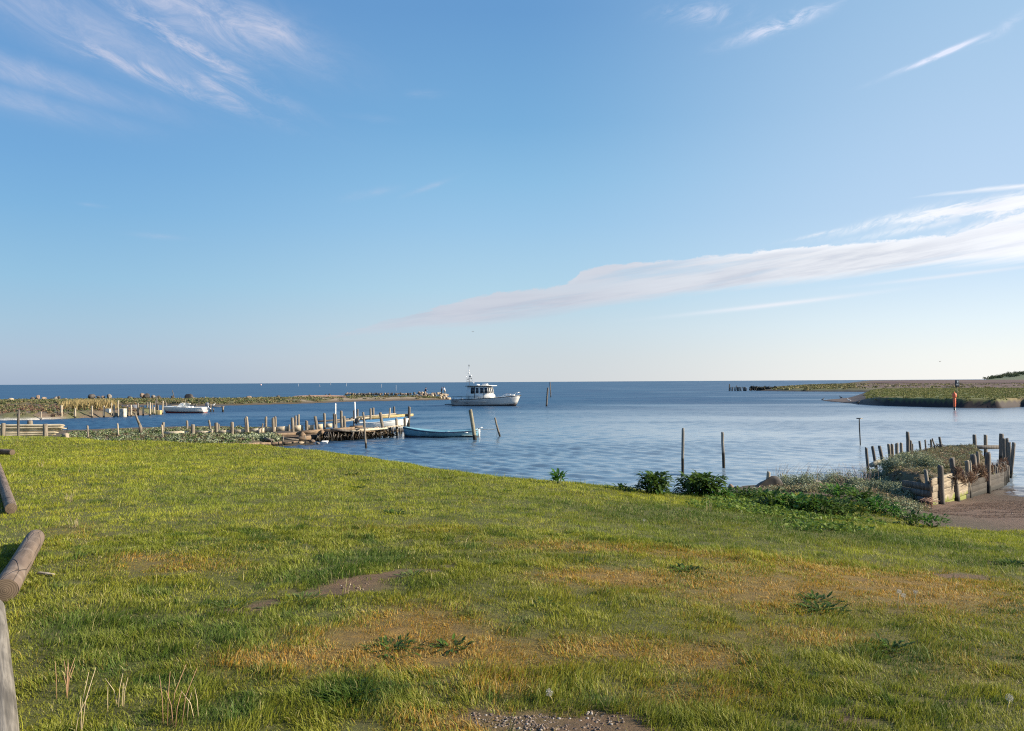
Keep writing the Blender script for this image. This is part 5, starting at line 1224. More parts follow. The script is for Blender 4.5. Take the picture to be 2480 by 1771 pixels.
for q in ((629.5, 1073, 629.5, 1081, 2.6), (657, 1068, 656, 1081, 3.0), (687, 1055.5, 684, 1079, 3.2), (716, 1070, 716.5, 1081, 5.5), (738.5, 1054, 742, 1078, 2.6)): sub(LT, *q, W_GREY, 42.6 if q[0] < 700 else 43.6)
child(LT, MB().tube([D(722, 1063, 43.8), D(752, 1060, 44.2)], 0.13, 10).done('fallen_log', W_BROWN))
o = rock(788, 1071, 22, 9, 44.6, 3, 'white flat stone at the waterline below the jetty deck', name='stone'); o.data.materials[0] = solid('white_stone', (0.85, 0.82, 0.76), 0.8)
for i, (x, y, w1, h1, mi, l) in enumerate(((730, 1073, 12, 8, 3, 'yellowish stone left of the white flat stone at the waterline'), (756, 1069, 16, 9, 1, 'brown stone by the thin stake at the waterline'), (742, 1076, 12, 5, 3, 'small pale stone at the foot of the thin stake'), (770, 1074, 10, 5, 0, 'grey stone just left of the white flat stone'))):
    rock(x, y, w1, h1, 43.9, mi, l, name='stone')
# two white poles and free mooring piles
WHT = solid('white_pole_paint', (0.80, 0.78, 0.74), 0.6, var=0.05)
post('white_pole', 812.8, 977.6, 811.5, 1034, 3.4, WHT, 'white pole rising behind a dark post at the left part of the jetty', 'pole', d=52, group='white poles at the jetty')
post('white_pole', 858.8, 974, 861, 1028, 3.8, WHT, 'tallest white pole, in front of the back gangway of the jetty', 'pole', d=55, group='white poles at the jetty')
post('mooring_pile', 879.5, 998.5, 887, 1085, 5.0, W_GREY, 'slender mooring pile leaning left, nearest in front of the jetty deck', 'pile')
post('mooring_pile', 1139, 992, 1150.5, 1066, 9.3, wood('olive_pile', (0.13, 0.115, 0.075), (0.30, 0.27, 0.19), wet=0.25), 'thick mooring pile leaning left at the stern of the blue boat', 'pile')
post('mooring_pile', 1198.5, 1012, 1210.5, 1057, 4.6, W_GREY, 'short slanting pile in open water right of the blue boat', 'pile')
def rope(name, a, b, sag, label, r=0.012):
    a, b = Vector(a), Vector(b); o = MB().tube([a.lerp(b, t) - Vector((0, 0, sag * 4 * t * (1 - t))) for t in np.linspace(0, 1, 14)], r, 5).done(name, solid('rope', (0.10, 0.09, 0.08), 0.9)); tag(o, label, 'rope'); return o
rope('rope', D(1156, 1037, 48.8), D(1204.5, 1038, 49.4), 0.10, 'mooring rope slung from the blue boat to the short slanting pile')
rope('rope', D(984, 1034, 49.6), D(982, 1030, 50.4), 0.02, 'short rope tying the bow of the blue boat to the jetty')
post('rod', 1204, 1040, 1203.5, 1057, 1.0, W_DARK, 'thin rod hanging beside the short slanting pile', 'rod', d=49.4)

# piles in the water, middle right
WS = wood('silver_pile', (0.12, 0.112, 0.10), (0.26, 0.245, 0.22), wet=0.55)
def wpost(xt, yt, xb, yb, w, l): return post('mooring_pile', xt, yt, xb, yb, w, WS, l, 'pile')
wpost(1654.5, 1038, 1654, 1150, 7.0, 'tall straight silvery pile in the bay, left one of two above the dock plants')
wpost(1749.5, 1047, 1752.5, 1134, 7.0, 'straight silvery pile in the bay, right one of two above the dock plants')
tp_ = empty('cross_topped_pole', tuple(W(2083.5, 1078))); tag(tp_, 'thin black pole with a short crossbar on top in the bay', 'pole')
dd_ = tp_.location.y
sub(tp_, 2081, 1014, 2083.5, 1078, 2.8, BLK, dd_, 'pole'); child(tp_, MB().beam(D(2074.5, 1013.6, dd_), D(2088.5, 1013.8, dd_), 0.06, 0.05).done('crossbar', BLK))

# ------------------------------------------------------------------ right jetty: earth-filled timber revetment
q0 = W(2256, 1234, 0.12); q1 = W(2350, 1206, 0.02); q2 = W(2392, 1194, 0.0); q3 = W(2448, 1165, 0.0); q4 = Vector((20.9, 34.4, 0)); q5 = Vector((18.4, 34.6, 0)); q6 = W(2103, 1147, 0); q7 = W(2085, 1170, 0)
EP = [q0 + Vector((0.05, 0.12, 0)), q2 + Vector((-0.1, 0.35, 0)), q3 + Vector((-0.5, 0.3, 0)), q4 + Vector((-0.3, 0, 0)), q5, q6 + Vector((0.4, 0.0, 0)), W(2135, 1175, 0.3), W(2195, 1205, 0.3)]
def col_j(X, Y, Z, d): return mixv(np.array([0.10, 0.08, 0.055]) + 0 * X[..., None], np.array([0.14, 0.13, 0.07]), sstep(fbm(X * .8, Y * .8, 3), .4, .6))
o_, H_RJ, P_RJ = terrain('earth_fill', EP, lambda x, y: np.interp(y, [19.5, 22, 26, 34], [0.84, 0.78, 0.62, 0.50]) + 0.20 * (fbm(x * .5, y * .5, 3) - .5), 0.45, 0.12, col_j, bumpy=0.12, nsc=1.0, seed=22)
W_RV = wood('revetment_plank', (0.17, 0.135, 0.095), (0.37, 0.31, 0.22), wet=0.02, algae=((0.16, 0.18, 0.03), 0.20), axis=(2.5, 2.5, 34))
W_BLACKISH = wood('blackish_wood', (0.022, 0.018, 0.015), (0.06, 0.05, 0.04), wet=0.1, axis=(2.5, 2.5, 34))  # blackish plank wood for the farther run of the wall
RV = empty('timber_revetment', (q0.x, q0.y, 0)); tag(RV, 'low revetment of pale mossy planks behind dark posts, facing the muddy beach', 'revetment')
dirn = (q2 - q0); dirn.z = 0; dirn.normalize(); nrm = Vector((dirn.y, -dirn.x, 0))
for k in range(5):
    z = 0.02 + 0.175 * k; Lk = (2.9, 3.0, 3.1, 3.0, 2.4)[k]; j = 0.02 * (k % 2)
    a = Vector((q0.x, q0.y, 0)) + nrm * (0.0 + j * .6); b = a + dirn * Lk
    child(RV, MB().beam((a.x, a.y, z + 0.085), (b.x, b.y, z + 0.085 + 0.02 * math.sin(k * 2.3)), 0.055, 0.166).done('plank', W_RV, bevel=0.008))
    a2 = Vector((q0.x, q0.y, 0)) + dirn * (Lk + 0.02) + nrm * 0.0; b2 = Vector((q0.x, q0.y, 0)) + dirn * 7.0
    if k < 3: child(RV, MB().beam((a2.x, a2.y, z + 0.085), (b2.x, b2.y, z + 0.085 - 0.03 * k), 0.055, 0.166).done('plank', W_BLACKISH, bevel=0.008))
ret = W(2215, 1222, 0.2)
for k in range(4):
    z = 0.06 + 0.175 * k; child(RV, MB().beam((q0.x, q0.y, z + 0.085), (ret.x, ret.y + 0.6, z + 0.085), 0.05, 0.16).done('end_plank', W_DARK))  # return planks in dark wood, their shade put into the colour
def rp(xt, yt, xb, yb, w, mat, z=None, d=None, sq=0.0):
    dd2 = d if d is not None else W(xb, yb, z).y
    return sub(RV, xt, yt, xb, yb, w, mat, dd2, 'post', 0.3, sq)
rp(2254, 1162, 2255.5, 1234, 5.5, W_BROWN, z=0.12); rp(2241, 1138, 2244.5, 1170, 8, WS, d=20.6, sq=0.15)
rp(2277.5, 1127, 2281.5, 1228, 13.5, W_DARK, z=0.13); rp(2305, 1110, 2321, 1218, 12, W_DARK, z=0.08); rp(2342.5, 1116, 2348, 1208, 9, W_GREY, z=0.03, sq=0.2); rp(2349, 1117, 2358, 1203, 5, W_LIGHT, z=0.02)
rp(2355.5, 1101, 2365, 1199, 13.5, W_DARK, z=0.0); rp(2368, 1095, 2371, 1160, 8, W_GREY, d=25.0); rp(2391, 1096, 2393, 1195, 12.5, W_DARK, z=0.0, sq=0.1)
for (x, yt, yb, w) in ((2403, 1128, 1188, 8), (2412, 1130, 1184, 8), (2421, 1126, 1181, 7), (2430, 1120, 1176, 7), (2437, 1126, 1171, 6), (2378, 1132, 1194, 8), (2384, 1128, 1192, 6), (2398.5, 1134, 1190, 6), (2407.5, 1126, 1186, 6), (2416.5, 1124, 1182, 7), (2425.5, 1130, 1178, 6), (2433.5, 1118, 1173, 6), (2441, 1128, 1169, 6), (2333, 1140, 1212, 6), (2371, 1136, 1197, 6)): rp(x, yt, x + 2 * (x > 2390), yb, w, wood('mossy_pile', (0.06, 0.05, 0.04), (0.14, 0.12, 0.09), wet=0.05, algae=((0.30, 0.34, 0.03), 0.42)) if x in (2403, 2421, 2378) else W_DARK, z=0.0)
# free standing posts round the right jetty
RB_ = [((2097.5, 1084, 2104, 1150, 6.8), 28.6, 'tall post leaning left, leftmost one, standing in the water by the right jetty'), ((2113, 1081, 2120, 1122, 7), 28.9, 'second leaning post, its foot behind the white barrel-like stump'), ((2130, 1080, 2137, 1114, 8), 29.2, 'third leaning post, wider at its top, right jetty left corner'),
       ((2152, 1075.5, 2155, 1110, 7), 29.8, 'left half of the close double post on the right jetty'), ((2160.5, 1075.5, 2161.5, 1110, 7), 29.9, 'right half of the close double post on the right jetty'), ((2172, 1073.5, 2172.5, 1106, 8), 30.2, 'short blunt post wrapped in dry grass, right of the double post'), ((2182.5, 1072.6, 2183, 1104, 7), 30.4, 'short blunt post wrapped in dry grass, left of the tallest square post'),
       ((2197.5, 1046, 2199.5, 1100, 7.6), 31.0, 'tallest square post on the left side of the right jetty'), ((2205.5, 1067, 2206, 1098, 6.5), 31.2, 'post leaning against the right side of the tallest square post'), ((2209.5, 1075, 2212, 1098, 3), 31.3, 'thin slat right of the tallest square post'),
       ((2227, 1068, 2230, 1098, 5.2), 32.0, 'slightly leaning post midway along the back of the right jetty'), ((2240, 1065.6, 2242.5, 1094, 3.8), 32.3, 'thin post midway along the back of the right jetty'), ((2254.5, 1065, 2256, 1094, 5), 32.8, 'upright post crossed by a slanting stick'),
       ((2275.5, 1058, 2278, 1088, 5.4), 33.2, 'post rising out of a dark tangle of rope'), ((2360, 1053, 2361.5, 1088, 8), 34.0, 'left one of the two thick posts on the far edge beam'), ((2386, 1053, 2387, 1088, 7.6), 34.0, 'right one of the two thick posts on the far edge beam'),
       ((2425, 1050.5, 2425, 1100, 9.4), 32.6, 'tallest post at the far right corner of the right jetty'), ((2431.5, 1062.5, 2432.5, 1104, 7.6), 31.4, 'post overlapping the tallest corner post on the right jetty'), ((2438.5, 1062, 2442, 1140, 7), 29.6, 'pale-edged post between the corner post and the outer leaning one'),
       ((2444, 1072, 2446, 1150, 8), 28.4, 'dark post just left of the outermost leaning post'), ((2455.5, 1072.6, 2447, 1160, 8.4), 27.2, 'outermost dark post leaning right over the water')]
for q, d, l in RB_: post('wooden_post', *q, W_DARK if q[0] not in (2152, 2160.5, 2172, 2182.5, 2386) else W_GREY, l, d=d, group='posts around the right jetty', sq=0.12 if q[0] in (2197.5, 2360, 2386, 2425) else 0)
post('stick', 2258, 1062.5, 2268, 1092, 3.4, W_DARK, 'slanting stick crossing an upright post at the back of the right jetty', 'stick', d=32.7)
m = MB()
for i in range(14):
    c = D(2272 + rng.normal(0, 6), 1085 + rng.normal(0, 1.5), 33.0); r_ = 0.05 + 0.07 * rng.random(); ph = rng.random() * 6; tl = rng.normal(0, 0.7)
    m.tube([(c.x + r_ * math.cos(a), c.y + r_ * math.sin(a) * 0.7, c.z + 0.05 + r_ * math.sin(a + ph) * 0.8) for a in np.linspace(0, 5.5, 12)], 0.010, 5)
o = m.done('rope_tangle', BLK); tag(o, 'dark tangle of old rope on the back edge of the right jetty', 'rope')
o = MB().beam(D(2307, 1083.5, 34.1), D(2424, 1083.2, 33.6), 0.12, 0.16).done('edge_beam', W_DARK); tag(o, 'long dark beam along the far edge of the right jetty', 'beam')
o = MB().lathe([(0.01, 0), (0.08, 0.0), (0.09, 0.15), (0.085, 0.42), (0.01, 0.43)], k=14).done('tree_stump', W_LIGHT); p = D(2108, 1128, 28.2); o.location = p; o.rotation_euler = (0, 1.25, 0.2); tag(o, 'white sawn log end lying between the leaning posts', 'log')
# dry hanging weed on the revetment posts
m = []
cx = []
for (px, py, d, r_, k) in ((2320, 1147, 21.2, 0.20, 5), (2328, 1160, 21.1, 0.14, 4), (2352, 1160, 22.0, 0.22, 5), (2360, 1140, 23.0, 0.22, 4), (2374, 1140, 23.3, 0.28, 8), (2380, 1155, 23.4, 0.25, 7), (2398, 1135, 24.0, 0.25, 5), (2412, 1138, 24.8, 0.25, 5), (2425, 1134, 25.4, 0.22, 5), (2436, 1130, 26.0, 0.2, 4)):
    for i in range(k):
        p = D(px + rng.normal(0, 3.5), py + rng.normal(0, 5), d + rng.normal(0, .08)); cx.append((p.x, p.y, p.z, r_ * 0.38))
cx = np.array(cx)
o = leafcloud('dry_weed', cx[:, 0], cx[:, 1], cx[:, 2], cx[:, 3], 60, 0.12, [(0.20, 0.12, 0.08), (0.14, 0.08, 0.055), (0.28, 0.20, 0.13)], flat=1.8, up=-3.0 if False else 1.2, hemi=False, seed=41, asp=0.6)
tag(o, 'reddish-brown dried weed caught on the revetment posts', 'dried weed', kind='stuff')
rope('rope', D(2300, 1152, 20.8), D(2372, 1148, 22.9), 0.10, 'slack pale rope strung between the revetment posts', 0.014)
# rope loop at the near corner
c = D(2262, 1217, 19.8); o = MB().tube([(c.x + 0.06 * math.cos(a), c.y, c.z + 0.035 * math.sin(a)) for a in np.linspace(0, 6.28, 16)], 0.009, 5).done('rope_loop', solid('pale_rope', (0.45, 0.38, 0.28), 0.9)); tag(o, 'small loop of pale rope at the near corner of the revetment', 'rope')
m = MB()
for i in range(26):
    p = D(2232 + 28 * rng.random(), 1215 + 20 * rng.random(), 19.9 - 0.5 * rng.random()); z0 = float(hgt([p.x], [p.y])[0])
    m.tube([(p.x, p.y, z0), (p.x + rng.normal(0, .05), p.y, z0 + 0.12 + 0.1 * rng.random()), (p.x + rng.normal(0, .14), p.y - 0.08, z0 + 0.14)], 0.008, 4)
o = m.done('roots', wood('roots', (0.14, 0.08, 0.055), (0.26, 0.16, 0.11))); tag(o, 'tangle of brown roots at the near corner of the revetment', 'roots', kind='stuff')
# boulders on the neck of land
ro = rock(1850, 1176, 92, 74, 22.3, 2, 'large dark slanted boulder at the left end of the scrubby neck', dz=-0.10, cut=0.22); ro.rotation_euler = (0.1, -0.35, 0.2)
rock(1975, 1172, 34, 18, 23.2, 0, 'grey boulder half covered by scrub on the neck of land')
rock(1770, 1180, 16, 14, 23.2, 1, 'pinkish boulder at the shore right of the dock plants'); rock(1784, 1182, 14, 9, 23.2, 0, 'small grey stone beside the pinkish shore boulder'); rock(1886, 1196, 28, 10, 20.6, 0, 'flat grey stone in front of the large slanted boulder')
post('tree_stump', 1862, 1143, 1860, 1160, 9, W_LIGHT, 'pale splintered stump poking up beside the large slanted boulder', 'stump', d=22.4)

# ------------------------------------------------------------------ beacon and sign across the channel
bp = W(2312, 993.5); dB = bp.y
BE = empty('beacon', (bp.x, bp.y, 0)); tag(BE, 'orange-red channel marker post standing in the water before the marsh', 'marker')
ORG_ = solid('orange_paint', (0.75, 0.14, 0.05), 0.45, var=0.08)
def bz(py): return 3.4 - (py - 918.6) * dB / FPX
child(BE, MB().lathe([(0.01, 0), (0.11, 0.0), (0.13, 0.1), (0.15, 0.95), (0.14, 1.0), (0.01, 1.0)], (bp.x, bp.y, bz(985.5)), 14).done('post', ORG_, smooth_=True))
child(BE, MB().lathe([(0.01, 0), (0.18, 0.0), (0.215, 0.15), (0.215, 0.42), (0.14, 0.52), (0.05, 0.54), (0.04, 0.68), (0.01, 0.68)], (bp.x, bp.y, bz(963)), 16).done('head', ORG_, smooth_=True))
child(BE, MB().lathe([(0.01, -0.9), (0.10, -0.9), (0.10, 0.45), (0.01, 0.45)], (bp.x, bp.y, 0), 12).done('foot', BLK))
sp_ = D(2317.5, 966, 101); SG = empty('warning_sign', (sp_.x, 101, sp_.z)); tag(SG, 'dark blue rectangular sign with a white bird emblem on a thin pole', 'sign')
child(SG, MB().tube([(sp_.x, 101, sp_.z - 0.6), D(2317.5, 935, 101)], 0.035, 6).done('pole', BLK))
c = D(2317.8, 929, 101); hw, hh = 5.2 * 101 / FPX, 8.2 * 101 / FPX
pn = MB().box((c.x, 100.95, c.z), (hw * 2, 0.04, hh * 2)).done('panel', solid('sign_blue', (0.012, 0.022, 0.045), 0.5), bevel=0.01); child(SG, pn)
m = MB(); y = 100.91
def flat(pts): 
    n0 = len(pts); m.add([(c.x + u * hw, y, c.z + v * hh) for u, v in pts] + [(c.x + u * hw, y - 0.01, c.z + v * hh) for u, v in pts], [np.array([list(range(n0, 2 * n0))])])
flat([(-0.35, 0.72), (0.1, 0.85), (0.45, 0.62), (0.55, 0.35), (0.2, 0.48), (0.05, 0.25), (-0.25, 0.18), (0.0, 0.52)])
for k in range(3): flat([(-0.55, -0.12 - 0.16 * k), (0.5, -0.12 - 0.16 * k), (0.5, -0.20 - 0.16 * k), (-0.55, -0.20 - 0.16 * k)])
o = m.done('emblem', solid('sign_white', (0.75, 0.78, 0.8), 0.5)); child(SG, o)
# ------------------------------------------------------------------ people on the breakwater
SKIN = solid('skin', (0.50, 0.31, 0.23), 0.6, var=0.03)
def skin_mesh(name, V, E, R, mat, parent, sub=1):
    me = bpy.data.meshes.new(name); me.from_pydata([tuple(v) for v in V], E, []); me.update(); me.materials.append(mat)
    o = link(name, me, parent); s = o.modifiers.new('skin', 'SKIN'); s.use_smooth_shade = True
    for i, r in enumerate(R): me.skin_vertices[0].data[i].radius = (r, r) if not hasattr(r, '__len__') else r
    me.skin_vertices[0].data[0].use_root = True
    if sub: m = o.modifiers.new('sub', 'SUBSURF'); m.levels = m.render_levels = sub
    return o
def person(px, py_feet, d, rz, jac, trs, hair, label, arms='front', lean=0.06, h=1.72, dz=0.0):
    p = D(px, py_feet, d); root = empty('person', (p.x, p.y, p.z + dz), rz); tag(root, label, 'person', 'people on the breakwater')
    s = h / 1.72
    pel = (0, 0, 0.93); V = [pel, (0, 0.02, 1.12), (0, 0.02 + lean, 1.34), (0, 0.03 + lean, 1.46), (0, 0.05 + lean * 1.3, 1.53), (0, 0.07 + lean * 1.4, 1.62), (0, 0.06 + lean * 1.4, 1.70)]
    R = [0.12, 0.115, 0.13, 0.07, 0.055, 0.082, 0.06]; E = [(i, i + 1) for i in range(6)]
    def ch(start, pts, rs):
        i0 = start
        for q, r in zip(pts, rs): V.append(q); R.append(r); E.append((i0, len(V) - 1)); i0 = len(V) - 1
        return i0
    legs = {}; armp = {}
    for sg in (-1, 1):
        hip, kn, an, toe = (0.09 * sg, 0, 0.88), (0.11 * sg, 0.05 + 0.04 * sg, 0.48), (0.12 * sg, -0.01 + 0.03 * sg, 0.07), (0.13 * sg, 0.15, 0.035)
        ch(0, [hip, kn, an, toe], [0.085, 0.055, 0.038, 0.035]); legs[sg] = [hip, kn, an, toe]
        sh = (0.185 * sg, 0.02 + lean, 1.40)
        if arms == 'front': el, wr = (0.23 * sg, 0.06 + lean, 1.13), (0.13 * sg, 0.27 + lean, 1.14)
        elif arms == 'down': el, wr = (0.23 * sg, 0.0, 1.12), (0.24 * sg, 0.07, 0.88)
        else: el, wr = (0.25 * sg, 0.14 + lean, 1.20), (0.20 * sg, 0.36 + lean, 1.26)
        wi = ch(2, [sh, el, wr], [0.055, 0.042, 0.028]); armp[sg] = [sh, el, wr]
        w_ = Vector(wr); f = (w_ - Vector(el)).normalized(); sd = Vector((sg, 0, 0)); sd = (sd - f * sd.dot(f)).normalized(); dn = f.cross(sd)
        pi = ch(wi, [tuple(w_ + f * 0.055)], [0.024])
        for k, (o_, L) in enumerate(((-0.026, 0.062), (-0.009, 0.072), (0.009, 0.068), (0.026, 0.052))):
            b = w_ + f * 0.085 + sd * o_; ch(pi, [tuple(b), tuple(b + f * L * 0.5 - dn * 0.004), tuple(b + f * L * 0.85 - dn * 0.02)], [0.009, 0.008, 0.007])
        b = w_ + f * 0.035 - sd * 0.032; ch(pi, [tuple(b), tuple(b + f * 0.03 - sd * 0.014)], [0.010, 0.008])
    hy = 0.07 + lean * 1.4
    ch(5, [(0, hy + 0.10, 1.60)], [0.014])
    for sg in (-1, 1): ch(5, [(0.082 * sg, hy - 0.01, 1.61)], [0.014])
    body = skin_mesh('body', V, E, R, SKIN, root)
    JV = [(0, 0, 0.86), (0, 0.01, 1.0), (0, 0.02 + lean * .5, 1.2), (0, 0.02 + lean, 1.38), (0, 0.04 + lean, 1.46)]; JR = [0.15, 0.145, 0.15, 0.15, 0.075]; JE = [(0, 1), (1, 2), (2, 3), (3, 4)]
    for sg in (-1, 1):
        a, b, c = armp[sg]; n0 = len(JV); JV += [a, b, tuple(Vector(b).lerp(Vector(c), 0.92))]; JR += [0.075, 0.060, 0.042]; JE += [(3, n0), (n0, n0 + 1), (n0 + 1, n0 + 2)]
    skin_mesh('jacket', JV, JE, JR, jac, root)
    TV = [(0, 0, 0.92)]; TR = [0.13]; TE = []
    for sg in (-1, 1):
        a, b, c, _ = legs[sg]; n0 = len(TV); TV += [a, b, (c[0], c[1], 0.12)]; TR += [0.105, 0.078, 0.06]; TE += [(0, n0), (n0, n0 + 1), (n0 + 1, n0 + 2)]
    skin_mesh('trousers', TV, TE, TR, trs, root)
    for sg in (-1, 1):
        c = legs[sg][2]; MB().box((c[0], c[1] + 0.06, 0.04), (0.10, 0.27, 0.09), taper=0.85).done('shoe', BLK, root, bevel=0.02)
    MB().lathe([(0.088, -0.05), (0.098, 0.0), (0.094, 0.05), (0.06, 0.10), (0.005, 0.115)], (0, hy - 0.018, 1.645), 14).done('hair', hair, root, smooth_=True)
    for sg in (-1, 1): MB().lathe([(0.001, -0.009), (0.010, 0), (0.001, 0.009)], (0.03 * sg, hy + 0.078, 1.635), 6).done('eye', BLK, root)
    MB().box((0, hy + 0.082, 1.57), (0.045, 0.01, 0.010)).done('mouth', solid('lip', (0.35, 0.14, 0.12), 0.6), root)
    root.scale = (s, s, s)
    return root
CL = dict(navy=solid('navy_cloth', (0.018, 0.022, 0.06), 0.8), khaki=solid('khaki_cloth', (0.46, 0.36, 0.28), 0.85), dark=solid('dark_cloth', (0.02, 0.02, 0.03), 0.85), white=solid('white_cloth', (0.78, 0.78, 0.80), 0.8), grey=solid('grey_cloth', (0.20, 0.19, 0.18), 0.85), hair=solid('dark_hair', (0.03, 0.02, 0.015), 0.7), fair=solid('fair_hair', (0.22, 0.14, 0.07), 0.7))
person(1029.5, 962.5, 154.5, math.radians(-60), CL['navy'], CL['khaki'], CL['hair'], 'person in a dark navy jacket and light trousers, standing alone on the rocks', 'front', 0.08, 1.92)
person(1069.5, 956, 155.5, math.radians(-80), CL['dark'], CL['dark'], CL['hair'], 'person in dark clothes, left one of the pair at the breakwater tip', 'down', 0.02, 1.5)
person(1077.5, 958.5, 155.0, math.radians(75), CL['white'], CL['grey'], CL['hair'], 'person in a white jacket, right one of the pair at the breakwater tip', 'out', 0.10, 1.75)

# ------------------------------------------------------------------ birds
def bird(px, py, d, col, label, size=0.8, rz=0.0, z=None, beak=None):
    p = D(px, py, d); root = empty('bird', (p.x, p.y, p.z if z is None else z), rz); tag(root, label, 'bird', 'birds resting on the sand spit')
    V = [(-0.02, 0, 0.20), (0.10, 0, 0.26), (0.17, 0, 0.33), (0.19, 0, 0.42), (0.23, 0, 0.45), (-0.16, 0, 0.15), (-0.30, 0, 0.09), (0.0, 0.04, 0.10), (0.01, 0.04, 0.01), (0.0, -0.04, 0.10), (0.01, -0.04, 0.01)]
    E = [(0, 1), (1, 2), (2, 3), (3, 4), (0, 5), (5, 6), (0, 7), (7, 8), (0, 9), (9, 10)]; R = [0.085, 0.07, 0.035, 0.036, 0.022, 0.06, 0.018, 0.018, 0.012, 0.018, 0.012]
    skin_mesh('body', V, E, R, col, root)
    MB().tube([(0.24, 0, 0.45), (0.33, 0, 0.44)], [0.014, 0.004], 6).done('beak', beak or solid('beak', (0.25, 0.18, 0.05), 0.5), root)
    for sg in (-1, 1): MB().lathe([(0.001, -0.03), (0.05, -0.02), (0.06, 0), (0.03, 0.02), (0.001, 0.03)], k=10).done('wing', col, root, smooth_=True); root.children[-1].location = (-0.07, 0.065 * sg, 0.20); root.children[-1].scale = (2.6, 0.5, 1.6); root.children[-1].rotation_euler = (0, -0.3, 0)
    root.scale = (size, size, size); return root
BB = solid('black_feather', (0.015, 0.015, 0.018), 0.6); WB = solid('white_feather', (0.75, 0.74, 0.72), 0.7)
def on_marsh(px, py):
    p = W(px, py, 0.15); return p
for (px, py, c, l, s, r) in ((1993, 969.3, BB, 'black cormorant at the very tip of the sand spit', 1.1, 0.3), (2036.5, 966.5, BB, 'black cormorant standing highest, at the edge of the marsh grass', 1.15, 2.9), (2056, 974.5, WB, 'white gull between the cormorants on the sand spit', 1.1, 2.6), (2078.5, 977.5, BB, 'black cormorant nearest the water, right of the white gull', 1.2, 0.2)):
    p = W(px, py, 0.1); zz = max(float(H_RB([p.x], [p.y])[0]), 0.02); bird(px, py, p.y, c, l, s, r, z=zz)
b_ = bird(518, 984, dd if False else W(525, 997.5).y, WB, 'white gull perched on the small mooring stage', 0.9, 0.0); b_['group'] = 'gulls'
def flyer(px, py, d, span, label, rz=0.3):
    p = D(px, py, d); root = empty('flying_bird', p, rz); tag(root, label, 'bird', 'birds in flight')
    skin_mesh('body', [(0, 0, 0), (0.14, 0, 0.01), (0.22, 0, 0.0), (-0.16, 0, 0)], [(0, 1), (1, 2), (0, 3)], [0.05, 0.045, 0.02, 0.015], CL['grey'], root)
    for sg in (-1, 1): MB().grid([[(0.07, 0.03 * sg, 0.02), (0.09, 0.28 * sg, 0.14), (-0.02, 0.55 * sg, 0.08)], [(-0.07, 0.03 * sg, 0.015), (-0.04, 0.28 * sg, 0.12), (-0.07, 0.55 * sg, 0.07)]]).done('wing', CL['grey'], root, solid=0.008)
    root.scale = (span,) * 3
flyer(1145, 804, 170, 0.9, 'tiny bird flying high above the cabin cruiser', 0.8); flyer(2276, 876, 200, 1.1, 'tiny bird flying above the far marsh at the right', 0.2)

# ------------------------------------------------------------------ plants
def leaf_arr(n, L, w, el, az, curl, base, rg, twist=0.3):
    """n arching leaves as strips of 5 by 3 points; all inputs may be arrays"""
    S = 6; t = np.linspace(0, 1, S)[None, :, None]
    L, w, el, az, curl = (np.broadcast_to(np.asarray(q, float), (n,))[:, None, None] for q in (L, w, el, az, curl))
    e = el - curl * t
    dx = np.cumsum(np.cos(e) * L / S, 1); dz = np.cumsum(np.sin(e) * L / S, 1)
    wd = w * np.clip(np.sin(np.pi * (0.08 + 0.92 * t) ** 0.8), 0.05, 1) * 0.5
    s = np.array([-1, 0, 1])[None, None, :]; ruf = 0.12 * w * np.sin(t * 14 + az * 5) * np.abs(s)
    side = wd * s; X = dx + 0 * s; Zz = dz + np.abs(s) * wd * 0.35 + ruf
    x = X * np.cos(az) - side * np.sin(az) + base[0]; y = X * np.sin(az) + side * np.cos(az) + base[1]; z = Zz + base[2]
    V = np.stack([x, y, z], -1).reshape(n, -1, 3)
    q = np.array([[i * 3 + j, i * 3 + j + 1, (i + 1) * 3 + j + 1, (i + 1) * 3 + j] for i in range(S - 1) for j in range(2)])
    F = (q[None] + (np.arange(n) * S * 3)[:, None, None]).reshape(-1, 4)
    return V.reshape(-1, 3), F
def plant(name, px, py, n, L, w, el, curl, cols, label, cat='plant', group=None, seed=0, spread=0.02, loc=None, flower=None, stems=0):
    rg = np.random.default_rng(seed + 500); p = G(px, py) if loc is None else Vector(loc)
    root = empty(name, p)
    az = rg.random(n) * 6.28; r0 = rg.random(n) * spread; base = (np.cos(az) * r0)[:, None, None], (np.sin(az) * r0)[:, None, None], (np.zeros(n))[:, None, None]
    hgt_ = 0
    if stems: hgt_ = rg.random(n) * stems; base = (base[0] + 0, base[1] + 0, hgt_[:, None, None])
    V, F = leaf_arr(n, L * (0.6 + 0.5 * rg.random(n)), w * (0.7 + 0.5 * rg.random(n)), el[0] + (el[1] - el[0]) * rg.random(n), az, curl * (0.6 + 0.8 * rg.random(n)), base, rg)
    C = np.repeat(np.asarray(cols)[(rg.random(n) * len(cols)).astype(int)] * (0.75 + 0.5 * rg.random((n, 1))), 18, 0)
    np_obj('leaves', V, F, FOL, root, col=C, smooth_=True)
    if stems:
        m = MB()
        for i in range(7):
            a = rg.random() * 6.28; r_ = spread * 0.6 * rg.random(); m.tube([(0, 0, -0.04), (r_ * math.cos(a), r_ * math.sin(a), 0.0), (r_ * 1.5 * math.cos(a), r_ * 1.5 * math.sin(a), stems * (0.8 + 0.4 * rg.random()))], [0.012, 0.010, 0.006], 5)
        m.done('stems', solid('green_stem', (0.10, 0.13, 0.04), 0.7), root)
    tag(root, label, cat, group); return root
DG = [(0.045, 0.085, 0.014), (0.065, 0.12, 0.018), (0.04, 0.075, 0.014), (0.08, 0.14, 0.02)]; BG = [(0.06, 0.16, 0.025), (0.045, 0.12, 0.022), (0.09, 0.20, 0.03)]
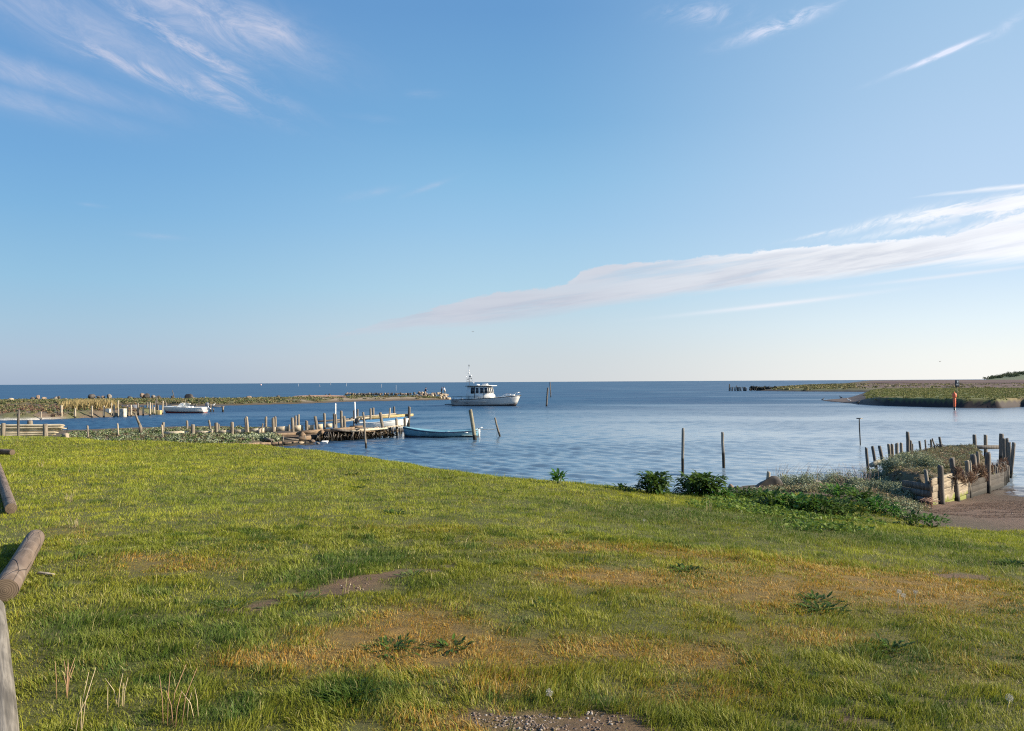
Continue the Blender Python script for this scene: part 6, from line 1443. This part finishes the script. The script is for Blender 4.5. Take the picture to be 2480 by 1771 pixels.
# big dock plants at the shore
plant('dock_plant', 1585, 1196, 280, 0.22, 0.075, (0.0, 1.3), 1.1, DG, 'large dark green dock plant at the shore, left one of the two big ones', seed=1, spread=0.26, stems=0.34)
plant('dock_plant', 1698, 1200, 520, 0.24, 0.08, (0.0, 1.3), 1.2, DG, 'largest bushy dark green dock plant, right one of the two big ones', seed=2, spread=0.42, stems=0.36)
plant('dock_plant', 1352, 1172, 40, 0.20, 0.06, (0.5, 1.4), 0.9, BG, 'small dock plant standing against the water on the lawn crest', seed=3, spread=0.12, stems=0.18)
plant('dock_plant', 1745, 1206, 90, 0.18, 0.06, (0.2, 1.3), 1.0, BG, 'bright green dock plant at the right foot of the largest one', seed=4, spread=0.3, stems=0.14)
plant('dock_plant', 1505, 1187, 50, 0.14, 0.05, (0.2, 1.3), 1.0, DG, 'low dock leaves on the crest left of the two big dock plants', seed=5, spread=0.3, stems=0.06)
for i, (px, py, n_, s_, l) in enumerate(((1930, 1240, 150, .40, 'broad-leaved dark green clump left of centre in front of the scrub'), (1985, 1248, 170, .42, 'broad-leaved dark green clump in the middle in front of the scrub'), (2045, 1252, 120, .36, 'broad-leaved clump at the lower right end of the dark green patch'),
                                       (2030, 1205, 130, .38, 'bright broad-leaved clump between the scrub and the dark green patch'), (2085, 1222, 110, .34, 'dark green leaves beside the silvery bushes on the neck'), (2120, 1240, 90, .3, 'small leafy clump under the silvery bushes near the mud'), (1870, 1232, 80, .3, 'small leafy clump at the left end of the dark green patch'))):
    plant('leafy_clump', px, py, int(n_ * 1.9), 0.19, 0.06, (0.15, 1.35), 1.1, BG if i in (0, 3, 5) else DG, l, 'plant', 'broad-leaved clumps by the scrub', seed=10 + i, spread=s_ * 1.15, stems=0.24)
for i, (px, py, n_, s_, l) in enumerate(((1800, 1208, 120, .36, 'leafy green clump just right of the bright green dock plant'), (1845, 1214, 90, .3, 'leafy clump in front of the slanted boulder'), (1960, 1222, 110, .34, 'leafy clump at the upper edge of the dark green patch'), (2165, 1250, 90, .26, 'leafy clump at the edge of the mud below the silvery bushes'), (2205, 1268, 70, .3, 'grass-green clump beside the mud, lowest on the right'), (2255, 1272, 60, .3, 'low green clump reaching onto the mud'))):
    plant('leafy_clump', px, py, int(n_ * 1.8), 0.15, 0.045, (0.15, 1.35), 1.0, BG if i % 2 else DG, l, 'plant', 'broad-leaved clumps by the scrub', seed=30 + i, spread=s_ * 1.1, stems=0.16)
# rosettes on the lawn
RO = [(855, 1150, 30, .15, .04, 'dark weed rosette, upper left of the group near the lawn crest'), (885, 1165, 22, .13, .035, 'weed rosette just right of the uppermost one near the crest'), (865, 1182, 26, .15, .035, 'dark weed rosette below the uppermost pair near the crest'), (955, 1245, 34, .16, .04, 'dark spreading weed rosette in the middle of the bright lawn'),
      (1018, 1154, 14, .12, .03, 'small weed rosette near the crest, right of the upper group'), (1085, 1160, 12, .12, .03, 'small weed rosette near the crest, farthest right of its neighbours'), (1228, 1190, 16, .12, .03, 'small weed rosette below the crest left of the small dock plant'), (1665, 1384, 60, .14, .03, 'dense dark rosette on the dry ground, right of centre'),
      (1980, 1455, 50, .13, .028, 'dark rosette on the dry ground, upper of a close pair'), (1985, 1480, 70, .15, .03, 'dense dark rosette on the dry ground, lower of a close pair'), (955, 1572, 60, .13, .024, 'dark tufted rosette among orange moss, left of its twin'), (1092, 1568, 34, .11, .024, 'small dark rosette among orange moss, right of its twin'),
      (2160, 1572, 40, .12, .028, 'dark rosette in the lower right part of the lawn'), (850, 1690, 90, .15, .032, 'large dark leafy tussock near the bottom, left of centre'), (1322, 1465, 30, .11, .025, 'small dark rosette in the centre of the lawn'), (240, 1218, 26, .14, .03, 'dark weed patch in the lawn right of the thinner log'), (505, 1072, 22, .16, .04, 'dark weed at the left crest before the scrub spit'),
      (2450, 1368, 60, .16, .03, 'dark bushy tuft at the right edge of the lawn'), (730, 1458, 50, .16, .022, 'strap-leaved tuft at the left end of the bare earth'), (560, 1475, 40, .17, .02, 'strap-leaved tuft well left of the bare earth'), (1000, 1395, 36, .13, .02, 'grassy tuft on the upper edge of the bare earth')]
for i, (px, py, n_, L_, w_, l) in enumerate(RO):
    plant('weed_rosette', px, py, int(n_ * 1.5), L_ * 0.62, w_ * 0.75, (0.1, 0.9), 0.6, DG if i not in (18, 19, 20) else [(0.11, 0.16, 0.04), (0.16, 0.20, 0.06)], l, 'plant', 'weeds growing in the lawn', seed=40 + i, spread=0.10 if n_ < 40 else 0.16)
# dandelion clocks
FLF = solid('dandelion_fluff', (0.85, 0.83, 0.78), 0.9, var=0.02)
STM = solid('pale_stem', (0.36, 0.30, 0.12), 0.7)
for i, (px, py, hpx, l) in enumerate(((2172, 1438, 55, 'dandelion clock, left one of three on the dry patch'), (2197, 1447, 42, 'dandelion clock, middle and lowest of three on the dry patch'), (2218, 1438, 50, 'dandelion clock, right one of three on the dry patch'), (2437, 1697, 34, 'white dandelion clock in the bottom right corner of the lawn'),
                                  (1557, 1262, 10, 'dandelion clock on the lawn below the big dock plants'), (1340, 1643 + 40, 20, 'small white flower head just left of the gravel patch'))):
    p = G(px, py + hpx); hh = hpx * p.y / FPX * 1.02; root = empty('dandelion', p); tag(root, l, 'flower', 'dandelion clocks on the lawn')
    x1 = rng.normal(0, .02); MB().tube([(0, 0, 0), (x1 * .4, 0, hh * .5), (x1, 0, hh)], 0.0028, 5).done('stem', STM, root)
    r_ = 0.017; leafcloud('seed_head', [x1], [0], [hh + r_ * .6], [r_ * 1.1], 260, 0.006, [(0.55, 0.53, 0.48), (0.42, 0.40, 0.36)], parent=root, flat=1.0, hemi=False, seed=i, asp=0.3)
# dry stalks in front
STK = [solid('dry_stalk', (0.50, 0.40, 0.24), 0.8), solid('reddish_stalk', (0.40, 0.24, 0.14), 0.8)]
for i, (px, py, n_, h_, m_, l) in enumerate(((160, 1690, 7, .22, 1, 'tuft of thin reddish dry stalks, leftmost near the bottom'), (190, 1785, 4, .26, 0, 'pair of thick bleached stalks at the bottom left edge'), (290, 1715, 5, .17, 0, 'short bleached stalks leaning right, between two taller tufts'), (415, 1765, 6, .26, 1, 'reddish dry stalks at the bottom, right of the bleached ones'),
                                     (460, 1740, 3, .15, 0, 'few pale stalks lying right of the reddish bottom ones'), (180, 1280, 9, .14, 0, 'bleached grass stalks on the lawn beyond the brown log'), (1715, 1240, 5, .22, 0, 'pale slanting stalks in front of the largest dock plant'), (170, 1216, 8, .16, 0, 'pinkish dry stalks on the lawn beyond the thinner log'), (98, 1135, 6, .16, 0, 'pale dry stalks near the back of the lawn at the left'), (838, 1443, 2, .12, 0, 'single pale bent stalk in front of the bare earth'))):
    p = G(px, py); root = empty('dry_stalks', p); tag(root, l, 'dry stalks', 'dry stalks in the lawn'); rg = np.random.default_rng(70 + i)
    for k in range(n_):
        a = rg.random() * 6.28; ln = 0.12 + 0.35 * rg.random(); h1 = h_ * (0.6 + 0.5 * rg.random()); b0 = rg.normal(0, 0.025, 2)
        MB().tube([(b0[0], b0[1], -0.01), (b0[0] + ln * h1 * .3 * math.cos(a), b0[1] + ln * h1 * .3 * math.sin(a), h1 * .55), (b0[0] + ln * h1 * math.cos(a), b0[1] + ln * h1 * math.sin(a), h1)], [0.0022, 0.0018, 0.001], 4).done('stalk', STK[m_], root)
# silvery bushes and scrub on the neck and the right jetty
SV = [(0.25, 0.285, 0.185), (0.18, 0.215, 0.13), (0.32, 0.35, 0.24), (0.21, 0.235, 0.12)]; TN = [(0.26, 0.20, 0.11), (0.20, 0.17, 0.08), (0.15, 0.15, 0.06), (0.28, 0.20, 0.14), (0.13, 0.15, 0.07)]
BU = [(2190, 1238, 21.0, .34, 'rounded silvery bush in front of the near corner planks, left of the bare roots'), (2222, 1225, 20.6, .27, 'silvery bush right up against the near corner planks'), (2125, 1205, 22.2, .33, 'silvery bush on the neck in front of the leftmost leaning post'), (2085, 1192, 23.0, .30, 'silvery bush on the neck beside the bright broad leaves'), (2150, 1188, 23.4, .30, 'silvery bush in the middle of the neck, upper one'), (2155, 1215, 21.6, .30, 'silvery bush in the middle of the neck, lower one'),
      (2125, 1150, 26.4, .42, 'large silvery bush at the foot of the leaning posts'), (2165, 1165, 24.8, .38, 'silvery bush right below the large one by the leaning posts'), (2205, 1150, 25.6, .36, 'silvery bush in the hollow of the right jetty'), (2255, 1140, 24.2, .36, 'silvery bush behind the tall near post of the revetment'), (1905, 1172, 22.8, .36, 'silvery bush covering the big slanted boulder'), (1950, 1180, 22.6, .32, 'silvery bush on the neck right of the big slanted boulder'),
      (2015, 1160, 24.8, .40, 'silvery mound on the water side of the neck'), (2390, 1118, 25.2, .34, 'silvery bush between the thick revetment posts'), (2425, 1112, 27.4, .40, 'green-silver bush spilling over the right end of the revetment'), (2045, 1172, 23.8, .32, 'silvery bush on the neck right of the water-side mound')]
for i, (px, py, d, r_, l) in enumerate(BU):
    r_ *= 1.25
    p = D(px, py, d); z0 = max(float(hgt([p.x], [p.y])[0]), float(H_RJ([p.x], [p.y])[0]) if inpoly(np.array([p.x]), np.array([p.y]), P_RJ)[0] else -9)
    rg = np.random.default_rng(i + 900); root = empty('silvery_bush', (p.x, p.y, z0)); tag(root, l, 'bush', 'silvery bushes on and by the right jetty')
    k = 9; cx = rg.normal(0, r_ * .38, k); cy = rg.normal(0, r_ * .38, k); cz = np.abs(rg.normal(0, r_ * .22, k)) + r_ * .12
    leafcloud('foliage', cx, cy, cz, np.full(k, r_ * .55) * (0.7 + 0.6 * rg.random(k)), 420, 0.042, SV, parent=root, flat=0.85, hemi=False, seed=i + 60, asp=0.5)
    m = MB()
    for _ in range(7): a = rg.random() * 6.28; m.tube([(0, 0, -0.05), (r_ * .3 * math.cos(a), r_ * .3 * math.sin(a), r_ * .3), (r_ * .6 * math.cos(a), r_ * .6 * math.sin(a), r_ * .55)], [0.012, 0.008, 0.004], 4)
    m.done('stems', W_BROWN, root)
scatter('scrub', P_RJ, H_RJ, 800, 0.13, 100, 0.04, TN + SV[:1], 'tan and olive scrub covering the top of the right jetty', 'scrub', zmin=0.22, flat=0.9, seed=51, asp=0.4)
NP = np.array([(W(x, y, 0.3).x, W(x, y, 0.3).y) for x, y in ((1815, 1204), (1835, 1182), (1880, 1168), (1960, 1160), (2070, 1158), (2110, 1165), (2200, 1212), (2248, 1236), (2225, 1252), (2175, 1254), (2130, 1238), (2060, 1214), (1990, 1212), (1900, 1212))])
scatter('scrub', NP, hgt, 640, 0.16, 120, 0.045, SV + TN, 'grey-green scrub along the neck of land to the right jetty', 'scrub', zmin=0.06, flat=0.8, seed=52, asp=0.4)
# left spit scrub
LP = np.array([(p.x, p.y) for p in (W(130, 1073, .5), W(165, 1052, .45), W(260, 1044, .4), W(420, 1040, .4), W(560, 1040, .35), W(660, 1040, .35), W(668, 1052, .4), W(560, 1056, .4), W(640, 1075, .25), W(560, 1080, .3), W(430, 1076, .45))])
scatter('scrub', LP, hgt, 1100, 0.19, 80, 0.07, SV[:2] + [(0.10, 0.13, 0.05), (0.16, 0.15, 0.08), (0.12, 0.09, 0.06), (0.085, 0.14, 0.04)], 'grey-green scrub covering the earth spit left of the jetty', 'scrub', zmin=0.1, flat=0.85, seed=53)
cl = np.array([(D(600 + 9 * i, 1062, 43.6 + rng.normal(0, .2)).x, 43.4 + rng.normal(0, .3), 0.22 + 0.1 * rng.random(), 0.30 + 0.12 * rng.random()) for i in range(9)] + [(D(540 + 8 * i, 1062, 42.6).x, 42.8 + rng.normal(0, .3), 0.25, 0.4) for i in range(9)])
o = leafcloud('scrub', cl[:, 0], cl[:, 1], cl[:, 2], cl[:, 3], 260, 0.085, SV, flat=0.9, seed=54); tag(o, 'silvery scrub in front of the pale bulkhead planks', 'scrub', kind='stuff')
# tall wispy dry weeds on the neck
rg = np.random.default_rng(66); V = []; F = []; n0 = 0; m = MB()
for i in range(150):
    px = rg.choice([1965, 1895, 2050, 2085]) + rg.normal(0, 14); p = W(px, 1168, 0.4); l_ = 0.35 + 0.3 * rg.random(); a = rg.normal(0.35 if px < 2020 else 0, 0.35)
    m.tube([(p.x, p.y, 0.35), (p.x + l_ * math.sin(a) * .5, p.y, 0.35 + l_ * .55), (p.x + l_ * math.sin(a) * 1.1, p.y, 0.35 + l_)], [0.004, 0.003, 0.002], 3, cap=False)
o = m.done('dry_weeds', solid('dry_weed_stems', (0.26, 0.19, 0.15), 0.9)); tag(o, 'wispy brown dry weeds rising from the scrub on the neck', 'dry weeds', kind='stuff')
# low broad clover-like ground cover over the green slope in the middle right
gp = np.array([(G(x, y).x, G(x, y).y) for x, y in ((1640, 1205), (1760, 1196), (1900, 1216), (2000, 1222), (2100, 1246), (2160, 1262), (2120, 1290), (1980, 1290), (1800, 1270), (1650, 1236))])
rg = np.random.default_rng(67); n = 20000; x = gp[:, 0].min() + rg.random(n) * np.ptp(gp[:, 0]); y = gp[:, 1].min() + rg.random(n) * np.ptp(gp[:, 1])
ok = inpoly(x, y, gp) & (fbm(x * 1.5, y * 1.5, 44) + 0.25 * np.minimum(edist(x, y, gp), 1.0) > 0.60 + 0.12 * rg.random(n)); x, y = x[ok], y[ok]; z = hgt(x, y) + 0.01 + 0.13 * rg.random(len(x)) * fbm(x * 2, y * 2, 47); k = len(x)
v = rg.normal(size=(k, 3)) * 0.5 + np.array([0, 0, 1.]); v /= np.linalg.norm(v, axis=1)[:, None]; u = np.cross(v, rg.normal(size=(k, 3))); u /= np.linalg.norm(u, axis=1)[:, None]; w = np.cross(u, v); s = (0.022 + 0.02 * rg.random(k))[:, None]
p = np.stack([x, y, z], 1); V = np.stack([p - u * s, p - w * s * .6, p + u * s, p + w * s * .6], 1).reshape(-1, 3)
C = np.asarray([(0.12, 0.19, 0.025), (0.08, 0.14, 0.02), (0.16, 0.22, 0.03)])[(rg.random(k) * 3).astype(int)] * (0.7 + 0.6 * rg.random((k, 1)))
o = np_obj('ground_cover', V, np.arange(k * 4).reshape(k, 4), FOL, col=np.repeat(C, 4, 0)); tag(o, 'leafy green ground cover on the slope below the dock plants', 'ground cover', kind='stuff')
# pebbles and shells on the bare patches
rg = np.random.default_rng(68); V0, F0 = bmesh_ico(1); Vs = []; Fs = []; Cs = []; c_ = 0
for (px, py, sx, sy, n) in ((1320, 1745, 190, 34, 1600), (880, 1425, 90, 12, 50), (700, 1757, 70, 15, 30), (2380, 1235, 110, 24, 500), (2230, 1680, 80, 10, 60)):
    for _ in range(n):
        p = G(px + rg.normal(0, sx * .5), py + rg.normal(0, sy * .5)) if n < 1 else None
    P0 = np.array([(q.x, q.y) for q in (G(px - sx, py), G(px + sx, py), G(px, py - sy), G(px, py + sy))]); cxy = P0.mean(0); rx_ = abs(P0[1, 0] - P0[0, 0]) / 2; ry_ = abs(P0[2, 1] - P0[3, 1]) / 2
    x = cxy[0] + rg.normal(0, rx_ * .5, n); y = cxy[1] + rg.normal(0, ry_ * .5, n); z = hgt(x, y)
    for i in range(n):
        if py > 1400 and barefield(x[i:i + 1], y[i:i + 1])[0] < 0.3 + 0.2 * rg.random(): continue
        s = (0.0025 + 0.009 * rg.random() ** 4) * (1 if py > 1400 else 1.6); a = rg.random() * 6.28; sc = np.array([1, 0.6 + .4 * rg.random(), 0.3 + 0.4 * rg.random()]) * s
        v = V0 * sc; v = np.stack([v[:, 0] * math.cos(a) - v[:, 1] * math.sin(a), v[:, 0] * math.sin(a) + v[:, 1] * math.cos(a), v[:, 2]], 1) + np.array([x[i], y[i], z[i] + s * .2])
        Vs.append(v); Fs.append(F0 + c_); c_ += len(V0); cc = np.array([(0.22, 0.17, 0.13), (0.15, 0.11, 0.09), (0.36, 0.32, 0.28), (0.10, 0.08, 0.07)][int(rg.choice([0, 1, 3, 0, 1, 2]))]) * (0.8 + .4 * rg.random()); Cs.append(np.tile(cc, (len(V0), 1)))
o = np_obj('pebbles', np.concatenate(Vs), np.concatenate(Fs), FOLD, col=np.concatenate(Cs), smooth_=True); tag(o, 'scattered pebbles and broken shells on the bare patches', 'pebbles', kind='stuff')
# seaweed litter on the beach
x = []; rg = np.random.default_rng(69); n = 22000
bp_ = np.array([(W(a, b, .2).x, W(a, b, .2).y) for a, b in ((2262, 1240), (2330, 1218), (2400, 1203), (2500, 1200), (2560, 1230), (2540, 1262), (2400, 1268), (2300, 1262), (2230, 1256))])
x = bp_[:, 0].min() + rg.random(n) * np.ptp(bp_[:, 0]); y = bp_[:, 1].min() + rg.random(n) * np.ptp(bp_[:, 1]); ok = inpoly(x, y, bp_) & (fbm(x * 1.2, y * 4, 88) > 0.44); x, y = x[ok], y[ok]; n = len(x)
L_ = 0.03 + 0.07 * rg.random(n); C = np.asarray([(0.06, 0.04, 0.03), (0.15, 0.09, 0.06), (0.24, 0.16, 0.11)])[(rg.random(n) * 3).astype(int)]
Vv, Ff, Cc = blades('w', x, y, L_, 0.012 + 0 * x, C, 0.95 + 0 * x, rg.random(n) * 6.28, 1, z=np.maximum(hgt(x, y), 0.0) + 0.006)
Vv[:, 2] = np.minimum(Vv[:, 2], np.repeat(np.maximum(hgt(x, y), 0) + 0.02, 3)); o = np_obj('seaweed_litter', Vv, Ff, FOLD, col=Cc); tag(o, 'dried seaweed strewn over the muddy beach at the right', 'seaweed', kind='stuff')
